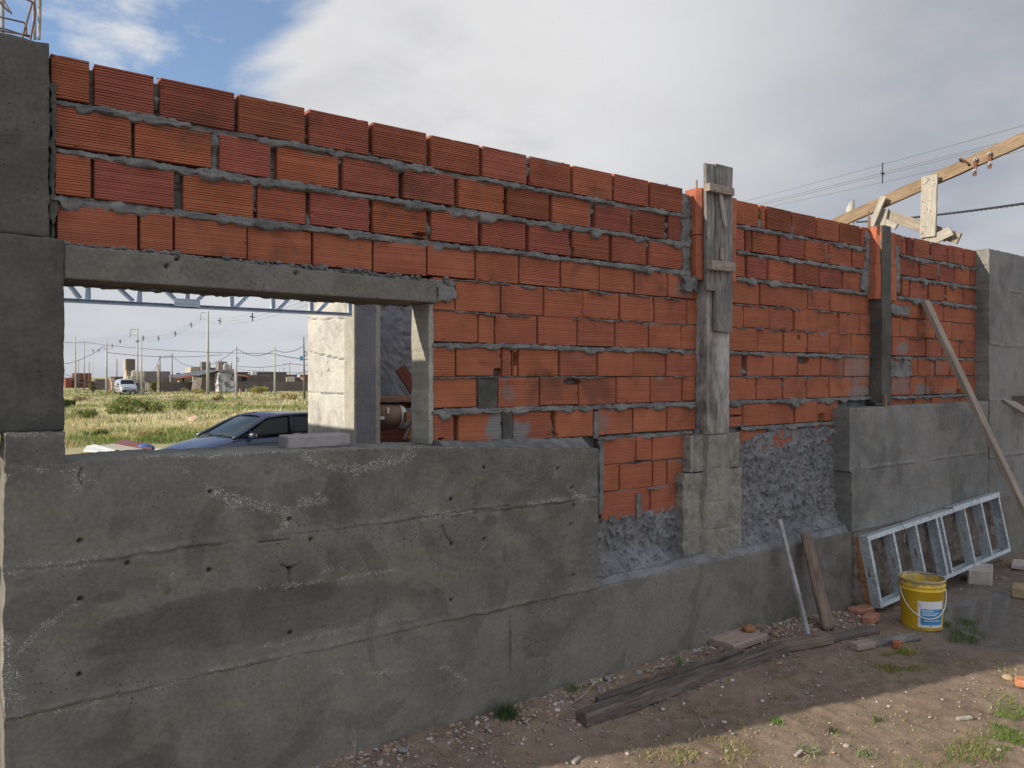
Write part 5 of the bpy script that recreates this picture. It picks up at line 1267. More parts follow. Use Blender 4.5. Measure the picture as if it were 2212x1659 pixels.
def car_body(root, st, mat, name='body'):
    """st: list of (x, half width at sill, half width at waist, z waist, z centre top, z underside, arch)"""
    V = []; F = []; n = None
    for (x, ws, wb, zb, zt, zu) in st:
        prof = [(ws*0.90, zu), (ws, zu+0.08), (wb+0.01, 0.48), (wb, zb-0.10), (wb-0.035, zb-0.02), (wb-0.10, zb+(zt-zb)*0.45), (wb*0.55, zb+(zt-zb)*0.85), (0, zt)]
        ring = [(x, a, b) for a, b in prof] + [(x, -a, b) for a, b in prof[::-1][1:]]
        n = len(ring); V += ring
    for i in range(len(st)-1):
        for j in range(n-1): F.append([i*n+j, i*n+j+1, (i+1)*n+j+1, (i+1)*n+j])
        F.append([i*n+n-1, i*n, (i+1)*n, (i+1)*n+n-1])
    F.append(list(range(n))); F.append([(len(st)-1)*n+j for j in range(n)][::-1])
    o = obj(name, V, F, mat, root, local=True, smooth=True)
    md = o.modifiers.new('sub', 'SUBSURF'); md.levels = 2; md.render_levels = 2
    return o
def quad(name, pts, mat, par, nx=8, ny=8, bulge=0.0, bdir=(0, 0, 1), th=0.006):
    """curved four-sided panel with thickness, corners a b c d"""
    a, b, c, d = [Vector(p) for p in pts]; bd = Vector(bdir); V = []
    for l in (0, 1):
        for i in range(nx+1):
            for j in range(ny+1):
                u, v = i/nx, j/ny; p = a.lerp(b, u).lerp(d.lerp(c, u), v)
                V.append(tuple(p + bd*(bulge*(1-(2*u-1)**2)*(0.4+0.6*(1-(2*v-1)**2)) - th*l)))
    n1 = ny+1; k = (nx+1)*n1
    F = gridfaces(nx+1, n1).tolist() + gridfaces(nx+1, n1, k, True).tolist()
    idx = np.arange(k).reshape(nx+1, n1); ring = [int(q) for q in list(idx[:, 0])+list(idx[-1, 1:])+list(idx[::-1, -1][1:])+list(idx[0, ::-1][1:-1])]
    for i in range(len(ring)): j = (i+1) % len(ring); F.append([ring[i], ring[i]+k, ring[j]+k, ring[j]])
    return obj(name, V, F, mat, par, local=True, smooth=True)
CAR_YAW = R_(50)
lat, dep = -5.95, 18.0
cpos = CAM + FW*dep + RT*lat; cpos[2] = float(terrain(cpos[0], cpos[1]))
hd = -RT*math.cos(CAR_YAW) - FW*math.sin(CAR_YAW)
car = thing('parked_car', 'dark blue hatchback car parked on the grass outside the window opening', 'car', tuple(cpos), rz=math.atan2(hd[1], hd[0]))
car.scale = (1.06, 1.06, 1.04)
car_body(car, [(2.02, .50, .55, .50, .54, .24), (1.98, .66, .70, .60, .65, .20), (1.80, .76, .78, .69, .75, .18), (1.50, .79, .81, .77, .845, .18), (1.15, .80, .82, .835, .92, .18), (0.85, .80, .83, .89, .965, .18), (0.6, .80, .835, .91, .93, .18),
               (0, .80, .84, .925, .93, .18), (-0.8, .80, .84, .945, .95, .18), (-1.4, .79, .82, .97, .98, .18), (-1.75, .76, .78, .96, .98, .22), (-1.88, .70, .72, .88, .90, .26), (-1.93, .60, .62, .60, .60, .30)], M_paint)
# roof, pillars, glass
A0 = 0.80; roofz = 1.37
def P3(x, y, z): return (x, y, z)
wbL, wbR = (0.92, 0.66, 0.945), (0.92, -0.66, 0.945); wtL, wtR = (0.17, 0.545, 1.335), (0.17, -0.545, 1.335)
quad('windscreen', [wbL, wbR, wtR, wtL], M_glass, car, 10, 8, 0.07, (0.75, 0, 0.66))
rf = [(0.17, .56, 1.335), (-.25, .60, 1.375), (-.8, .595, 1.38), (-1.2, .57, 1.35), (-1.45, .53, 1.29)]
V = []; F = []
for l in (0, 1):
    for (x, hw, z) in rf:
        for j in range(9):
            q = -1+2*j/8; V.append((x, hw*q, z+0.045*(1-q*q)-0.03*abs(q)**6-0.012*l))
F = gridfaces(5, 9).tolist()+gridfaces(5, 9, 45, True).tolist()
for i in range(4): F += [[i*9, i*9+45, (i+1)*9+45, (i+1)*9], [i*9+8, (i+1)*9+8, (i+1)*9+53, i*9+53]]
for j in range(8): F += [[j, j+1, j+46, j+45], [36+j, 36+j+45, 37+j+45, 37+j]]
ro = obj('roof', V, [f[::-1] for f in F], M_paint, car, local=True, smooth=True)
for s in (1, -1):
    def pil(name, pts, r, mat=M_paint):
        m = MB(); m.tube([(x, y*s, z) for x, y, z in pts], r, 6); return m.obj(name, mat, car, local=True, smooth=True)
    pil('front_pillar', [(1.02, .735, .925), (0.78, .70, 1.03), (0.45, .64, 1.20), (.16, .575, 1.325), (-.25, .605, 1.375), (-.8, .60, 1.38), (-1.2, .575, 1.35), (-1.47, .53, 1.28)], [.038, .034, .032, .034, .03, .03, .032, .04])
    pil('door_pillar', [(-.38, .745, .95), (-.42, .60, 1.37)], .04, M_trim)
    pil('rear_pillar', [(-1.80, .70, .96), (-1.48, .53, 1.29)], .055)
    quad('side_window', [(0.83, .728*s, .945), (-.36, .742*s, .955), (-.38, .612*s, 1.352), (.12, .588*s, 1.315)], M_glassd, car, 8, 6, 0.02, (0, s, 0.2))
    quad('rear_side_window', [(-.42, .742*s, .955), (-1.40, .715*s, .985), (-1.22, .582*s, 1.33), (-.44, .61*s, 1.352)], M_glassd, car, 8, 6, 0.02, (0, s, 0.2))
    V_ = MB().lathe([(0.0, -.085), (.05, -.08), (.075, -.04), (.08, .0), (.075, .04), (.05, .075), (0, .08)], n=14)
    vm = [(0.66+z*0.55*-0.5+x*0.55, (0.86+z*1.1)*s, .975+y*0.9) for x, y, z in V_.V]
    mo = obj('wing_mirror', vm, V_.F, M_paint, car, local=True, smooth=True)
    MB().box((0.60, min(.80*s, .94*s), .955), (0.615, max(.80*s, .94*s), 1.02)).obj('mirror_glass', M_chrome, mo, local=True)
    MB().tube([(.70, .74*s, .93), (.66, .83*s, .95)], .018, 6).obj('mirror_arm', M_trim, mo, local=True)
    hl_ = MB().box((1.80, min(.52*s, .76*s), .60), (1.955, max(.52*s, .76*s), .70), ch=.03); hl_.obj('headlight', M_lampg, car, local=True)
    MB().bar((.74, .842*s, .80), (-.36, .848*s, .80), .01, .014).obj('door_trim', M_trim, car, local=True)
    for x in (1.27, -1.17): wheel(car, x, .74*s, s)
    MB().box((.06, min(.2*s, .55*s), .5), (.22, max(.2*s, .55*s), 1.05), ch=.04).obj('seat', M_seat, car, local=True)
    MB().box((.05, min(.27*s, .47*s), 1.08), (.14, max(.27*s, .47*s), 1.24), ch=.04).obj('headrest', M_seat, car, local=True)
quad('rear_window', [(-1.78, -.66, .99), (-1.78, .66, .99), (-1.48, .52, 1.28), (-1.48, -.52, 1.28)], M_glassd, car, 8, 6, 0.03, (-.8, 0, .5))
MB().tube([(1.0, .05, .955), (.78, .30, 1.02), (.80, .50, 1.005)], .008, 6).obj('wiper', M_trim, car, local=True)
MB().tube([(1.0, -.50, .955), (.84, -.25, 1.00), (.80, -.02, 1.02)], .008, 6).obj('wiper', M_trim, car, local=True)
MB().tube([(-1.28, 0, 1.37), (-1.42, 0.0, 1.50), (-1.50, 0, 1.68)], .006, 6).obj('antenna', M_trim, car, local=True)
MB().box((1.93, -.45, .30), (2.03, .45, .42), ch=.02).obj('grille', M_trim, car, local=True)
MB().box((0.6, -.66, .90), (.95, .66, .925)).obj('dashboard', M_seat, car, local=True)

def vpos(px, py): p = TG(px, py); return p
vp = vpos(271, 852.5)
van = thing('delivery_van', 'silver white van parked on the far dirt road facing the camera', 'van', (vp[0], vp[1], vp[2]), rz=math.atan2(CAM[1]-vp[1], CAM[0]-vp[0]) + 0.18)
dep_v = float(np.dot(vp-CAM, FW)); sv = dep_v*34/FOC/1.78
vb = car_body(van, [(2.15, .62, .66, .55, .62, .28), (2.05, .78, .82, .75, .84, .24), (1.65, .84, .87, .98, 1.08, .22), (1.15, .85, .88, 1.28, 1.36, .22), (.75, .85, .85, 1.45, 1.66, .22), (.4, .85, .84, 1.50, 1.80, .22), (-1.8, .85, .84, 1.52, 1.84, .22), (-2.05, .84, .83, 1.45, 1.76, .24), (-2.12, .80, .80, 1.2, 1.3, .3)], M_vanpaint)
quad('windscreen', [(1.48, -.74, 1.10), (1.48, .74, 1.10), (.86, .64, 1.66), (.86, -.64, 1.66)], M_glassd, van, 8, 6, .06, (.7, 0, .5))
MB().box((2.02, -.72, .34), (2.20, .72, .56), ch=.05).obj('bumper', M_trim, van, local=True)
for s in (1, -1):
    MB().box((1.93, min(.5*s, .8*s), .68), (2.09, max(.5*s, .8*s), .84), ch=.04).obj('headlight', M_lampg, van, local=True)
    MB().box((1.1, min(.9*s, 1.05*s), 1.08), (1.2, max(.9*s, 1.05*s), 1.28), ch=.03).obj('wing_mirror', M_trim, van, local=True)
    for x in (1.35, -1.35): wheel(van, x, .76*s, s, .33)
MB().box((2.17, -.25, .40), (2.205, .25, .50)).obj('number_plate', M_white, van, local=True)
van.scale = (sv, sv, sv)

# ------------------------------------------------------------------ utility poles
POLES = []
def pole(px, pyt, pyb, wpx, label, mat=M_cpole, lean=0.0, arm=None, name='utility_pole', depth=None, extra=None):
    b = TG(px, pyb) if depth is None else AD(px, pyb, depth)
    dep = float(np.dot(b-CAM, FW)); t = AD(px+lean, pyt, dep)
    p = thing(name, label, 'utility pole', tuple(b)); p['group'] = 'utility poles across the field'
    r = wpx*dep/FOC/2; MB().tube([b-np.array([0, 0, .5]), b*(.5)+t*.5, t], [r*1.1, r*.95, r*.75], 10).obj('shaft', mat, p, smooth=True)
    u = RT
    if arm == 'bracket':
        m = MB(); q = t-np.array([0, 0, .25]); m.bar(q-u*0.0, q-u*1.05, .08, .08); m.bar(q-u*1.0, q-u*1.15-np.array([0, 0, .9]), .06, .06)
        m.tube([q-u*1.15-np.array([0, 0, .9]), q-u*1.25-np.array([0, 0, 1.15])], .10, 6); m.bar(q-u*1.0-np.array([0, 0, .9]), q-np.array([0, 0, 1.0]), .05, .05); m.obj('bracket', M_wire, p)
    if arm == 'lamp':
        m = MB(); q = t-np.array([0, 0, .5]); m.tube([q, q-u*.8+np.array([0, 0, .12]), q-u*1.25+np.array([0, 0, .05])], .035, 6); m.obj('lamp_arm', M_wire, p)
        V_ = MB().lathe([(0, -.12), (.14, -.1), (.2, 0), (.1, .08), (0, .1)], c=tuple(q-u*1.45), n=10); V_.obj('lamp_head', M_white, p)
    if arm == 'cross': MB().bar(t-u*.55-np.array([0, 0, .3]), t+u*.55-np.array([0, 0, .3]), .08, .08).obj('crossarm', M_wpole, p)
    if extra: extra(p, t, b, dep)
    POLES.append((px, t, dep)); return p, t, b
def boxes(offs, mat, nm):
    def f(p, t, b, dep):
        for (du, dz, w_, h_) in offs:
            m = MB(); c = t+RT*du+np.array([0, 0, dz]); m.box((c[0]-w_/2, c[1]-w_/2, c[2]-h_/2), (c[0]+w_/2, c[1]+w_/2, c[2]+h_/2), ch=.03); m.obj(nm, mat, p)
    return f
def ringx(p, t, b, dep):
    c = t-np.array([0, 0, 1.9])+RT*.22
    MB().tube([c+RT*.14*math.cos(q)+np.array([0, 0, .28*math.sin(q)]) for q in np.linspace(0, 2*math.pi, 14)], .04, 5, cap=False).obj('cable_coil', M_cable, p)
pA, tA, bA = pole(449, 672, 852.5, 6.2, 'tallest thick concrete pole, with a bracket at its top', arm='bracket')
p6, t6, b6 = pole(297, 708, 851, 3.6, 'tall pole with bracket and transformer box beside the van', arm='bracket', extra=boxes([(0, -2.1, .5, .18), (-.1, -9.3, 1.15, 1.5), (.55, -9.0, .7, .9)], H_grey, 'transformer'))
MB().bar(np.array(t6)+RT*-.8-np.array([0, 0, 10.2]), np.array(t6)+RT*1.9-np.array([0, 0, 10.2]), .3, .18).obj('platform', M_cpole, p6)
p7, t7, b7 = pole(305.6, 724, 854, 3.2, 'pole just right of the transformer pole, sharing its platform')
p1, t1, b1_ = pole(164, 727, 849, 3.6, 'leftmost pole, leaning slightly left, next to the window column', lean=-2.5)
p2, t2, b2_ = pole(181.7, 737, 842, 2.6, 'second pole from the left, slim and straight')
p3, t3, b3_ = pole(230, 739, 853.5, 4.8, 'thick concrete pole just left of the van')
p4, t4, b4 = pole(200.5, 773.5, 846, 1.3, 'very thin pole rising above a bushy stump left of the van')
p5, t5, b5 = pole(252.5, 775.5, 844, 2.2, 'short thin pole between the thick pole and the van', mat=M_wpole)
p8, t8, b8 = pole(345.7, 768, 832, 2.4, 'thin pole in front of the long grey house', mat=M_wpole, depth=135)
p9, t9, b9 = pole(372, 763, 845, 2.3, 'thin dark pole with a street lamp arm at its top', arm='lamp', mat=M_wpole)
p10, t10, b10 = pole(510, 747, 857, 5.0, 'thick concrete pole with a cable coil, at the right of the peeling white wall', extra=ringx)
p11, t11, b11 = pole(593.5, 749, 858.5, 4.0, 'concrete pole between the coil pole and the wooden pole by the pier')
p12, t12, b12 = pole(657.5, 728, 864, 4.0, 'old wooden pole with meter box and coil beside the pale pier', mat=M_wpole, lean=-1.5, extra=lambda p, t, b, d: (ringx(p, t, b, d), boxes([(-.3, -2.4, .3, .5)], M_blue, 'meter_box')(p, t, b, d)))
p13, t13, b13 = pole(626, 782, 824, 1.4, 'thin distant pole above the low fence wall at the right', depth=150, arm='lamp', mat=M_wpole)
p14, t14, b14 = pole(478, 778, 854, 2.6, 'weathered wooden post in front of the peeling white wall', mat=M_wpole)
for i, (px, pt, pb_, w_, l) in enumerate(((170, 776, 838, 1.2, 'faint thin pole close to the right of the leftmost pole'), (192.5, 782, 839, 1.5, 'thin pole in front of the red brick house at the left'), (343, 790, 842, 1.2, 'paired thin stick pole left of the one before the grey house'),
        (561.5, 791, 806, .8, 'tiny distant pole above the long dark wall, left one'), (569.5, 792, 806, .8, 'tiny distant pole above the long dark wall, second one'), (603.5, 796, 806, .7, 'tiny distant pole above the long dark wall, third one'), (613, 794, 806, .8, 'tiny distant pole with crossarm above the right end of the long dark wall'))):
    pole(px, pt, pb_, w_, l, mat=M_wpole, depth=150 if i < 3 else 200, arm='cross' if i == 6 else None)
# cables between the poles
def cable(p, q, r, sag, label, n=16, mat=M_cable, off0=0, off1=0):
    a = np.array(p)-np.array([0, 0, off0]); b = np.array(q)-np.array([0, 0, off1])
    o = MB().tube(span((a, b), r, n, sag), r, 4).obj('overhead_cable', mat, None); tag(o, label, 'cable', 'overhead cables across the field'); return o
cable(AD(60, 720, 120), t2, .036, .6, 'thick cable running left from the second pole past the window column', off1=.2)
cable(t2, t11, .036, 0.5, 'long thick cable crossing the whole view from the second pole to the right', off0=.2, off1=.9)
cable(t3, AD(60, 772, 118), .036, 1.9, 'cable sagging left from the thick pole beside the van', off0=.3)
cable(t3, AD(480, 766, 120), .035, 0.5, 'thin cable leaving the thick pole beside the van to the right', off0=1.5)
cable(t10, t11, .036, .9, 'thick cable between the coil pole and the next concrete pole', off0=.3, off1=.4)
cable(t11, t12, .036, .5, 'thick cable rising to the wooden pole by the pier', off0=.4, off1=1.0)
cable(t11, AD(720, 779, 90), .045, .2, 'thick cable passing below the wooden pole towards the pier', off0=1.0)
cable(t9, t10, .036, 2.2, 'thick cable sagging between the lamp pole and the coil pole', off0=.6, off1=.4)
cable(t7, t8, .036, .8, 'cable between the transformer poles and the thin pole by the grey house', off0=7.5, off1=.3)
cable(t8, t9, .036, .3, 'short cable from the thin pole to the lamp pole', off0=.3, off1=.4)
cable(AD(60, 777, 130), t7, .045, .9, 'upper one of the low cables at the left of the transformer poles', off1=7.8)
cable(AD(60, 781, 130), t7, .045, 1.1, 'lower one of the low cables at the left of the transformer poles', off1=8.2)
cable(t7, AD(470, 800, 140), .045, .3, 'low cable leaving the transformer poles behind the tallest pole', off0=8.3)
cable(t10, AD(720, 780, 130), .04, .7, 'low thin cable to the right of the coil pole', off0=5.2)
cable(AD(508, 790, 150), t13, .045, .5, 'cable reaching the thin distant pole above the fence wall', off1=.3)
cable(t13, AD(720, 783, 150), .045, .4, 'cable leaving the thin distant pole towards the pier', off0=.3)
cable(AD(508, 797, 190), AD(720, 803, 190), .04, .5, 'lowest thin cable above the long dark wall')
# medium voltage line with spacers
mv = thing('power_line', 'power line with many small spacers descending to the far left behind the truss', 'power line', tuple(t6))
pts = [np.array(t6)-RT*1.2-np.array([0, 0, .8]), np.array(tA)-RT*1.2-np.array([0, 0, .8]), AD(700, 622, 52)]
far = AD(186, 752, 210)
for dz in (0.0, -.35, -.7):
    for a, b, sg in ((far, pts[0], 1.2), (pts[0], pts[1], 1.6), (pts[1], pts[2], 1.0)):
        MB().tube(span((a+np.array([0, 0, dz]), b+np.array([0, 0, dz])), .01, 18, sg), .012, 4).obj('wire', M_wire, mv)
def spacer(a, b, t, sag):
    p = Vector(a).lerp(Vector(b), t)+Vector((0, 0, -4*sag*t*(1-t)-.35)); m = MB(); k_ = np.linalg.norm(np.array(p)-CAM)/120
    m.tube([p+Vector((0, 0, .45)), p-Vector((0, 0, .4))], .055, 5); m.tube([p-Vector(RT)*.25+Vector((0, 0, .1)), p+Vector(RT)*.25], .055, 5); m.obj('spacer', M_trim, mv)
for t in (.25, .42, .58, .72, .86): spacer(far, pts[0], t, 1.2)
for t in (.2, .42, .66, .88): spacer(pts[0], pts[1], t, 1.6)
for t in (.30, .62): spacer(pts[1], pts[2], t, 1.0)

# ------------------------------------------------------------------ houses beyond the field
def corner(px, dep):
    p = AD(px, HY, dep); return p[0], p[1]
def solve_right(c, px):                                        # along +x from the corner until the sight line at px
    t = (px-CX)/FOC; d = FW+RT*t; s = (c[1]-CAM[1])/d[1]; return d[0]*s
def solve_back(c, px):
    t = (px-CX)/FOC; d = FW+RT*t; s = (c[0]-CAM[0])/d[0]; return CAM[1]+d[1]*s
def zat(py, dep): return 1.93+(HY-py)*dep/FOC
def hbox(par, name, pa, pc, pb, pyt, pyb, dep, mat, depth=None, label=None, ch=0):
    """box whose front left corner is at column pc; front runs right to pb, left side back to pa"""
    c = corner(pc, dep); x1 = solve_right(c, pb); y1 = solve_back(c, pa) if pa < pc-0.4 else c[1]+(depth or 5)
    m = MB().box((c[0], c[1], zat(pyb, dep)), (x1, max(y1, c[1]+0.3), zat(pyt, dep)))
    return m.obj(name, mat, par, label=label)
def house(name, px, dep, label, cat='house'):
    p = AD(px, 842, dep); return thing(name, label, cat, tuple(p))
h_ = house('brick_house', 170, 150, 'low red brick house at the far left beyond the field')
hbox(h_, 'wall', 138, 142, 156, 816, 838, 150, H_red, 6); hbox(h_, 'upper_wall', 155, 158, 164, 806, 838, 152, H_red, 5, 'left wing'); hbox(h_, 'wall', 165, 165.3, 197.3, 806, 838, 153, H_red, 6)
hbox(h_, 'window', 176, 176.2, 181, 818, 824, 152.3, M_black, 1)
h_ = house('garden_wall', 218, 146, 'low brown garden wall between the red house and the van', 'wall')
hbox(h_, 'wall', 203, 204, 235, 819, 842, 146, H_brown, .4); hbox(h_, 'end_post', 202, 202.2, 206, 820, 840, 145, H_cream, .5)
h_ = house('brick_house', 250, 140, 'small red brick house with pale porch posts behind the van')
hbox(h_, 'wall', 235, 240, 267, 815, 845, 140, H_red, 6); hbox(h_, 'roof', 233, 239, 268, 813.5, 815.5, 139.4, H_grey, 7)
hbox(h_, 'porch_post', 239.5, 241, 245, 824, 843, 136, H_cream, .6); hbox(h_, 'porch_wall', 237, 239, 248, 816, 824, 136, H_beige, .6)
h_ = house('tower_house', 285, 132, 'tall beige house with a dark water tank room on top beside the transformer pole')
hbox(h_, 'tower_wall', 266, 273, 286, 775, 845, 134, H_beige, 4); hbox(h_, 'tank_room', 270, 272.7, 292, 775.5, 800, 132.5, H_brown, 3)
hbox(h_, 'porch', 284, 286, 312, 802, 813, 128, H_cream, 4); hbox(h_, 'lower_wall', 280, 284, 312, 813, 846, 131, H_beige, 5)
hbox(h_, 'door', 285, 285.2, 290, 824, 844, 130.6, H_white, .3); hbox(h_, 'window', 294, 294.2, 300, 820, 830, 130.6, M_black, .3); hbox(h_, 'porch_post', 275, 276, 283, 812, 845, 127, H_cream, .8)
h_ = house('grey_house', 340, 145, 'long grey rendered house with a stepped roofline at the middle of the field view')
hbox(h_, 'wall', 308, 310, 368, 802, 845, 145, H_grey, 8); hbox(h_, 'lower_wing', 366, 368.2, 382, 809, 845, 146, H_grey, 8); hbox(h_, 'step', 380, 382.2, 390, 805.5, 845, 147, H_brown, 8)
hbox(h_, 'door', 314, 314.2, 319, 826, 843, 144.5, M_black, .3)
h_ = house('fence_wall', 388, 136, 'dark block fence wall in front of the red eaved house', 'wall')
hbox(h_, 'wall', 343, 344, 432, 825.5, 847, 136, H_brown, .3)
for k_, px in enumerate((316, 320, 323, 329)):
    o = obj('fence_post', *(lambda m: (m.V, m.F))(MB().bar(TG(px, 845), AD(px, 825+k_*1.5, float(np.dot(TG(px, 845)-CAM, FW))), .25, .25)), H_cream); tag(o, 'pale fence post, %s the four left of the dark fence wall' % ['leftmost of', 'second from left of', 'third from left of', 'rightmost of'][k_], 'post', 'pale fence posts')
for k_, px in enumerate((340.3, 343)):
    o = obj('gate_post', *(lambda m: (m.V, m.F))(MB().bar(TG(px, 848), AD(px, [788, 787][k_], float(np.dot(TG(px, 848)-CAM, FW))), .14, .14)), H_cream); tag(o, 'slim pale gate post, %s one of the pair by the dark fence wall' % ['left', 'right'][k_], 'post', 'pair of pale gate posts')
h_ = house('eaved_house', 410, 142, 'low house with grey metal roof and red fascia left of the tallest pole')
hbox(h_, 'wall', 384, 387, 431, 812, 846, 143, H_cream, 7)
def sloped(par, name, pts, dep, mat, run=6, th=.18, rise=.6):
    q = [AD(px, py, dep) for px, py in pts]; V = []; F = []
    for a in q: V.append(tuple(a))
    for a in q: V.append((a[0], a[1]+run, a[2]+rise))
    n = len(q)
    for a in list(V): V.append((a[0], a[1], a[2]-th))
    for i in range(n-1): F += [[i, i+1, n+i+1, n+i], [2*n+i, 3*n+i, 3*n+i+1, 2*n+i+1], [i, 2*n+i, 2*n+i+1, i+1], [n+i, n+i+1, 3*n+i+1, 3*n+i]]
    F += [[0, n, 3*n, 2*n], [n-1, 3*n-1, 4*n-1, 2*n-1]]
    return obj(name, V, F, mat, par)
sloped(h_, 'roof', [(382, 815), (407, 811), (452, 803)], 138, H_roof, 7, .12, .25)
sloped(h_, 'fascia', [(382, 816), (407, 812), (452, 804)], 137.8, H_fascia, .2, .22, 0)
for px in (417, 424.5): hbox(h_, 'air_conditioner', px-1.2, px, px+5.5, 814, 824, 135.4, M_white, .6)
hbox(h_, 'window', 395, 395.2, 398, 817, 825, 142.6, M_black, .2)
h_ = house('block_house', 455, 132, 'dark block house with a low gable behind the tallest pole')
def gable(par, name, pts, dep, mat, thick=6, label=None):
    q = [AD(px, py, dep) for px, py in pts]; y0 = q[0][1]; q = [P(px, py, y0) for px, py in pts]; n = len(q)
    V = [tuple(a) for a in q]+[(a[0], a[1]+thick, a[2]) for a in q]
    F = [list(range(n)), [2*n-1-i for i in range(n)]]+[[i, n+i, n+(i+1) % n, (i+1) % n] for i in range(n)]
    return obj(name, V, F, mat, par, label=label)
gable(h_, 'wall', [(432, 847), (472, 847), (472, 800.5), (462, 803), (438, 809)], 131, H_brown)
gable(h_, 'painted_gable', [(472.2, 846), (506.5, 846), (506.5, 808.3), (498, 806.5), (472.2, 804.5)], 130.5, H_white, 5, 'peeling white painted gable')
sloped(h_, 'roof', [(430, 810), (470, 800), (510, 807)], 130.6, H_roof, 8, .12, .15)
h_ = house('upper_rooms', 440, 150, 'stepped grey upper rooms rising above the roofs behind the tallest pole', 'building')
hbox(h_, 'wall', 401, 412, 432, 793, 840, 150, H_beige, 4); hbox(h_, 'upper_room', 431.5, 436, 454.8, 781.5, 840, 150, H_grey, 4); hbox(h_, 'link_wall', 430, 455, 470, 794, 840, 152, H_grey, 4); hbox(h_, 'window', 440, 440.2, 441.5, 791, 800, 149, M_black, .3)
h_ = house('stepped_house', 480, 146, 'stepped grey house with a round water tank on its terrace')
hbox(h_, 'wall', 465.5, 472.5, 490.5, 781, 840, 147, H_grey, 4); hbox(h_, 'terrace', 474, 475, 500, 799.5, 840, 143, H_grey, 3)
gable(h_, 'stepped_parapet', [(490, 840), (506, 840), (506, 797), (501.5, 797), (501.5, 783), (499, 783), (499, 794), (496, 794), (496, 788), (490, 785)], 146, H_beige, .6)
c = AD(486.8, 799, 141); k_ = 141/FOC
tk = MB().lathe([(4.9*k_, 0), (5*k_, 9*k_), (4.6*k_, 10.5*k_), (1.8*k_, 13.2*k_), (1.6*k_, 14.6*k_), (0.1, 14.8*k_)], c=(c[0], c[1], zat(799, 141)), n=18).obj('water_tank', H_tank, h_, smooth=True)
h_ = house('long_house', 565, 140, 'long dark block house with a red eave between the coil pole and the pier')
hbox(h_, 'wall', 512, 512.5, 619.5, 804, 846, 142, H_brown, 8); hbox(h_, 'roof_edge', 512, 512.3, 620, 803.2, 804.4, 141.8, H_grey, 8)
sloped(h_, 'red_eave', [(513, 809.5), (537, 812.5)], 137, H_fascia, 3, .14, .2); hbox(h_, 'window', 521, 521.2, 533, 814, 823, 141.6, M_black, .3); hbox(h_, 'ledge', 541, 541.2, 581, 810.3, 811.6, 141.3, H_grey, .5)
hbox(h_, 'air_conditioner', 541.5, 544, 554.6, 802.4, 810, 140.4, M_white, 1.2); hbox(h_, 'air_conditioner', 536, 537, 541, 805, 808, 140.6, M_white, .5)
h_ = house('boundary_wall', 585, 132, 'long low dark boundary wall in front of the long house', 'wall')
hbox(h_, 'wall', 507, 507.3, 675, 824.7, 848, 133, H_brown, .4)
h_ = house('cream_house', 632, 148, 'small cream house above the right end of the boundary wall')
hbox(h_, 'wall', 618.5, 619.2, 641.5, 809, 840, 149, H_brown, 6); hbox(h_, 'cream_wall', 618, 619, 636.5, 813.5, 840, 146, H_cream, 3)
h_ = house('brick_house', 657, 150, 'red brick house just left of the pale pier')
hbox(h_, 'wall', 648, 649.5, 680, 809, 845, 150, H_red, 6); hbox(h_, 'low_wall', 640, 641, 650, 815, 845, 151, H_grey, 6); hbox(h_, 'window', 652, 652.2, 656, 815, 822, 149.4, H_cream, .3)

# ------------------------------------------------------------------ plants
def pal(c, rr, v=0.18): return np.append(np.clip(np.array(c)*rr.uniform(1-v, 1+v, 1)*rr.uniform(.94, 1.06, 3), 0, 1), 1)
DRY = (0.47, 0.40, 0.21); STRAW = (0.60, 0.54, 0.34); GRN = (0.13, 0.19, 0.045); DGR = (0.06, 0.10, 0.03); YEL = (0.36, 0.34, 0.06); OLV = (0.20, 0.21, 0.08)
class Blades:
    def __init__(s): s.V = []; s.F = []; s.C = []; s.k = 0
    def many(s, base, hgt, wid, col, rr, lean=0.35, seg=2):
        """base (n,3), hgt, wid (n,), col (n,4): tapering curved blades"""
        n = len(base); a = rr.uniform(0, 2*np.pi, n); l = np.stack([np.cos(a), np.sin(a), 0*a], -1)*rr.uniform(0, lean, n)[:, None]*hgt[:, None]
        b = rr.uniform(0, 2*np.pi, n); wv = np.stack([np.cos(b), np.sin(b), 0*b], -1)*wid[:, None]/2
        up = np.array([0, 0, 1.0])
        rows = []
        for i in range(seg+1):
            t = i/seg; c = base + up*hgt[:, None]*t*(1-.12*t) + l*t*t
            if i < seg: rows += [c-wv*(1-.5*t), c+wv*(1-.5*t)]
            else: rows += [c]
        P_ = np.stack(rows, 1); m = P_.shape[1]
        s.V.append(P_.reshape(-1, 3)); s.C.append(np.repeat(col, m, 0))
        o = s.k + np.arange(n)*m
        for i in range(seg-1): s.F.append(np.stack([o+2*i, o+2*i+1, o+2*i+3, o+2*i+2], 1).tolist())
        s.F.append(np.stack([o+2*seg-2, o+2*seg-1, o+2*seg], 1).tolist()); s.k += n*m
    def obj(s, name, parent=None, loc=None):
        F = [f for g in s.F for f in g]; V = np.vstack(s.V)
        return obj(name, V, F, M_leaf, parent, attrs={'col': np.vstack(s.C)})
rr = np.random.default_rng(3)
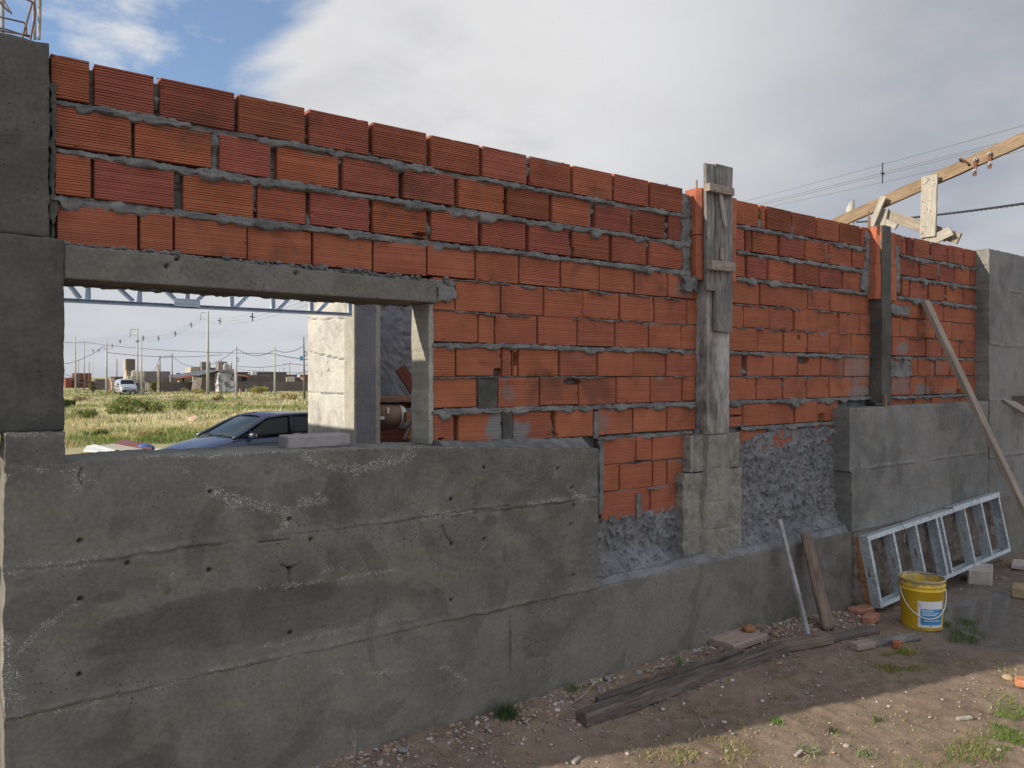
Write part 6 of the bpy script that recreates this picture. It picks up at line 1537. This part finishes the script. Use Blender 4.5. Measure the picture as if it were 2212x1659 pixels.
# field grass: one uncountable mass
bl = Blades()
N = 62000
px = rr.uniform(-60, 900, N); py = 846 + 150*rr.uniform(0, 1, N)**1.25
gz = -0.4
t = (px-CX)/FOC; d = FW[None]+RT[None]*t[:, None]+np.array([0, 0, 1])[None]*((HY-py)/FOC)[:, None]
zz = np.full(N, -.6)
for _ in range(12):
    q = CAM + d*((zz-CAM[2])/d[:, 2])[:, None]; zz = terrain(q[:, 0], q[:, 1])
base = CAM + d*((zz-CAM[2])/d[:, 2])[:, None]; base[:, 2] = zz-0.02
dist = base @ FW + 0
keep = (base[:, 1] > 8) & (dist < 140)
carl = (base[:, 0]-cpos[0])*hd[0]+(base[:, 1]-cpos[1])*hd[1]; carw = -(base[:, 0]-cpos[0])*hd[1]+(base[:, 1]-cpos[1])*hd[0]
keep &= ~((abs(carl) < 2.3) & (abs(carw) < 1.0))
for q_ in ((205, 977, 2.0), (235, 977, 2.2), (285, 974, 2.4), (315, 974, 2.0), (415, 909, 1.6)):
    c_ = TG(q_[0], q_[1]); keep &= np.hypot(base[:, 0]-c_[0], base[:, 1]-c_[1]) > q_[2]
base = base[keep]; dist = dist[keep]; n = len(base)
m1 = fbm(base[:, 0]*.11, base[:, 1]*.11, 4, 50); m2 = fbm(base[:, 0]*.5, base[:, 1]*.5, 3, 51)
pal_ = 1.12*np.array([DRY, STRAW, GRN, OLV, YEL, DGR])
ci = np.where(m1+.3*m2 > .12, 2, np.where(m1+.4*m2 < -.18, 1, np.where(m2 > .15, 3, 0))); ci = np.where(rr.random(n) < .16, rr.integers(0, 6, n), ci)
col = np.hstack([pal_[ci]*rr.uniform(.75, 1.25, (n, 1)), np.ones((n, 1))])
hg = rr.uniform(.10, .34, n)*(1+.6*(m2 > .2))*np.where(ci == 2, .8, 1.0); hg = hg*np.interp(dist, [10, 60, 140], [1, 1.0, .9]); wd = np.interp(dist, [10, 40, 120], [.012, .035, .12])
road = np.zeros(n, bool)
bl.many(base, hg, wd, col, rr, .8, 2)
o = bl.obj('field_grass'); tag(o, 'dry straw coloured and green grass covering the field behind the wall', 'grass', kind='stuff')
# shrubs in the field
def shrub(name, px_, py_, wpx, hpx, cols, label, seed, n=1400, cat='shrub'):
    rr = np.random.default_rng(seed); b = TG(px_, py_); dp = float(np.dot(b-CAM, FW)); W = wpx*dp/FOC/2; Hh = hpx*dp/FOC
    root = thing(name, label, cat, tuple(b))
    nc = 14; cc = np.stack([rr.normal(0, .48, nc)*W, rr.normal(0, .35, nc)*W, rr.uniform(.15, .7, nc)*Hh], -1); cr = rr.uniform(.18, .42, nc)*min(W, Hh*1.4)
    k = rr.integers(0, nc, n); v = rr.normal(0, 1, (n, 3)); v /= np.linalg.norm(v, axis=1)[:, None]; p = cc[k]+v*(cr[k]*rr.uniform(.5, 1.1, n))[:, None]*np.array([1, 1, .8])
    p[:, 2] = np.clip(p[:, 2], .02, None); p += b
    B = Blades(); ls = np.full(n, Hh*.16)*rr.uniform(.6, 1.4, n); col = np.array([pal(cols[rr.integers(len(cols))], rr, .25) for _ in range(n)])
    B.many(p, ls, ls*.55, col, rr, 1.6, 2); B.obj('foliage', root)
    m = MB()
    for i in range(8): m.tube([b+np.array([rr.normal(0, .08)*W, rr.normal(0, .08)*W, -.05]), b+cc[i]*.5, b+cc[i]], [.02*Hh, .014*Hh, .006*Hh], 5)
    m.obj('stems', M_wpole, root); return root
shrub('green_bush', 300, 893, 120, 32, [(0.21, .26, .08), (0.26, .30, .10), OLV], 'largest bright green bush in the field, left of the middle of the opening', 61, 3600)
shrub('green_bush', 208, 903, 80, 20, [(0.25, .28, .10), OLV], 'lower green bush touching the left of the largest bush', 62, 1600)
shrub('green_bush', 206, 945, 36, 18, [DGR, GRN, OLV], 'small dark green bush low at the left of the opening', 63, 1200)
shrub('dry_shrub', 148, 880, 34, 18, [DGR, (0.10, .11, .04)], 'dark shrub against the left edge of the opening', 64, 900)
shrub('dry_shrub', 470, 866, 26, 14, [DRY, OLV, (0.2, .15, .07)], 'brownish shrub right of the foot of the tallest pole', 65, 700)
shrub('dry_shrub', 560, 851, 42, 16, [DRY, YEL, (0.36, .28, .12)], 'golden shrub in front of the boundary wall left of the middle concrete pole', 66, 1300)
shrub('dry_shrub', 624, 864, 44, 17, [DRY, STRAW, (0.38, .28, .12)], 'tawny shrub between the middle concrete pole and the wooden pole', 67, 1300)
shrub('dry_shrub', 420, 850, 42, 12, [OLV, DRY, (0.3, .28, .1)], 'olive shrub at the foot of the dark fence wall', 68, 900)
shrub('dry_shrub', 330, 948, 90, 18, [DRY, (0.22, .18, .08), OLV], 'dry brown weeds in front of the car bonnet', 69, 1500)
shrub('dry_shrub', 150, 965, 40, 14, [(0.2, .16, .09), DRY], 'dry brown weeds at the lower left corner of the opening', 70, 800)
shrub('green_bush', 400, 872, 60, 8, [GRN, DGR], 'flat green weeds in the middle of the field right of the largest bush', 71, 900)
shrub('small_tree', 334, 846, 13, 26, [YEL, (0.38, .33, .08)], 'small yellowish tree in front of the long grey house', 72, 500, 'tree')
shrub('bushy_stump', 200.5, 851, 10, 34, [(0.22, .20, .11), (0.28, .25, .14)], 'narrow dry bushy growth round the very thin pole left of the van', 73, 500)
shrub('dirt_mound_weeds', 172, 868, 46, 10, [(0.26, .17, .11), (0.2, .14, .09)], 'reddish brown weeds on a low mound at the left of the field', 74, 900, 'weeds')
# things thrown on the field
def sheet(name, pts, mat, label, th=.04, dz=0.05, cat='sheet'):
    q = [TG(a, b)+np.array([0, 0, dz+e]) for a, b, e in pts]; V = [tuple(p) for p in q]+[tuple(p-np.array([0, 0, th])) for p in q]; n = len(q)
    F = [list(range(n)), [2*n-1-i for i in range(n)]]+[[i, n+i, n+(i+1) % n, (i+1) % n] for i in range(n)]
    o = obj(name, V, F, mat); tag(o, label, cat); return o
sheet('white_sheet', [(180, 980, .0), (187, 972, .03), (205, 971, .06), (250, 981, .02), (240, 984, 0)], M_wallpaint, 'curved white sheet lying on the grass at the lower left of the opening', dz=.1)
sheet('grey_board', [(206, 972, .05), (246, 969, .08), (330, 981, .02), (322, 984, 0)], M_wpale, 'long grey board lying behind the white sheet', dz=.08, cat='board')
sheet('maroon_sheet', [(246, 969, .05), (266, 966, .15), (325, 972, .06), (328, 979, 0), (280, 974, .02)], M_maroon, 'dark red sheet lying near the front of the car', dz=.12)
sheet('broken_panel', [(404, 912, .0), (407, 909, .10), (423, 906, .15), (426, 911, .12), (418, 914, .05)], plain('pinkish_panel', (0.52, 0.34, 0.24), .9), 'pale orange broken panel sticking out of the grass above the windscreen', dz=.1, cat='panel')
c = TG(314, 975); rr = np.random.default_rng(8)
m = MB(); V, F = rock(.30, rr, .8); m.add(V*np.array([1.4, 1, 1])+np.array([c[0], c[1], c[2]+.10]), F); o = m.obj('blue_tarp', M_tarp); tag(o, 'crumpled blue plastic sheet beside the front of the car', 'plastic sheet'); o.modifiers.new('s', 'SUBSURF')
for i, (a, b) in enumerate(((518, 850), (521.5, 849), (531.5, 850.5))):
    o = obj('marker_stake', *(lambda m: (m.V, m.F))(MB().bar(TG(a, b), TG(a, b)+np.array([0, 0, .75]), .13, .13)), H_fascia if i == 1 else H_cream); tag(o, ['pale stake left of the orange one before the boundary wall', 'orange stake before the boundary wall', 'pale stake right of the orange one before the boundary wall'][i], 'stake')

# ---- yard: grass, weeds, pebbles, stems
rr = np.random.default_rng(21)
bl = Blades()
def turf(px_, py_, rx, ry, n, hgt, cols, dens=1.0):
    a = rr.uniform(0, 2*np.pi, n); r = np.sqrt(rr.uniform(0, 1, n))*(1+.25*rr.normal(0, 1, n)); X_ = px_+rx*r*np.cos(a); Y_ = py_+ry*r*np.sin(a)
    pts = []; 
    t = (X_-CX)/FOC; d = FW[None]+RT[None]*t[:, None]+np.array([0, 0, 1])[None]*((HY-Y_)/FOC)[:, None]; z = np.full(n, .02)
    for _ in range(4): q = CAM+d*((z-CAM[2])/d[:, 2])[:, None]; z = terrain(q[:, 0], q[:, 1])
    # clump them
    cl = fbm(q[:, 0]*7, q[:, 1]*7, 3, 33); k = (cl > -.12) & (q[:, 1] < -.17); q = q[k]; q[:, 2] -= .004; m_ = len(q)
    if not m_: return
    col = np.array([pal(cols[rr.integers(len(cols))], rr, .3) for _ in range(m_)])
    bl.many(q, rr.uniform(.4, 1.2, m_)*hgt, rr.uniform(.0018, .0036, m_), col, rr, 1.1, 3)
YG = [GRN, (0.16, .22, .06), (0.24, .27, .09), (0.34, .30, .14)]
turf(1935, 1438, 70, 32, 2600, .035, YG+[YEL]); turf(1955, 1412, 25, 12, 500, .04, [YEL, (.3, .32, .08)]); turf(2085, 1375, 42, 18, 900, .04, [GRN, DGR, (0.10, .17, .05)]); turf(2090, 1345, 25, 10, 250, .04, [GRN, DGR])
turf(1500, 1625, 130, 34, 2600, .03, YG+[STRAW, DRY]); turf(2185, 1575, 45, 60, 2400, .035, [GRN, (0.14, .24, .05), (0.22, .28, .08)]); turf(2110, 1615, 60, 30, 900, .03, YG); turf(1535, 1430, 40, 14, 150, .03, YG); turf(1590, 1470, 60, 18, 160, .02, YG)
turf(1840, 1590, 300, 60, 700, .022, YG+[STRAW, DRY]); turf(1720, 1545, 420, 60, 500, .018, YG+[STRAW]); turf(2130, 1500, 60, 25, 300, .02, YG); turf(1780, 1340, 60, 16, 300, .04, [GRN, DGR]); turf(2010, 1320, 40, 14, 300, .04, [DGR, GRN]); turf(2050, 1640, 120, 25, 900, .03, YG)
turf(1870, 1285, 50, 12, 200, .03, [DGR, GRN]); turf(1700, 1640, 300, 25, 500, .02, YG+[DRY, STRAW]); turf(2180, 1450, 30, 15, 200, .03, [DRY, OLV]); turf(1345, 1500, 90, 14, 120, .03, [DRY, OLV])
o = bl.obj('yard_grass'); tag(o, 'short green and dry grass growing in patches on the yard soil', 'grass', kind='stuff')
def tuft(name, px_, py_, n, hgt, cols, label, seed, wid=.004, lean=.9, cat='weed', group=None, ws=.02):
    rr = np.random.default_rng(seed); b = TG(px_, py_); B = Blades(); base = np.tile(b, (n, 1)); base[:, :2] += rr.normal(0, ws, (n, 2)); base[:, 2] -= .004
    B.many(base, rr.uniform(.5, 1.1, n)*hgt, np.full(n, wid), np.array([pal(cols[rr.integers(len(cols))], rr, .25) for _ in range(n)]), rr, lean, 4); o = B.obj(name); tag(o, label, cat, group); return o
tuft('green_weed', 1094, 1552, 260, .10, [DGR, (0.05, .10, .03), (.12, .17, .07)], 'dense dark green weed growing against the base of the concrete wall', 1, .004, 1.2, ws=.03)
tuft('grass_tuft', 1236, 1494, 70, .07, [GRN, (0.2, .24, .1)], 'light green grass tuft at the wall right of the dark green weed', 2)
tuft('grey_weed', 1467, 1448, 46, .13, [(0.20, .26, .15), (0.26, .31, .2)], 'grey green upright weed behind the rotten beam', 3, .008, .8, ws=.008)
tuft('grey_weed', 2048, 1352, 46, .07, [(0.26, .29, .2), (0.2, .25, .13)], 'pale grey green weed at the right foot of the bucket', 4, .008, 1.2, ws=.015)
tuft('grass_tuft', 1676, 1560, 50, .04, [(0.12, .28, .05), (0.18, .3, .06)], 'bright green grass tuft on the sunlit side of the shadow edge', 5, .005)
tuft('grass_tuft', 1803, 1582, 40, .04, [GRN, DGR], 'dark green tuft right of the bright one on the sunlit soil', 6, .005)
tuft('grass_tuft', 1893, 1556, 40, .035, [GRN, DGR], 'small tuft standing alone in the middle of the sunlit soil', 7, .005)
tuft('grass_tuft', 1600, 1566, 30, .03, [(0.16, .26, .06), YEL], 'tiny light tuft at the shadow edge left of the bright one', 8, .004)
tuft('grey_weed', 1755, 1625, 60, .045, [(0.22, .26, .14), (0.3, .32, .2)], 'sprawling grey green weed near the bottom edge', 9, .006, 1.6, ws=.03)
tuft('grey_weed', 1868, 1632, 50, .04, [(0.2, .26, .12)], 'second sprawling grey green weed near the bottom edge, to the right', 10, .006, 1.6, ws=.03)
def twig(name, pts, r, col, label, seed=1, branch=0, cat='dry stem', lift=.01):
    rr = np.random.default_rng(seed); q = [Vector(p) for p in pts]; m = MB(); m.tube(q, [r*(1-.6*i/(len(q)-1)) for i in range(len(q))], 6)
    for i in range(branch):
        k_ = rr.integers(0, len(q)-1); p = q[k_].lerp(q[k_+1], rr.random()); d = Vector(rr.normal(0, 1, 3)); d.z = abs(d.z)*.8; d.normalize(); L = rr.uniform(.03, .08)
        m.tube([p, p+d*L*.5, p+d*L+Vector(rr.normal(0, .01, 3))], [r*.6, r*.5, r*.25], 5)
    o = m.obj(name, col, smooth=True); tag(o, label, cat); return o
M_straw = plain('dry_stem_straw', (0.34, 0.29, 0.21), .95, var=.15); M_stem = plain('grey_dry_stem', (0.24, 0.22, 0.18), .95)
b = TG(762, 1648); twig('dry_twig', [b, b+np.array([.01, 0, .06]), b+np.array([0.015, 0, .11]), b+np.array([.005, 0, .16])], .003, M_straw, 'single dry stem standing at the left end of the soil by the wall', 1, 2)
b = TG(1515, 1420); twig('dry_twig', [b, b+np.array([.03, -.01, .07]), b+np.array([0.02, -.02, .14]), b+np.array([.05, -.02, .20])], .005, M_stem, 'branching dry plant beside the faded wood offcut', 2, 12)
twig('dry_twig', [TG(1228, 1530)+np.array([0, 0, .01]), TG(1262, 1512)+np.array([0, 0, .03]), TG(1285, 1490)+np.array([0, 0, .05]), TG(1312, 1470)+np.array([0, 0, .06])], .003, M_straw, 'pale curved straw lying beside the near end of the rotten beam', 3, 3)
twig('dry_twig', [TG(1525, 1580)+np.array([0, 0, .008]), TG(1512, 1556)+np.array([0, 0, .012]), TG(1502, 1532)+np.array([0, 0, .012])], .0035, M_straw, 'thin twig lying across the shadow edge', 4, 2)
twig('dry_twig', [TG(1428, 1512)+np.array([0, 0, .006]), TG(1466, 1510)+np.array([0, 0, .006])], .003, M_straw, 'short straw lying below the middle of the rotten beam', 5)
twig('dry_twig', [TG(1875, 1453)+np.array([0, 0, .006]), TG(2000, 1447)+np.array([0, 0, .008])], .003, M_straw, 'long straw lying in the shaded green patch', 6) if False else None
twig('dry_twig', [TG(2085, 1504)+np.array([0, 0, .006]), TG(2135, 1694)+np.array([0, 0, .006])], .0, M_straw, '') if False else None
twig('dry_twig', [TG(2084, 1484)+np.array([0, 0, .006]), TG(2132, 1500)+np.array([0, 0, .008])], .003, M_straw, 'short twig lying at the shadow edge below the green patch', 7) if False else None
o = obj('wood_splinter', *(lambda m: (m.V, m.F))(MB().bar(TG(2068, 1557)+np.array([0, 0, .01]), TG(2098, 1554)+np.array([0, 0, .012]), .022, .012)), M_wpale); tag(o, 'flat pale wood splinter lying on the sunlit soil at the right', 'splinter')
o = obj('wood_splinter', *(lambda m: (m.V, m.F))(MB().bar(TG(1262, 2455)if False else TG(1718, 1636)+np.array([0, 0, .008]), TG(1732, 1626)+np.array([0, 0, .012]), .014, .008)), M_wpale); tag(o, 'small pale splinter near the bottom edge left of the sprawling weeds', 'splinter')
o = obj('wood_splinter', *(lambda m: (m.V, m.F))(MB().bar(TG(730+0, 1654) if False else TG(1238, 1652)+np.array([0, 0, .01]), TG(1252, 1640)+np.array([0, 0, .014]), .02, .012)), M_wpale); tag(o, 'pale wood chip on the gravel at the bottom left of the soil', 'splinter')
# single stones
st_m = plain('pale_stone', (0.42, 0.38, 0.34), .95, var=.2, sc=40, bs=.5); st_g = plain('grey_stone', (0.22, 0.22, 0.215), .95, var=.2, sc=40, bs=.7); st_p = plain('pinkish_stone', (0.36, 0.26, 0.20), .95, var=.2, sc=40, bs=.5)
for i, (a, b, r, mt, l) in enumerate(((1661+0, 1556, .0, st_m, ''), (1457, 1536, .0, st_m, ''), (1660, 1840, .0, st_m, ''),
        (1385, 1472, .0, st_m, ''), (1455, 1452, .0, st_g, ''))):
    pass
for i, (a, b, r, mt, l) in enumerate(((1431, 1534, .020, st_m, 'white angular stone in shade in front of the rotten beam'), (1565, 1562, .020, st_m, 'white stone just inside the sun at the shadow edge'), (1583, 1587, .016, st_g, 'grey stone right of the white one at the shadow edge'),
        (1378, 1458, .038, st_g, 'large grey lump of mortar at the wall behind the rotten beam'), (1312, 1468, .030, st_g, 'grey lump of mortar at the wall above the curved straw'), (1391, 1454, .0, st_g, ''), (820, 1652, .030, st_p, 'pinkish stone at the bottom left end of the soil'), (838, 1655, .024, st_p, 'smaller pinkish stone beside the one at the bottom left end'),
        (928, 1601, .030, st_m, 'pale angular stone at the wall foot left of the dark green weed'), (870, 1625, .036, st_g, 'grey stone at the wall foot near the bottom left'), (1048, 1553, .022, st_p, 'orange pink stone at the left of the dark green weed'), (1062, 1545, .018, st_p, 'second orange pink stone touching the dark green weed'),
        (2062, 1325, .0, st_m, ''), (2160, 1452, .018, st_g, 'grey stone left of the ochre stone at the right edge'), (1613, 1510, .012, st_m, 'small white pebble in shade above the shadow edge'), (2158, 1622, .02, st_m, 'pale stone in the sun at the lower right'))):
    if r > 0:
        c = TG(a, b); lump('stone', c, r, mt, l, 'stone', 100+i, n=1)
# pebbles: stuff
V_ = []; F_ = []; C_ = []; k = 0; rr = np.random.default_rng(77)
Np = 6300
xs = rr.uniform(1.0, 9.3, Np); ys = -0.16-rr.uniform(0, 1, Np)**1.1*2.5
near = rr.random(Np) < .42; ys = np.where(near, -0.165-np.abs(rr.normal(0, .16, Np)), ys); xs = np.where(near, rr.uniform(1.0, 5.8, Np), xs)
zs_ = terrain(xs, ys)
inwet = (((xs-7.0)/1.45)**2+((ys+1.05)/.60)**2 < 1.0)
pc = [(0.40, .37, .34), (0.30, .24, .19), (0.22, .20, .19), (0.36, .22, .15), (0.42, .40, .37), (0.20, .15, .12), (0.27, .20, .15)]
for i in range(Np):
    if inwet[i] and rr.random() < .93: continue
    r = rr.gamma(2.2, .0021)*(1.35 if near[i] else .9)+.002; r = min(r, .02)
    V, F = rock(r, rr, .65); V_.append(V+np.array([xs[i], ys[i], zs_[i]+r*.12+0.004])); F_ += [[q+k for q in f] for f in F]; k += 12
    C_.append(np.tile(pal(pc[rr.choice(7, p=[.14, .22, .16, .10, .05, .18, .15])], rr, .2), (12, 1)))
o = obj('pebbles', np.vstack(V_), F_, M_stone, attrs={'col': np.vstack(C_)}); tag(o, 'loose pebbles and crumbs of gravel scattered over the soil', 'pebbles', kind='stuff')
